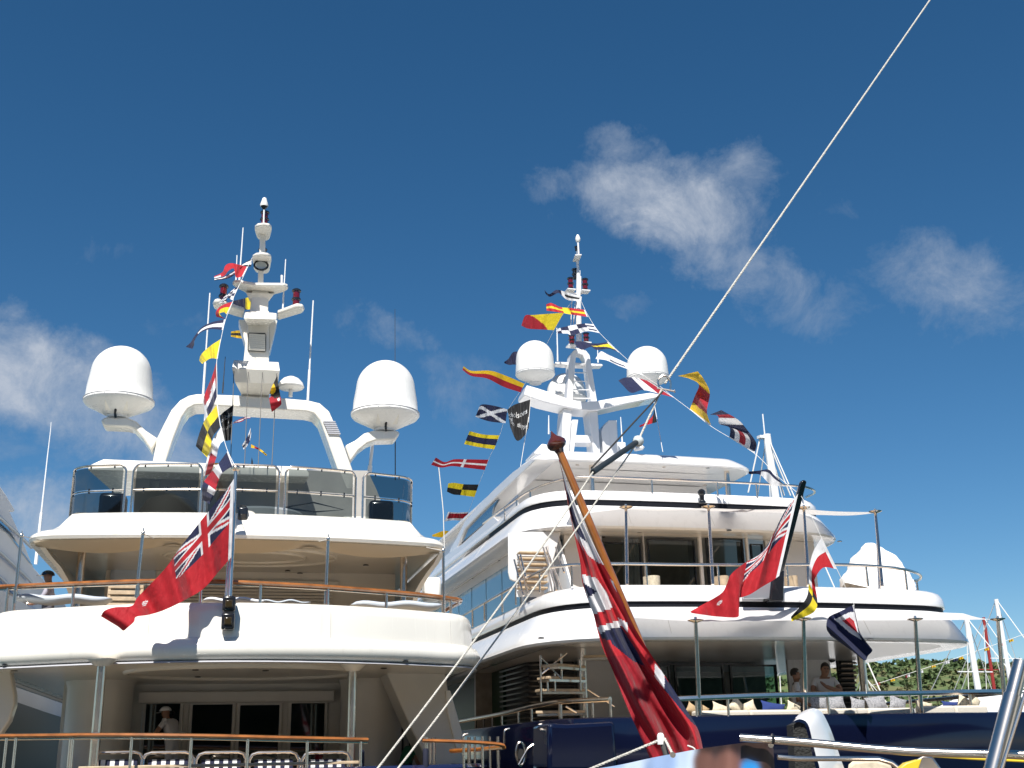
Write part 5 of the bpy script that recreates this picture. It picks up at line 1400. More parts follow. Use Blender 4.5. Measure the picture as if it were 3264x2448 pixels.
flag('courtesy_flag', 'small red and black flag folded on a halyard behind the spar', 'flag', A4, [(1333, 1010), (1330, 1060), (1290, 1100), (1255, 1118)], [(1350, 1095), (1345, 1100), (1300, 1112), (1258, 1126)], 31, lambda s, t: BLK if s < .3 else RED, hoist=False, amp=.05)
for (p0, p1, Y0, Y1) in ((A4([(1335, 990)])[0], A4([(1383, 1260)])[0], 31, 29), (A4([(655, 1070)])[0], A4([(610, 1345)])[0], 30.5, 30.5), (A4([(668, 950)])[0], A4([(655, 1100)])[0], 30.5, 30.5)):
    o = MB().tube([U(*p0, Y0), U(*p1, Y1)], .008, 6).build('flag_halyard', LINE); 
    o.parent = RY; o.matrix_parent_inverse = (Matrix.Translation(RY.location) @ Matrix.Rotation(R.th, 4, 'Z')).inverted()


def line(name, label, cat, pts, r, material, sag=0.0, n=24, group=None):
    C = catmull(pts, n)
    loc = C[0].copy()
    o = MB().tube(C, r, 7).build(name, material, loc=loc)
    return tag(o, label, cat, group)


def dress_line(name, label, Yf, P, r=.0055): return line(name, label, 'line', [U(x, y, Yf(x, y)) for x, y in P], r, LINE, n=40, group='thin lines carrying the signal flags')


dress_line('flag_line', 'thin white line of signal flags from the cream yacht mast to its ensign staff', YL, B7([(890, 880), (830, 1005), (720, 1240), (612, 1475)]) + A1([(1000, 665), (957, 770), (930, 885), (905, 1010), (906, 1130)]) + B8([(441, 940), (475, 1185), (545, 1440)]) + [(750, 1487)])
dress_line('flag_line', 'thin white line of signal flags from the right mast to the black staff', YR, B6([(885, 1050), (935, 1165), (1050, 1365), (1140, 1490)]) + B5([(1190, 265), (1300, 365), (1480, 540), (1690, 680)]) + A4([(1430, 955), (1530, 1030), (1640, 1118), (1745, 1182), (1880, 1268), (1955, 1340)]) + A6([(560, 335), (640, 400), (735, 480)]))
dress_line('flag_line', 'thin white line of signal flags hanging below the black staff', lambda x, y: 21.6, A6([(735, 480), (770, 545), (868, 752), (972, 965), (1078, 1190)]) + A8([(1180, 50), (1215, 240), (1240, 400), (1258, 590)]))
dress_line('flag_line', 'thin white line of signal flags from the right mast down to the bow', YB, B6([(750, 1060), (640, 1215), (505, 1452)]) + A4([(745, 690), (632, 895), (540, 1040), (497, 1172), (437, 1302)]) + A5([(570, 255), (500, 430), (427, 625), (363, 765), (290, 900)]))
line('flag_line', 'thin grey halyard beside the pennant left of the white yacht', 'line', [U(*A5([(218, 310)])[0], 22), U(*A5([(248, 600)])[0], 22), U(*A5([(252, 700)])[0], 22), U(*A5([(258, 880)])[0], 22)], .009, LINE, group='thin lines carrying the signal flags')

# ensigns
flag('ensign', 'red ensign with union canton on the stainless staff of the cream yacht', 'flag', A2, [(1100, 185), (1060, 245), (980, 340), (900, 440), (845, 512), (770, 615), (650, 740), (620, 783), (540, 790), (492, 806), (474, 832)], [(1087, 555), (1030, 620), (960, 700), (880, 750), (780, 800), (700, 825), (640, 835), (630, 858), (600, 885), (580, 900), (562, 885)], lambda x, y: 19.35, lambda s, t: ensign(s * 1.0, t), nu=120, nv=70, amp=.15, waves=2.9, ph=.7, lean=-1.15, group='red ensigns')
flag('ensign', 'red ensign with union canton drooping from the raked black staff', 'flag', A6, [(715, 465), (640, 560), (590, 650), (520, 790), (450, 872), (350, 932), (270, 1000), (240, 1070), (200, 1130), (60, 1212), (0, 1246)], [(590, 1010), (540, 1045), (480, 1080), (400, 1130), (345, 1150), (305, 1165), (310, 1230), (315, 1282), (190, 1280), (90, 1268), (10, 1256)], lambda x, y: 21.6, lambda s, t: ensign(s * .95, t * 1.15), nu=110, nv=60, amp=.12, waves=2.6, lean=-.2, group='red ensigns')

# foreground: varnished staff, large ensign
sa, sb = U(1779, 1427, 9.0), U(2068, 2120, 9.15)
dirv = (sb - sa).normalized(); base = sa + dirv * ((1.75 - sa.z) / dirv.z)
FS = empty('flagstaff', base, 0, 'varnished wooden flagstaff with dark mahogany finial, leaning in the foreground', 'flagstaff')
MB().tube([sa - base, (sa + base) / 2 - base, Vector((0, 0, 0))], [.030, .037, .042], 18).build('staff', TEAK, FS)
tip = U(1762, 1352, 9.0) - U(1790, 1420, 9.0)
ax = -dirv
MB().lathe([(.033, -.03), (.04, -.005), (.066, .010), (.080, .035), (.078, .06), (.056, .085), (.030, .105), (.014, .13), (.003, .155)], sa - base + ax * (-.01), 28, axis=tuple(ax)).build('finial', MAHOG, FS)
Lp = A5([(1063, 255), (1085, 340), (1130, 580), (1160, 720), (1190, 860), (1215, 980), (1230, 1120), (1280, 1270), (1310, 1350)]) + A7([(1225, 350), (1265, 480), (1340, 650), (1430, 880), (1520, 1080), (1600, 1260), (1640, 1340)])
Rp = A5([(1070, 255), (1092, 340), (1178, 560), (1238, 700), (1312, 860), (1378, 990), (1445, 1110), (1510, 1240), (1552, 1340), (1600, 1440)]) + A7([(1510, 370), (1570, 470), (1680, 640), (1820, 860), (1930, 1040), (1972, 1200), (1985, 1330)])
p7 = lambda pts: [((1350 + .4521 * x - 1300) / .4521, (1850 + .4521 * y - 1350) / .4521) for x, y in pts]
paintE = [(WHT, [(1085, 330), (1110, 370), (1160, 500), (1240, 640), (1300, 780), (1390, 950), (1410, 1010), (1340, 980), (1270, 930), (1200, 800), (1140, 580), (1100, 400)]),
          (NVY, [(1130, 560), (1150, 570), (1200, 700), (1270, 845), (1215, 800), (1165, 720)]), (NVY, [(1118, 470), (1135, 500), (1165, 600), (1180, 690), (1150, 640)]),
          (WHT, [(1160, 690), (1185, 760), (1240, 900), (1180, 790)]),
          (WHT, [(1225, 1060), (1330, 1090), (1400, 1190), (1445, 1300), (1305, 1345), (1250, 1170)]),
          (NVY, [(1232, 1120), (1335, 1185), (1275, 1225)]),
          (WHT, [(1425, 1095), (1445, 1110), (1475, 1190), (1450, 1150)]),
          (WHT, p7([(1222, 330), (1395, 275), (1395, 325), (1290, 355), (1250, 380)])), (WHT, p7([(1365, 260), (1440, 300), (1440, 370), (1400, 320)])),
          (NVY, p7([(1245, 380), (1290, 350), (1390, 325), (1440, 400), (1500, 490), (1560, 605), (1480, 570), (1330, 450), (1320, 425), (1262, 412)])),
          (WHT, p7([(1632, 585), (1700, 660), (1700, 770), (1628, 680)])), (NVY, p7([(1700, 680), (1760, 760), (1850, 890), (1925, 1030), (1880, 990), (1740, 820), (1698, 770)]))]
Yc = lambda x, y: 8.75
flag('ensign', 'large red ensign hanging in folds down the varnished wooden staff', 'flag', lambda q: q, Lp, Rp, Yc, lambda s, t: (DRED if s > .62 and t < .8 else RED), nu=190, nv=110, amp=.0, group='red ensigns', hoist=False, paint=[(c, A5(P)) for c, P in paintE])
# fold relief on the big ensign
fo = bpy.data.objects[[o.name for o in bpy.data.objects if o.get('label', '').startswith('large red ensign')][0]]
W65 = 111
for i in range(191):
    for j in range(W65):
        v = fo.data.vertices[i * W65 + j]; s, t = i / 190, j / 110
        d = .07 * math.sin(t * 9.5 + s * 3.0) + .035 * math.sin(t * 21 - s * 9) + .05 * math.sin(s * 14 + t * 4) * s
        p = v.co + fo.location; r = (p - EYE); v.co = p + r * (d * (.35 + s) / r.length) - fo.location
# gold fringe cord at the foot
line('rope', 'thin cream lacing at the lower corner of the large ensign', 'rope', [U(*A7([(1860, 1165)])[0], 8.6), U(*A7([(1900, 1180)])[0], 8.6), U(*A7([(1920, 1200)])[0], 8.6)], .006, LINE)

# ropes and passerelle lifting spar
SH = U(2120, 1222, 8.0)
def twisted(name, label, p0, p1, r, sag=.0):
    n = 90; C = []
    for i in range(n + 1):
        t = i / n; q = Vector(p0).lerp(Vector(p1), t); q.z -= sag * 4 * t * (1 - t); C.append(q)
    loc = C[0].copy(); d = (C[-1] - C[0]).normalized(); a = d.orthogonal().normalized(); b = d.cross(a)
    L_ = (C[-1] - C[0]).length; m = MB()
    k = int(L_ / (r * 1.4)); k = min(k, 700)
    for st in range(3):
        pts = []
        for i in range(k + 1):
            t = i / k; q = Vector(p0).lerp(Vector(p1), t); q.z -= sag * 4 * t * (1 - t)
            an = t * L_ / (r * 7) * 2 * math.pi + st * 2 * math.pi / 3
            pts.append(q + (a * math.cos(an) + b * math.sin(an)) * r * .5)
        m.tube(pts, r * .58, 6)
    o = m.build(name, ROPE, loc=loc)
    return tag(o, label, 'rope')


twisted('rope', 'long white rope rising from the shackle towards the sky', SH, U(2985, -30, 10.5), .0088)
ball = U(2034, 1406, 7.7); spl = U(1890, 1505, 7.2)
twisted('rope', 'short white rope from the shackle down to the spar ball', SH + Vector((-.03, 0, -.05)), ball, .0075)
line('wire', 'dark wire from the shackle to the lower end of the spar', 'wire', [SH + Vector((-.02, 0, -.06)), U(1885, 1492, 7.2)], .006, WIRE)
twisted('rope', 'white bridle rope running from the lower end of the spar', spl, U(1180, 2480, 5.6), .0056, .03)
twisted('rope', 'white bridle rope running from the ball end of the spar', ball, U(1245, 2480, 5.8), .0056, .03)
SPR = empty('lifting_spar', spl, 0, 'charcoal spreader spar with pale ball end, slung between the ropes', 'spar')
MB().tube([Vector((0, 0, 0)), ball - spl], .019, 16).build('spar', DKGREY, SPR)
MB().lathe([(.005, -.04), (.025, -.032), (.038, -.012), (.04, .0), (.038, .012), (.025, .032), (.005, .04)], ball - spl, 20).build('ball_end', mat('pale_ball', (.55, .6, .6), .25, coat=.5), SPR)
SK = empty('shackle', SH, 0, 'polished steel bow shackle joining the long rope to the bridle', 'shackle')
sh = [Vector((-.045, 0, -.03)), Vector((-.05, 0, .02)), Vector((-.02, 0, .055)), Vector((.02, 0, .05)), Vector((.04, 0, .01)), Vector((.035, 0, -.05))]
MB().tube(catmull(sh, 20), .007, 8).build('bow', STEEL, SK)
MB().tube([Vector((-.06, 0, -.035)), Vector((.06, 0, -.06))], .007, 8).build('pin', STEEL, SK)
MB().lathe([(.005, -.004), (.012, -.004), (.012, .004), (.005, .004)], Vector((.065, 0, -.061)), 10, axis=(1, 0, 0)).build('pin_head', STEEL, SK)
twisted('rope', 'short white rope tied to the white post above the banner', U(*A7([(1150, 1340)])[0], 5.2), U(*A7([(1668, 1125)])[0], 5.2), .006)
twisted('rope', 'white lashing from the white post to the banner eyelet', U(*A7([(1700, 1115)])[0], 5.2), U(*A7([(1760, 1230)])[0], 5.1), .006)

# ------------------------------------------------------------------ deck furniture, cream yacht
chair0 = None
for i, (x, w) in enumerate(((372, 150), (535, 150), (705, 150), (873, 150), (1040, 150))):
    c = L.hit(x, 2430, v=-.15); wu = .42
    e = empty('deck_chair', L.W((c.x, -.15, 2.2)), L.th, 'navy and white striped deck chair with steel frame, ' + ('beside the port steel pillar', 'below the crew member in white', 'below the port middle door glass', 'below the starboard middle door glass', 'beside the starboard steel pillar')[i], 'deck chair', 'striped deck chairs in a row')
    zt = L.hit(x, 2398, v=-.15).z - 2.2
    w2 = .40
    fr_ = [Vector((-w2, -.05, -.2)), Vector((-w2, 0, zt - .12)), Vector((-w2 + .05, 0, zt - .03)), Vector((-w2 + .14, 0, zt)), Vector((w2 - .14, 0, zt)), Vector((w2 - .05, 0, zt - .03)), Vector((w2, 0, zt - .12)), Vector((w2, -.05, -.2))]
    MB().tube(fr_, .028, 10).build('frame', STEEL, e)
    MB().quad_grid([[(-.31, .06, -.1), (.31, .06, -.1)], [(-.31, .05, zt - .20), (.31, .05, zt - .20)], [(-.31, .07, zt - .115), (.31, .07, zt - .115)], [(-.31, .12, zt - .11), (.31, .12, zt - .11)], [(-.31, .14, -.1), (.31, .14, -.1)]]).build('backrest', STRIPES, e)
    MB().box((0, .4, .0), (.7, .75, .06)).build('seat', STRIPES, e, bevel=.02)
    for sx in (-1, 1): MB().tube([(sx * .43, .0, zt - .32), (sx * .43, .35, zt - .30), (sx * .43, .7, zt - .33), (sx * .43, .74, -.15)], .018, 8).build('arm_rest', STEEL, e)
a, b_ = L.hit(252, 2437, v=-.6), L.hit(1142, 2441, v=-.6)
o = MB().box(((0, 0, 0)), (b_.x - a.x, .16, .05)).build('bench_plank', TEAK2, bevel=.01)
o.location = L.W(((a.x + b_.x) / 2, -.6, (a.z + b_.z) / 2)); o.rotation_euler = (0, -(b_.z - a.z) / (b_.x - a.x) * .0, L.th); tag(o, 'pale teak plank running along behind the rail under the deck chairs', 'plank')
# sun pads on the upper deck bulwark
def pad(x0, x1, y, v, F, material, label, h=.14, name='sun_pad', cat='cushion', grp=None, d=.6):
    a, b_ = F.hit(x0, y, v=v), F.hit(x1, y, v=v); c = (a + b_) / 2; w = b_.x - a.x
    rows = []
    for i in range(17):
        s = i / 16; e = (1 - abs(2 * s - 1) ** 5); row = []
        for j in range(9):
            t = 2 * math.pi * j / 8
            row.append((w * (s - .5), d / 2 * math.cos(t) * (.6 + .4 * e), h / 2 * math.sin(t) * (e ** .5 if e > 0 else 0) + h / 2 + .02 * math.sin(s * 13)))
        rows.append(row)
    m = MB().quad_grid(rows)
    o = m.build(name, material, angle=180); o.location = F.W((c.x, v, c.z - h)); o.rotation_euler = (0, 0, F.th)
    return tag(o, label, cat, grp)


pad(45, 360, 1896, 1.35, L, PAD, 'grey blue sun pad along the bulwark by the man in the cap', .17)
pad(825, 990, 1916, .6, L, PAD, 'flat grey sun pad beside the ensign staff', .08)
pad(1115, 1410, 1917, 1.75, L, PAD, 'grey blue sun pad at the starboard end of the upper deck', .17)
pad(645, 855, 1908, .6, L, PADW, 'crumpled pale towel behind the stern floodlight', .11, 'towel', 'towel')
# slatted wooden chair on the upper deck
c = L.hit(400, 1890, v=2.2)
e = empty('slatted_chair', L.W((c.x, 2.2, 4.66)), L.th, 'pale wooden chair with slatted back behind the upper teak rail', 'chair')
zt = L.hit(400, 1862, v=2.2).z - 4.66
for i in range(6): MB().box((0, 0, zt - .04 - i * .115), (.62, .03, .075)).build('slat', TEAK2, e, bevel=.008)
for sx in (-1, 1):
    MB().box((sx * .29, .02, zt / 2), (.05, .05, zt)).build('back_post', TEAK2, e); MB().box((sx * .29, .5, .2), (.05, .05, .4)).build('leg', TEAK2, e)
MB().box((0, .28, .42), (.62, .55, .05)).build('seat', TEAK2, e)
# lifebuoy
p = L.W(L.hit(1337, 2305, v=5.9))
e = MB().tube([(.25 * math.cos(t), 0, .25 * math.sin(t)) for t in [2 * math.pi * i / 32 for i in range(32)]], .065, 12, closed=True).build('life_ring', ORANGE); e.location = p; e.rotation_euler = (0, 0, L.th); tag(e, 'dark red life ring hanging by the starboard side door', 'life ring')
# pot plant
p = L.hit(395, 2400, v=4.4)
e = empty('pot_plant', L.W((p.x, 4.4, 2.15)), 0, 'leafy green pot plant beside the port round pillar', 'plant')
MB().lathe([(.12, 0), (.17, .3), (.18, .32), (.15, .32)], (0, 0, 0), 16).build('pot', mat('terracotta', (.2, .09, .05), .7), e)
for i in range(14):
    a = i * 2.4; m = MB(); r = random.uniform(.25, .45); rows = []
    for k in range(6):
        t = k / 5; w = .035 * math.sin(math.pi * min(1, t + .1)); cpt = Vector((math.cos(a) * r * t, math.sin(a) * r * t, .32 + .5 * t - .35 * t * t)); n = Vector((-math.sin(a), math.cos(a), 0))
        rows.append([cpt - n * w, cpt + n * w])
    m.quad_grid(rows).build('leaf', PLANT, e)

# ------------------------------------------------------------------ deck furniture, white yacht
def sofa(x0, x1, y, v, n, label):
    a, b_ = R.hit(x0, y, v=v), R.hit(x1, y, v=v); w = b_.x - a.x
    e = empty('sofa', R.W(((a.x + b_.x) / 2, v, 2.6)), R.th, label, 'sofa', 'oatmeal sofas on the aft main deck')
    zt = (a.z + b_.z) / 2 - 2.6
    for i in range(n):
        MB().box((-w / 2 + w * (i + .5) / n, 0, zt - .22), (w / n - .012, .28, .44)).build('back_cushion', SOFA, e, bevel=.04)
    MB().box((0, .45, zt - .42), (w, .7, .2)).build('seat', SOFA, e, bevel=.04)
    return e


sofa(2210, 2545, 2264, -.30, 2, 'oatmeal sofa back between two awning posts, port of the white seat shell')
sofa(2600, 2905, 2258, -.32, 2, 'oatmeal sofa back with grey patterned cushions on it')
sofa(2925, 3135, 2250, -.34, 2, 'oatmeal sofa back at the starboard end by the far hill')


def cushion(x, y, w, h, material, label, v=-.05, rot=0.0, seed=0):
    random.seed(seed + 50); c = R.hit(x, y, v=v); rows = []
    W_, H_ = w / FPX * 23.5, h / FPX * 23.5
    for i in range(9):
        s = -1 + i / 4; row = []
        for j in range(9):
            t = -1 + j / 4
            k = 1 - .16 * (1 - s * s) - .0; l = 1 - .16 * (1 - t * t)
            row.append((s * W_ / 2 * (1 - .14 * (1 - t * t)) * 1.1, -.085 * (max(0, (1 - s * s) * (1 - t * t))) ** .5, t * H_ / 2 * (1 - .14 * (1 - s * s)) * 1.1))
        rows.append(row)
    m = MB().quad_grid(rows); m.quad_grid([[(p[0], -p[1] + .004, p[2]) for p in r] for r in rows])
    o = m.build('cushion', material, angle=180); o.location = R.W(c); o.rotation_euler = (-.2, rot, R.th + .1)
    return tag(o, label, 'cushion', 'cushions on the aft main deck sofas')


CU = mat('tan_cushion_cloth', (.42, .30, .17), .9, var=.2, vscale=20); CU2 = mat('cream_cushion_cloth', (.62, .54, .40), .9, var=.25, vscale=25); CU3 = mat('blue_cushion_cloth', (.015, .035, .16), .9)
for i, (x, y, w, h, mt, lb, rt) in enumerate(((2205, 2262, 34, 32, CU, 'tan cushion poking up beside the large ensign', .6), (2240, 2264, 36, 30, CU, 'tan cushion leaning at the foot of the first awning post', .5), (2300, 2262, 60, 30, CU2, 'cream cushion lying low beside a tan and cream pair', .3),
                                             (2348, 2252, 44, 44, CU2, 'cream cushion standing on its corner', .8), (2385, 2258, 52, 36, CU2, 'cream cushion leaning right of the one standing on its corner', -.3), (2465, 2258, 78, 34, CU3, 'royal blue cushion on the port sofa', .15), (2530, 2258, 46, 32, CU2, 'small cream cushion beside the royal blue one', .4),
                                             (2610, 2244, 58, 42, HOUND, 'dark patterned cushion shaded below the standing man', .1), (2665, 2244, 62, 44, HOUND, 'dark patterned cushion next to the one below the standing man', -.1), (2735, 2248, 50, 40, HOUND, 'grey patterned cushion beside the far pillar', .2), (2795, 2244, 70, 46, HOUND, 'large grey patterned cushion in the sun', -.15), (2862, 2245, 60, 44, HOUND, 'grey patterned cushion next to an awning post', .3),
                                             (2945, 2250, 60, 26, CU2, 'cream cushion at the near end of the starboard sofa', .2), (3030, 2248, 60, 22, CU3, 'flat navy cushion on the starboard sofa', .05), (3072, 2240, 42, 40, CU2, 'sandy cushion beside the navy cushion', .5), (3105, 2238, 40, 42, CU2, 'sandy cushion at the very end of the starboard sofa', .7))):
    cushion(x, y, w, h, mt, lb, rot=rt, seed=i)
# chairs on the upper deck of the white yacht
for (x0, x1, lb) in ((2050, 2100, 'beige tub chair behind the upper deck rail near the varnished staff'), (2275, 2318, 'pale wooden chair back behind the drooping ensign'), (2500, 2535, 'pale wooden chair back beside the raked black staff')):
    a, b_ = R.hit(x0, 1850, v=.9), R.hit(x1, 1850, v=.9); w = b_.x - a.x
    e = empty('deck_armchair', R.W(((a.x + b_.x) / 2, .9, z2s0 - .05)), R.th, lb, 'chair')
    zt = a.z - z2s0 + .12
    MB().quad_grid([[(w / 2 * math.cos(t), -.25 * math.sin(t), z) for t in [math.pi * i / 12 for i in range(13)]] for z in (.2, zt - .04, zt)]).build('backrest', CU2 if 'tub' in lb else TEAK2, e)
    MB().box((0, .05, .38), (w * .9, .42, .08)).build('seat', CU2, e, bevel=.02)
# covered equipment on the upper deck, right
def covered():
    prof = C = A6([(1010, 1075), (1030, 1000), (1080, 900), (1115, 850), (1140, 815), (1175, 806), (1215, 820), (1240, 850), (1300, 885), (1340, 940), (1370, 1000), (1412, 1050), (1405, 1080)])
    P = px(R, prof, v=2.0); zb = min(p.z for p in P) - .6; rows = []
    cxm = sum(p.x for p in P) / len(P)
    for k in range(15):
        t = k / 14; ang = math.pi * t; f = math.sin(ang) ** .9; row = []
        for i, p in enumerate(catmull(P, 36)):
            q = Vector((cxm + (p.x - cxm) * (.45 + .55 * f), 2.0 - .75 * math.cos(ang), zb + (p.z - zb) * (.12 + .88 * f)))
            q += Vector((random.uniform(-1, 1), random.uniform(-1, 1), random.uniform(-1, 1))) * .006 + Vector((.05 * abs(math.sin(i * .41 - k * .5)), -.10 * abs(math.sin(i * .5 + k * .55)), .05 * abs(math.sin(i * .37 - k * .7))))
            row.append(q)
        rows.append(row)
    loc = Vector((cxm, 2.0, zb))
    o = MB().quad_grid(rows).build('covered_crane', COVER, angle=30, loc=loc)
    o.location = R.W(loc); o.rotation_euler = (0, 0, R.th)
    tag(o, 'deck crane wrapped in a creased white cover on the starboard upper deck', 'cover')


covered()

# ------------------------------------------------------------------ people
SKIN = (0.30, 0.16, 0.10); HAIR = (0.015, 0.010, 0.008)


def person(label, base, heading, H, joints, cols, extras=(), scale=1.0):
    """joints: name -> (x, y, z, r) in units of stature, x right, y forward, z up; cols: function(face centre) -> colour"""
    J = joints; names = list(J)
    bones = [('pelvis', 'waist'), ('waist', 'chest'), ('chest', 'neck'), ('neck', 'head0'), ('head0', 'head1'), ('head1', 'head2'),
             ('chest', 'shl'), ('shl', 'ell'), ('ell', 'wrl'), ('wrl', 'hal'), ('chest', 'shr'), ('shr', 'elr'), ('elr', 'wrr'), ('wrr', 'har'),
             ('pelvis', 'hpl'), ('hpl', 'knl'), ('knl', 'anl'), ('anl', 'tol'), ('pelvis', 'hpr'), ('hpr', 'knr'), ('knr', 'anr'), ('anr', 'tor')]
    for sd, h in (('l', 'hal'), ('r', 'har')):
        hx, hy, hz_, _ = J[h]; w = Vector(J['wr' + sd][:3]); d = (Vector((hx, hy, hz_)) - w).normalized(); sidev = d.cross(Vector((0, 0, 1))); sidev = sidev.normalized() if sidev.length > .1 else Vector((1, 0, 0))
        for k, (off, ln) in enumerate(((-.018, .026), (-.006, .034), (.006, .036), (.017, .029))):
            n = f'f{sd}{k}'; p = Vector((hx, hy, hz_)) + sidev * off + d * ln; J[n] = (*p, .0052); bones.append((h, n))
        p = w + d * .025 + sidev * -.032; J['t' + sd] = (*p, .006); bones.append(('wr' + sd, 't' + sd))
    names = list(J); idx = {n: i for i, n in enumerate(names)}
    me = bpy.data.meshes.new('person'); me.from_pydata([tuple(Vector(J[n][:3]) * H) for n in names], [(idx[a], idx[b]) for a, b in bones], [])
    tmp = bpy.data.objects.new('person', me); col.objects.link(tmp)
    md = tmp.modifiers.new('skin', 'SKIN'); md.use_smooth_shade = True
    for n in names:
        r = J[n][3] * H
        sv = me.skin_vertices[0].data[idx[n]]; sv.radius = (r * (J[n][4] if len(J[n]) > 4 else 1), r); sv.use_root = (n == 'pelvis')
    sb_ = tmp.modifiers.new('sub', 'SUBSURF'); sb_.levels = 2
    dg = bpy.context.evaluated_depsgraph_get(); em = bpy.data.meshes.new_from_object(tmp.evaluated_get(dg)); bpy.data.objects.remove(tmp)
    at = em.attributes.new('design', 'FLOAT_COLOR', 'FACE')
    NJ = [(n, Vector(J[n][:3]) * H) for n in names]
    for p in em.polygons:
        c = p.center; n = min(NJ, key=lambda q: (q[1] - c).length - J[q[0]][3] * H * .7)[0]
        at.data[p.index].color = (*cols(n, c / H), 1); p.use_smooth = True
    em.materials.clear(); em.materials.append(PEOPLE)
    o = bpy.data.objects.new('person', em); col.objects.link(o); o.location = base; o.rotation_euler = (0, 0, heading)
    tag(o, label, 'person', None)
    hd = Vector(J['head1'][:3]) * H; up = (Vector(J['head2'][:3]) - Vector(J['head0'][:3])).normalized()
    for kind, m_ in extras:
        q = Vector((0, 0, 1)).rotation_difference(up)
        if kind == 'hair':
            m = MB(); rows = []
            for i in range(9):
                a = math.pi * .62 * i / 8; row = []
                for k in range(17):
                    b_ = 2 * math.pi * k / 16; rr = .058 * H * (1 + .05 * math.sin(5 * b_ + i)); v = Vector((math.sin(a) * math.cos(b_) * rr * .95, math.sin(a) * math.sin(b_) * rr * 1.12 - .006 * H - (.03 * H * max(0, math.sin(b_)) if a > 1.1 else 0), math.cos(a) * rr * 1.15 + .012 * H))
                    row.append(hd + q @ v)
                rows.append(row)
            MB().quad_grid(rows).build('hair', m_, o, angle=180)
        if kind == 'cap':
            m = MB(); rows = []
            for i in range(6):
                a = math.pi * .5 * i / 5
                rows.append([hd + q @ (Vector((math.sin(a) * math.cos(t) * .068 * H, math.sin(a) * math.sin(t) * .080 * H, math.cos(a) * .062 * H + .012 * H))) for t in [2 * math.pi * k / 18 for k in range(19)]])
            m.quad_grid(rows)
            m.quad_grid([[hd + q @ Vector((math.cos(t) * .06 * H * s_,   .05 * H + math.sin(t) * .085 * H * s_, .018 * H - .012 * H * s_)) for t in [math.pi * k / 10 for k in range(11)]] for s_ in (.3, 1.0)])
            m.build('cap', m_, o, angle=60)
        if kind == 'face':
            fm = MB()
            for sx in (-1, 1): fm.lathe([(.001, 0), (.008 * H, .003 * H), (.004 * H, .006 * H)], hd + q @ Vector((sx * .018 * H, .052 * H, .004 * H)), 8, axis=(0, 1, 0))
            fm.box(hd + q @ Vector((0, .053 * H, -.035 * H)), (.026 * H, .008 * H, .005 * H)); fm.build('eyes_and_mouth', m_, o)
            MB().hull([hd + q @ Vector(v_) * 1 for v_ in ((0, .062 * H, -.014 * H), (.007 * H, .05 * H, -.017 * H), (-.007 * H, .05 * H, -.017 * H), (0, .05 * H, .008 * H))]).build('nose', mat('skin_tone', SKIN, .6), o)
            for sx in (-1, 1): MB().hull([hd + q @ Vector((sx * .052 * H + dx * H, dy * H, dz * H)) for dx, dy, dz in ((0, .008, .01), (0, -.012, .012), (0, .002, -.02), (sx * .006, -.006, .012), (sx * .006, 0, -.012))]).build('ear', mat('skin_tone', SKIN, .6), o)
    return o


def stand():
    return {'pelvis': (0, 0, .53, .085, 1.2), 'waist': (0, 0, .61, .08, 1.25), 'chest': (0, 0, .73, .085, 1.5), 'neck': (0, .005, .83, .034), 'head0': (0, .012, .88, .046), 'head1': (0, .012, .93, .058), 'head2': (0, .01, .97, .042),
            'shl': (-.115, 0, .80, .042), 'ell': (-.15, -.01, .63, .031), 'wrl': (-.15, .05, .50, .021), 'hal': (-.15, .07, .455, .02), 'shr': (.115, 0, .80, .042), 'elr': (.15, -.01, .63, .031), 'wrr': (.15, .05, .50, .021), 'har': (.15, .07, .455, .02),
            'hpl': (-.055, 0, .49, .062), 'knl': (-.06, .01, .27, .046), 'anl': (-.06, 0, .045, .03), 'tol': (-.065, .09, .015, .022), 'hpr': (.055, 0, .49, .062), 'knr': (.06, .01, .27, .046), 'anr': (.06, 0, .045, .03), 'tor': (.065, .09, .015, .022)}


def dress(shirt, trousers, sleeve='short', skin=SKIN):
    def f(n, c):
        if n[0] in 'f' and n[1:2] in 'lr' or n in ('hal', 'har', 'tl', 'tr', 'head0', 'head1', 'head2', 'neck'): return skin
        if n.startswith('wr') or (n.startswith('el') and sleeve == 'short'): return skin if sleeve == 'short' else shirt
        if n in ('chest', 'waist', 'shl', 'shr') or n.startswith('el'): return shirt
        if n.startswith('to'): return (.05, .04, .035)
        return trousers
    return f


FACE = mat('eye_dark', (.02, .015, .012), .4); HAIRM = mat('dark_hair', HAIR, .5); HAIRB = mat('brown_hair', (.03, .017, .010), .5)
# man with black cap on the cream yacht, facing left
h = L.hit(163, 1832, v=3.6); H = (h.z - 4.66) / 1.0
J = stand(); J.update({'head0': (0, .03, .87, .046), 'head1': (0, .035, .92, .058), 'head2': (0, .03, .965, .042), 'ell': (-.17, .05, .66, .031), 'wrl': (-.10, .16, .62, .021), 'hal': (-.08, .2, .61, .02), 'elr': (.17, .05, .66, .031), 'wrr': (.10, .16, .60, .021), 'har': (.08, .2, .59, .02)})
person('man in black cap and grey shirt behind the upper teak rail', L.W((h.x, 3.6, 4.66)), L.th + R_(95), max(1.6, H), J, dress((.33, .31, .37), (.1, .1, .12), 'long'), (('cap', BLACK), ('face', FACE)))
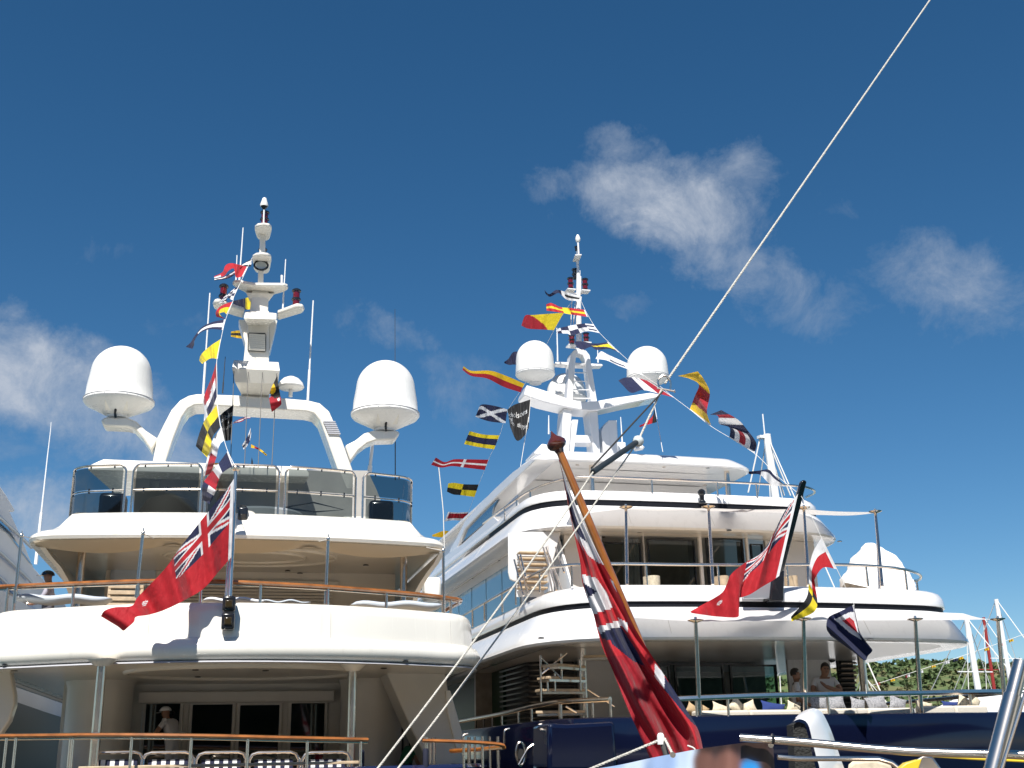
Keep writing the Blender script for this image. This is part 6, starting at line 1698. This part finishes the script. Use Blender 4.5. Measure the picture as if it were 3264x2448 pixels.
# crew member in white beside the saloon door
h = L.hit(556, 2280, v=5.3)
J = stand(); J.update({'waist': (0, .02, .61, .08, 1.25), 'chest': (0, .06, .73, .085, 1.5), 'neck': (0, .10, .82, .034), 'head0': (0, .125, .86, .046), 'head1': (0, .135, .91, .058), 'head2': (0, .135, .955, .042), 'shl': (-.115, .06, .79, .042), 'shr': (.115, .06, .79, .042), 'ell': (-.17, .14, .66, .031), 'wrl': (-.08, .22, .60, .021), 'hal': (-.05, .24, .59, .02), 'elr': (.16, .12, .65, .031), 'wrr': (.08, .22, .60, .021), 'har': (.05, .24, .60, .02)})
person('crew member in white uniform and cap leaning by the saloon door', L.W((h.x, 5.3, 2.15)), L.th + R_(60), 1.62, J, dress((.62, .60, .60), (.6, .58, .58)), (('cap', mat('white_cap', (.7, .7, .7), .7)), ('face', FACE)))
# person in green shirt in the side passage
h = L.hit(1292, 2330, v=4.7)
J = stand(); J.update({'chest': (0, .09, .71, .085, 1.5), 'neck': (0, .16, .78, .034), 'head0': (0, .2, .805, .046), 'head1': (0, .225, .84, .058), 'head2': (0, .24, .885, .042), 'shl': (-.115, .09, .77, .042), 'shr': (.115, .09, .77, .042), 'ell': (-.15, .10, .60, .031), 'wrl': (-.12, .18, .5, .021), 'hal': (-.11, .2, .46, .02), 'elr': (.15, .10, .60, .031), 'wrr': (.12, .18, .5, .021), 'har': (.11, .2, .46, .02)})
person('person in green shirt bending in the starboard passage by the life ring', L.W((h.x, 4.7, 1.62)), L.th + R_(-70), 1.55, J, dress((.01, .14, .075), (.015, .015, .02)), (('hair', HAIRM), ('face', FACE)))
# man in white shirt, arms crossed, on the white yacht
h = R.hit(2622, 2113, v=1.2); zf = h.z - 1.72
J = stand(); J.update({'head0': (-.01, .03, .875, .046), 'head1': (-.015, .04, .925, .058), 'head2': (-.015, .035, .968, .042), 'ell': (-.165, .09, .665, .031), 'wrl': (.02, .16, .71, .021), 'hal': (.06, .14, .755, .02), 'elr': (.17, .07, .66, .031), 'wrr': (.03, .15, .64, .021), 'har': (-.03, .16, .635, .02)})
person('dark haired man in white shirt with folded arms, hand at his chin', R.W((h.x, 1.2, zf)), R.th + R_(165), 1.72, J, dress((.62, .60, .58), (.06, .055, .06)), (('hair', HAIRM), ('face', FACE)))
# woman in white polo, seated height, looking right
h = R.hit(2532, 2131, v=1.0); zf = h.z - 1.62
J = stand(); J.update({'chest': (0, 0, .73, .075, 1.4), 'shl': (-.10, 0, .80, .036), 'shr': (.10, 0, .80, .036), 'head0': (.01, .015, .88, .044), 'wrl': (-.09, .13, .56, .019), 'hal': (-.05, .17, .55, .018), 'wrr': (.09, .13, .56, .019), 'har': (.05, .17, .55, .018)})
person('woman with dark hair in white polo shirt with dark collar', R.W((h.x, 1.0, zf)), R.th + R_(-110), 1.62, J, lambda n, c: (.03, .03, .04) if n == 'neck' and c.z < .825 else dress((.62, .60, .58), (.06, .055, .06))(n, c), (('hair', HAIRM), ('face', FACE)))

# ------------------------------------------------------------------ neighbouring white yacht at the left edge
NYL = L.W((-6.6, 30, 0))
MATTE = mat('matte_white', (.70, .70, .71), .6, spec=.15, var=.06, vscale=.6)
NY = empty('motor_yacht', (NYL.x, NYL.y, 0), L.th, 'white yacht with raked blue window partly seen beyond the cream yacht', 'yacht', 'motor yachts moored stern to the quay')
def nyl(pts, u): return [L.hit(x, y, u=u) - Vector((-6.6, 30, 0)) for x, y in pts]
MB().prism(nyl(B1([(-400, 60), (-100, 200), (0, 305), (60, 390), (150, 540), (150, 575), (105, 575), (200, 780), (340, 1130), (420, 1220), (500, 1330), (640, 1480), (700, 1560), (-400, 1900)]), -6.6), (-3.5, 0, 0)).build('superstructure', MATTE, NY, bevel=.08)
MB().prism(nyl(B1([(-400, 350), (0, 612), (15, 620), (120, 800), (215, 960), (330, 1110), (300, 1085), (200, 950), (90, 800), (0, 735), (-400, 560)]), -6.56), (-.08, 0, 0)).build('raked_window', mat('blue_raked_glass', (.015, .06, .12), .05, coat=1), NY)
MB().prism(nyl(B1([(-400, 1000), (0, 1290), (420, 1560), (700, 1700), (700, 3000), (-400, 3600)]), -6.2), (-3.5, 0, 0)).build('hull', MATTE, NY, bevel=.15)
MB().prism(nyl([(-80, 2210), (60, 2240), (140, 2268), (240, 2300), (240, 2480), (-80, 2520)], -6.1), (-.3, 0, 0)).build('boot_band', DARKIN, NY)
for k_, y_ in enumerate((1650, 1760, 1840)):
    MB().tube(nyl([(-80, y_ - 70), (0, y_), (60, y_ + 55), (100, y_ + 95)], -6.45), .05, 8).build('deck_edge', GREYTRIM, NY)
def ny(pts, Y): return [L.local(U(x, y, Y)) - Vector((-6.6, 30, 0)) for x, y in pts]
for pts, r in (([(-20, 1340), (60, 1370), (180, 1440), (280, 1500)], .04), ([(70, 1380), (68, 1500)], .03)):
    MB().tube(ny(B1(pts), 32), r, 8).build('side_rail', STEEL, NY)
a, b_ = ny(B1([(360, 1100), (480, 0)]), 40); c = a.lerp(b_, .46)
an = MB().tube([a, c, c.lerp(b_, .01), b_], [.06, .05, .03, .02], 8).build('whip_antenna', ALU, NY)
MB().tube(ny(B1([(480, 0), (510, -255), (515, -330)]), 40), [.02, .015, .01], 6).build('antenna_top', ALU, an)

# ------------------------------------------------------------------ boats and masts in the distance
def sail_boat(x, ytop, ybot, xb, Y, r, label, mm, furled=True, hull_c=WHITE):
    a, b_ = U(xb, ybot, Y), U(x, ytop, Y)
    d = (a - b_); base = a + d * ((a.z - 1.2) / -d.z) if abs(d.z) > 1e-3 else a
    e = empty('sailing_boat', (base.x, base.y, 0), .4, label, 'boat', 'sailing boats across the harbour')
    M = Matrix.Rotation(-.4, 3, 'Z'); lo = lambda p: M @ (p - Vector((base.x, base.y, 0)))
    mast_ = MB().tube([lo(base), lo(b_)], [r, r * .75], 10).build('mast', mm, e)
    for k in (.35, .65):
        q = lo(base.lerp(b_, k)); MB().box(q, (2.2, .08, .05)).build('spreader', mm, mast_)
    t = lo(b_)
    for s_ in (-1, 1): MB().tube([t, Vector((s_ * 1.6, -.3, 1.2))], .02, 5).build('shroud', LINE, e)
    MB().tube([t, Vector((0, 7.2, 1.5))], .025, 5).build('forestay', LINE, e); MB().tube([t, Vector((0, -6, 1.4))], .025, 5).build('backstay', LINE, e)
    rows = []
    for i in range(13):
        s = i / 12; y = -6 + 14 * s; w = 2.0 * (1 - max(0, (s - .35) / .65) ** 2) * (.75 + .25 * min(1, s * 4)); sh = 1.15 + .35 * s
        rows.append([(w, y, sh), (w * .9, y, .5), (w * .4, y, 0), (0, y, -.2), (-w * .4, y, 0), (-w * .9, y, .5), (-w, y, sh)])
    hm = MB().quad_grid(rows); hm.quad_grid([[r_[0] for r_ in rows], [r_[-1] for r_ in rows]]); hm.build('hull', hull_c, e)
    MB().hull([Vector(p) for p in ((-1, -2.5, 1.2), (1, -2.5, 1.2), (-.8, 3, 1.3), (.8, 3, 1.3), (-.7, -2, 1.75), (.7, -2, 1.75), (-.5, 2, 1.7), (.5, 2, 1.7))]).build('cabin', hull_c, e, bevel=.05)
    if furled: MB().tube([Vector((0, -.3, 2.4)), Vector((0, -5.5, 2.3))], .16, 8).build('boom', WHITE, e)
    return e


WM = mat('white_mast', (.78, .78, .78), .35); RM = mat('red_mast', (.28, .03, .025), .4)
sail_boat(3080, 1968, 2200, 3118, 60, .19, 'white masted sailing boat nearest the last awning post', WM)
sail_boat(3135, 1968, 2190, 3168, 75, .13, 'sailing boat with a slim dark red mast', RM)
sail_boat(3175, 1910, 2180, 3222, 66, .16, 'white masted sailing boat whose mast top clears the awning', WM)
sail_boat(2750, 2150, 2215, 2765, 90, .14, 'white sailing boat seen past the pillar at the end of the aft deck', WM)
sail_boat(2745, 2130, 2240, 2752, 110, .10, 'small sailing boat with slim grey mast against the hill', mat('grey_mast', (.35, .36, .38), .4))
# tall white mast of a ketch right of the hardtop
e = sail_boat(2444, 1385, 1580, 2471, 48, .22, 'tall white mast with radar bracket rising behind the white yacht', WM)
m2 = U(2425, 1398, 48) - Vector(e.location); 
Mx = Matrix.Rotation(-.4, 3, 'Z')
MB().box(Mx @ (U(2432, 1394, 48) - e.location), (.45, .25, .12)).build('radar_bracket', WM, e)
MB().tube([Mx @ (U(2438, 1390, 48) - e.location), Mx @ (U(2431, 1320, 48) - e.location)], .03, 6).build('mast_antenna', ALU, e)
for p0, p1 in (((2462, 1440), (2520, 1580)), ((2448, 1420), (2500, 1580)), ((2422, 1400), (2385, 1570))):
    MB().tube([Mx @ (U(*p0, 48) - e.location), Mx @ (U(*p1, 48) - e.location)], .03, 5).build('stay', LINE, e)
# white motor boat far right
def motor_boat():
    e = empty('motor_boat', (U(3200, 2260, 45).x, 45, 0), -.6, 'low white motor boat moored beyond the starboard quarter', 'boat')
    rows = []
    for i in range(13):
        s = i / 12; x = -8 + 16 * s; w = 2.2 * (1 - max(0, (.45 - s) / .45) ** 2.2); sh = 3.6 + .6 * (1 - s)
        rows.append([(x, -w, sh), (x, -w * 1.02, sh - .6), (x, -w * .8, 1.0), (x, 0, -.3), (x, w * .8, 1.0), (x, w * 1.02, sh - .6), (x, w, sh)])
    m = MB().quad_grid(rows); m.quad_grid([[r_[0] for r_ in rows], [r_[-1] for r_ in rows]]); m.build('hull', WHITE, e)
    MB().hull([Vector(p) for p in ((-3, -1.5, 3.7), (6, -1.7, 3.7), (-1, -1.2, 4.5), (6, -1.4, 4.6), (-3, 1.5, 3.7), (6, 1.7, 3.7), (-1, 1.2, 4.5), (6, 1.4, 4.6))]).build('cabin', WHITE, e, bevel=.2)
    MB().tube([(-7.4, -1.0, 4.6), (-3, -2.1, 4.5), (5, -2.2, 4.3)], .03, 6).build('bow_rail', STEEL, e)


motor_boat()
# string of small flags on the distant rigging
FC = ((DRED, 'far red and white flag low on the distant string', 2805, 2180), (GOLD, 'far yellow flag next along the distant string', 2852, 2168), (WHT, 'far white and red flag before the awning post', 2900, 2155), (WHT, 'far white pennant behind the awning post', 2942, 2142), (GOLD, 'far yellow flag against the hill top', 2982, 2124), (WHT, 'far white flag in the sky above the hill', 3026, 2112), (NVY, 'far navy flag in the sky beside a yellow one', 3052, 2104), (GOLD, 'far yellow flag beside the navy one', 3070, 2098), (WHT, 'far white and red flag beside the white mast', 3108, 2085), (GOLD, 'far yellow flag by the red mast', 3152, 2070), (DRED, 'far pink flag beyond the red mast', 3195, 2056), (GOLD, 'far dull yellow flag in the rigging at the edge', 3230, 2042))
for i, (c, lb, x, y) in enumerate(FC):
    q = [(x, y - 6), (x - 7, y - 4), (x - 15, y - 1)]; q2 = [(x + 1, y + 2), (x - 8, y + 4), (x - 14, y + 7)]
    flag('signal_flag', lb, 'flag', lambda z: z, q, q2, 62, (lambda s, t, c=c, i=i: DRED if c == WHT and s > .6 and i in (2, 8) else c), nu=12, nv=8, amp=.1, hoist=False, group='distant string of signal flags')
line('flag_line', 'thin distant flag line sloping up past the white masts', 'line', [U(2775, 2186, 62), U(2900, 2146, 62), U(3070, 2090, 62), U(3264, 2022, 62)], .012, LINE)

# ------------------------------------------------------------------ foreground: near boat, banner, rails
NB = empty('sailing_boat', (4.0, 7.5, 0), 0, 'near boat stern with polished rails, mostly below the picture', 'boat')
nb = lambda p: Vector(p) - NB.location
m = MB().hull([nb(p) for p in ((-.5, 4.2, 1.5), (9, 4.2, 1.5), (-1, 12, 1.5), (10, 12, 1.5), (0, 4.6, -.2), (8.5, 4.6, -.2), (0, 11.5, -.2), (9, 11.5, -.2))]).build('hull', mat('dark_teak_deck', (.10, .07, .045), .7), NB, bevel=.1)
ra, rb_ = U(*A8([(492, 858)])[0], 5.0), U(*A8([(870, 885)])[0], 4.95); rc_, rd_ = U(*A8([(1500, 940)])[0], 4.85), U(*A8([(2330, 965)])[0], 4.7)
hr = MB().tube(catmull([nb(ra), nb(rb_), nb(rc_), nb(rd_)], 30), .0165, 16).build('hand_rail', STEEL, NB)
for (x, y) in ((690, 865), (850, 882)):
    MB().lathe([(.0175, -.004), (.021, -.003), (.021, .003), (.0175, .004)], nb(U(*A8([(x, y)])[0], 4.96)), 14, axis=(1, .1, -.05)).build('rail_clip', BLACK, hr)
MB().tube([nb(U(*A8([(720, 975)])[0], 5.2)), nb(U(*A8([(840, 985)])[0], 5.2)), nb(U(*A8([(1330, 985)])[0], 5.3)), nb(U(*A8([(1410, 1010)])[0], 5.3)), nb(U(*A8([(1460, 1050)])[0], 5.3))], .011, 12).build('lower_rail', STEEL, NB)
a, b_ = nb(U(*A8([(2195, 400)])[0], 4.6)), nb(U(*A8([(2020, 1080)])[0], 4.55))
MB().tube([a, a.lerp(b_, .3), a.lerp(b_, .305), b_], [.029, .029, .034, .034], 24).build('davit_post', STEEL, NB)
a, b_ = nb(U(*A8([(2230, 560)])[0], 4.5)), nb(U(*A8([(2065, 1080)])[0], 4.5))
MB().tube([a, b_], .007, 10).build('davit_line', STEEL, NB)
yb = MB().hull([nb(U(*A8([q])[0], Y)) for q in ((1600, 965), (1660, 975), (1440, 1060), (1720, 1060)) for Y in (4.95, 5.35)]).build('bracket', STEEL, NB, bevel=.006)
MB().prism([nb(U(*A8([q])[0], 4.93)) for q in ((1500, 1010), (1595, 985), (1570, 1060), (1440, 1060))], (0, .05, 0)).build('bracket_reflection', YELLOWT, NB, bevel=.004)  # yellow reflection in the chrome bracket, put in as a coloured plate
MB().tube([nb(U(*A8([q])[0], 4.97)) for q in ((1660, 968), (1900, 985), (2212, 1000))], .005, 8).build('yellow_strip', YELLOWT, NB)
# white folded seat shell on a rail
def seat_shell():
    out = A8([(830, 735), (860, 705), (905, 685), (945, 680), (985, 700), (1020, 760), (1050, 830), (1080, 920), (1110, 1010), (1130, 1080), (1130, 1300)])
    inn = A8([(815, 760), (850, 745), (885, 755), (905, 780), (920, 830), (935, 900), (955, 980), (975, 1060), (975, 1300)])
    o_ = [U(x, y, 6.6) for x, y in out]; i_ = [U(x, y, 6.25) for x, y in inn]
    loc = Vector((i_[-1].x, 6.3, 1.6)); A_ = catmull(o_, 30); B_ = catmull(i_, 30)
    e = empty('folding_chair', loc, 0, 'white moulded folding seat shell with black mesh front, standing behind the rail', 'seat')
    rows = [[B_[k] + Vector((-.0, -.0, 0)) - loc, B_[k].lerp(A_[k], .2) + Vector((0, -.03, .004)) - loc, B_[k].lerp(A_[k], .55) + Vector((.005, -.02, .006)) - loc, A_[k] - loc, A_[k] + Vector((.02, .25, -.03)) - loc] for k in range(31)]
    sh_ = MB().quad_grid(rows).build('shell', mat('moulded_white', (.8, .79, .77), .3, coat=.4), e, angle=60)
    MB().tube([B_[k].lerp(A_[k], .52) + Vector((0, -.022, .004)) - loc for k in range(31)], .003, 6).build('shell_seam', GREYTRIM, e)
    fr = A8([(812, 780), (850, 762), (885, 775), (905, 850), (925, 940), (950, 1041), (970, 1300), (830, 1300), (825, 1000), (818, 880)])
    MB().prism([U(x, y, 6.28) - loc for x, y in fr], (0, .15, 0)).build('mesh_front', mat('black_mesh', (.02, .02, .018), .8, bump=.8, bscale=90), e)


seat_shell()
# beige folded canopy behind the rail
o = MB().hull([U(*A8([q])[0], Y) - U(1300 * .5262 + 2100, 2448, 6.9) for q in ((1150, 1020), (1180, 995), (1300, 985), (1400, 1010), (1430, 1090), (1140, 1090)) for Y in (6.7, 7.4)]).build('folded_canopy', CU2, bevel=.02)
o.location = U(1300 * .5262 + 2100, 2448, 6.9); tag(o, 'beige folded canopy cloth behind the polished rail', 'canopy')


def _banner(nt, b):
    tc = nt.nodes.new('ShaderNodeTexCoord'); n = nt.nodes.new('ShaderNodeTexNoise'); n.inputs['Scale'].default_value = 2.2; n.inputs['Detail'].default_value = 4
    nt.links.new(tc.outputs['Object'], n.inputs['Vector'])
    a = nt.nodes.new('ShaderNodeAttribute'); a.attribute_name = 'design'
    r = nt.nodes.new('ShaderNodeMapRange'); r.inputs[1].default_value = .3; r.inputs[2].default_value = .7; r.inputs[3].default_value = .75; r.inputs[4].default_value = 1.15
    nt.links.new(n.outputs['Fac'], r.inputs[0])
    mu = nt.nodes.new('ShaderNodeVectorMath'); mu.operation = 'SCALE'; nt.links.new(a.outputs['Color'], mu.inputs[0]); nt.links.new(r.outputs[0], mu.inputs['Scale'])
    nt.links.new(mu.outputs[0], b.inputs['Base Color']); b.inputs['Roughness'].default_value = 0.35


BANNER = pattern_mat('printed_banner', _banner)
tp = A7([(1200, 1330), (1385, 1300), (1590, 1255), (1760, 1222)]) + A8([(250, 925), (480, 893), (690, 872)])
bt = [(x + 10, y + 330) for x, y in tp[:-1]] + [(tp[-1][0] + 25, tp[-1][1] + 330)]
skin1 = (.15, .07, .055); skin2 = (.20, .095, .075); hairc = (.03, .015, .012); skyc = (.42, .55, .75)
fb = flag('printed_banner', 'printed vinyl banner with two close faces, tied under the polished rail', 'banner', lambda q: q, tp, bt, lambda x, y: 5.05, lambda s, t: (.30, .42, .66) if math.sin(s * 19 + t * 7) + math.sin(s * 7 - t * 11) > .6 else (.50, .60, .74), nu=130, nv=64, amp=.02, waves=3, hoist=False, soft=4,
          paint=[(c, A8(P)) for c, P in (((.05, .035, .04), [(230, 925), (300, 920), (480, 890), (690, 870), (760, 1400), (200, 1400)]), (skin1, [(215, 960), (260, 930), (320, 950), (345, 1000), (350, 1100), (215, 1100), (205, 1010)]), (hairc, [(240, 930), (330, 915), (340, 950), (280, 945)]), (skin2, [(355, 960), (420, 925), (470, 960), (500, 1000), (540, 1100), (350, 1100), (345, 1010)]), (hairc, [(330, 930), (480, 892), (660, 876), (690, 1041), (640, 1100), (620, 1000), (540, 960), (470, 945), (400, 925), (340, 955)]), ((.02, .22, .55), [(500, 1010), (550, 990), (600, 1010), (620, 1100), (500, 1100)]))])
fb.data.materials[0] = BANNER
e = MB().lathe([(.006, -.002), (.012, -.002), (.012, .002), (.006, .002)], (0, 0, 0), 12, axis=(0, 1, 0)).build('eyelet', STEEL, fb); e.location = U(*A8([(85, 962)])[0], 5.0) - fb.location
e = MB().lathe([(.006, -.002), (.012, -.002), (.012, .002), (.006, .002)], (0, 0, 0), 12, axis=(0, 1, 0)).build('eyelet', STEEL, fb); e.location = U(*A8([(678, 902)])[0], 5.0) - fb.location
# white topped post holding the banner
pa, pb_ = U(*A7([(1672, 1105)])[0], 5.2), U(*A7([(1735, 1300)])[0], 5.2)
e = empty('banner_post', (pb_.x, pb_.y, 1.5), 0, 'short grey post with rounded white cap holding the banner corner', 'post')
lo = Vector(e.location)
MB().tube([pa - lo, pb_ - lo, Vector((0.02, 0, 0))], .013, 14).build('post', mat('grey_post', (.09, .09, .085), .5), e)
MB().lathe([(.0155, -.03), (.016, 0), (.014, .011), (.008, .017), (.001, .018)], pa - lo, 16).build('cap', RADOME, e)
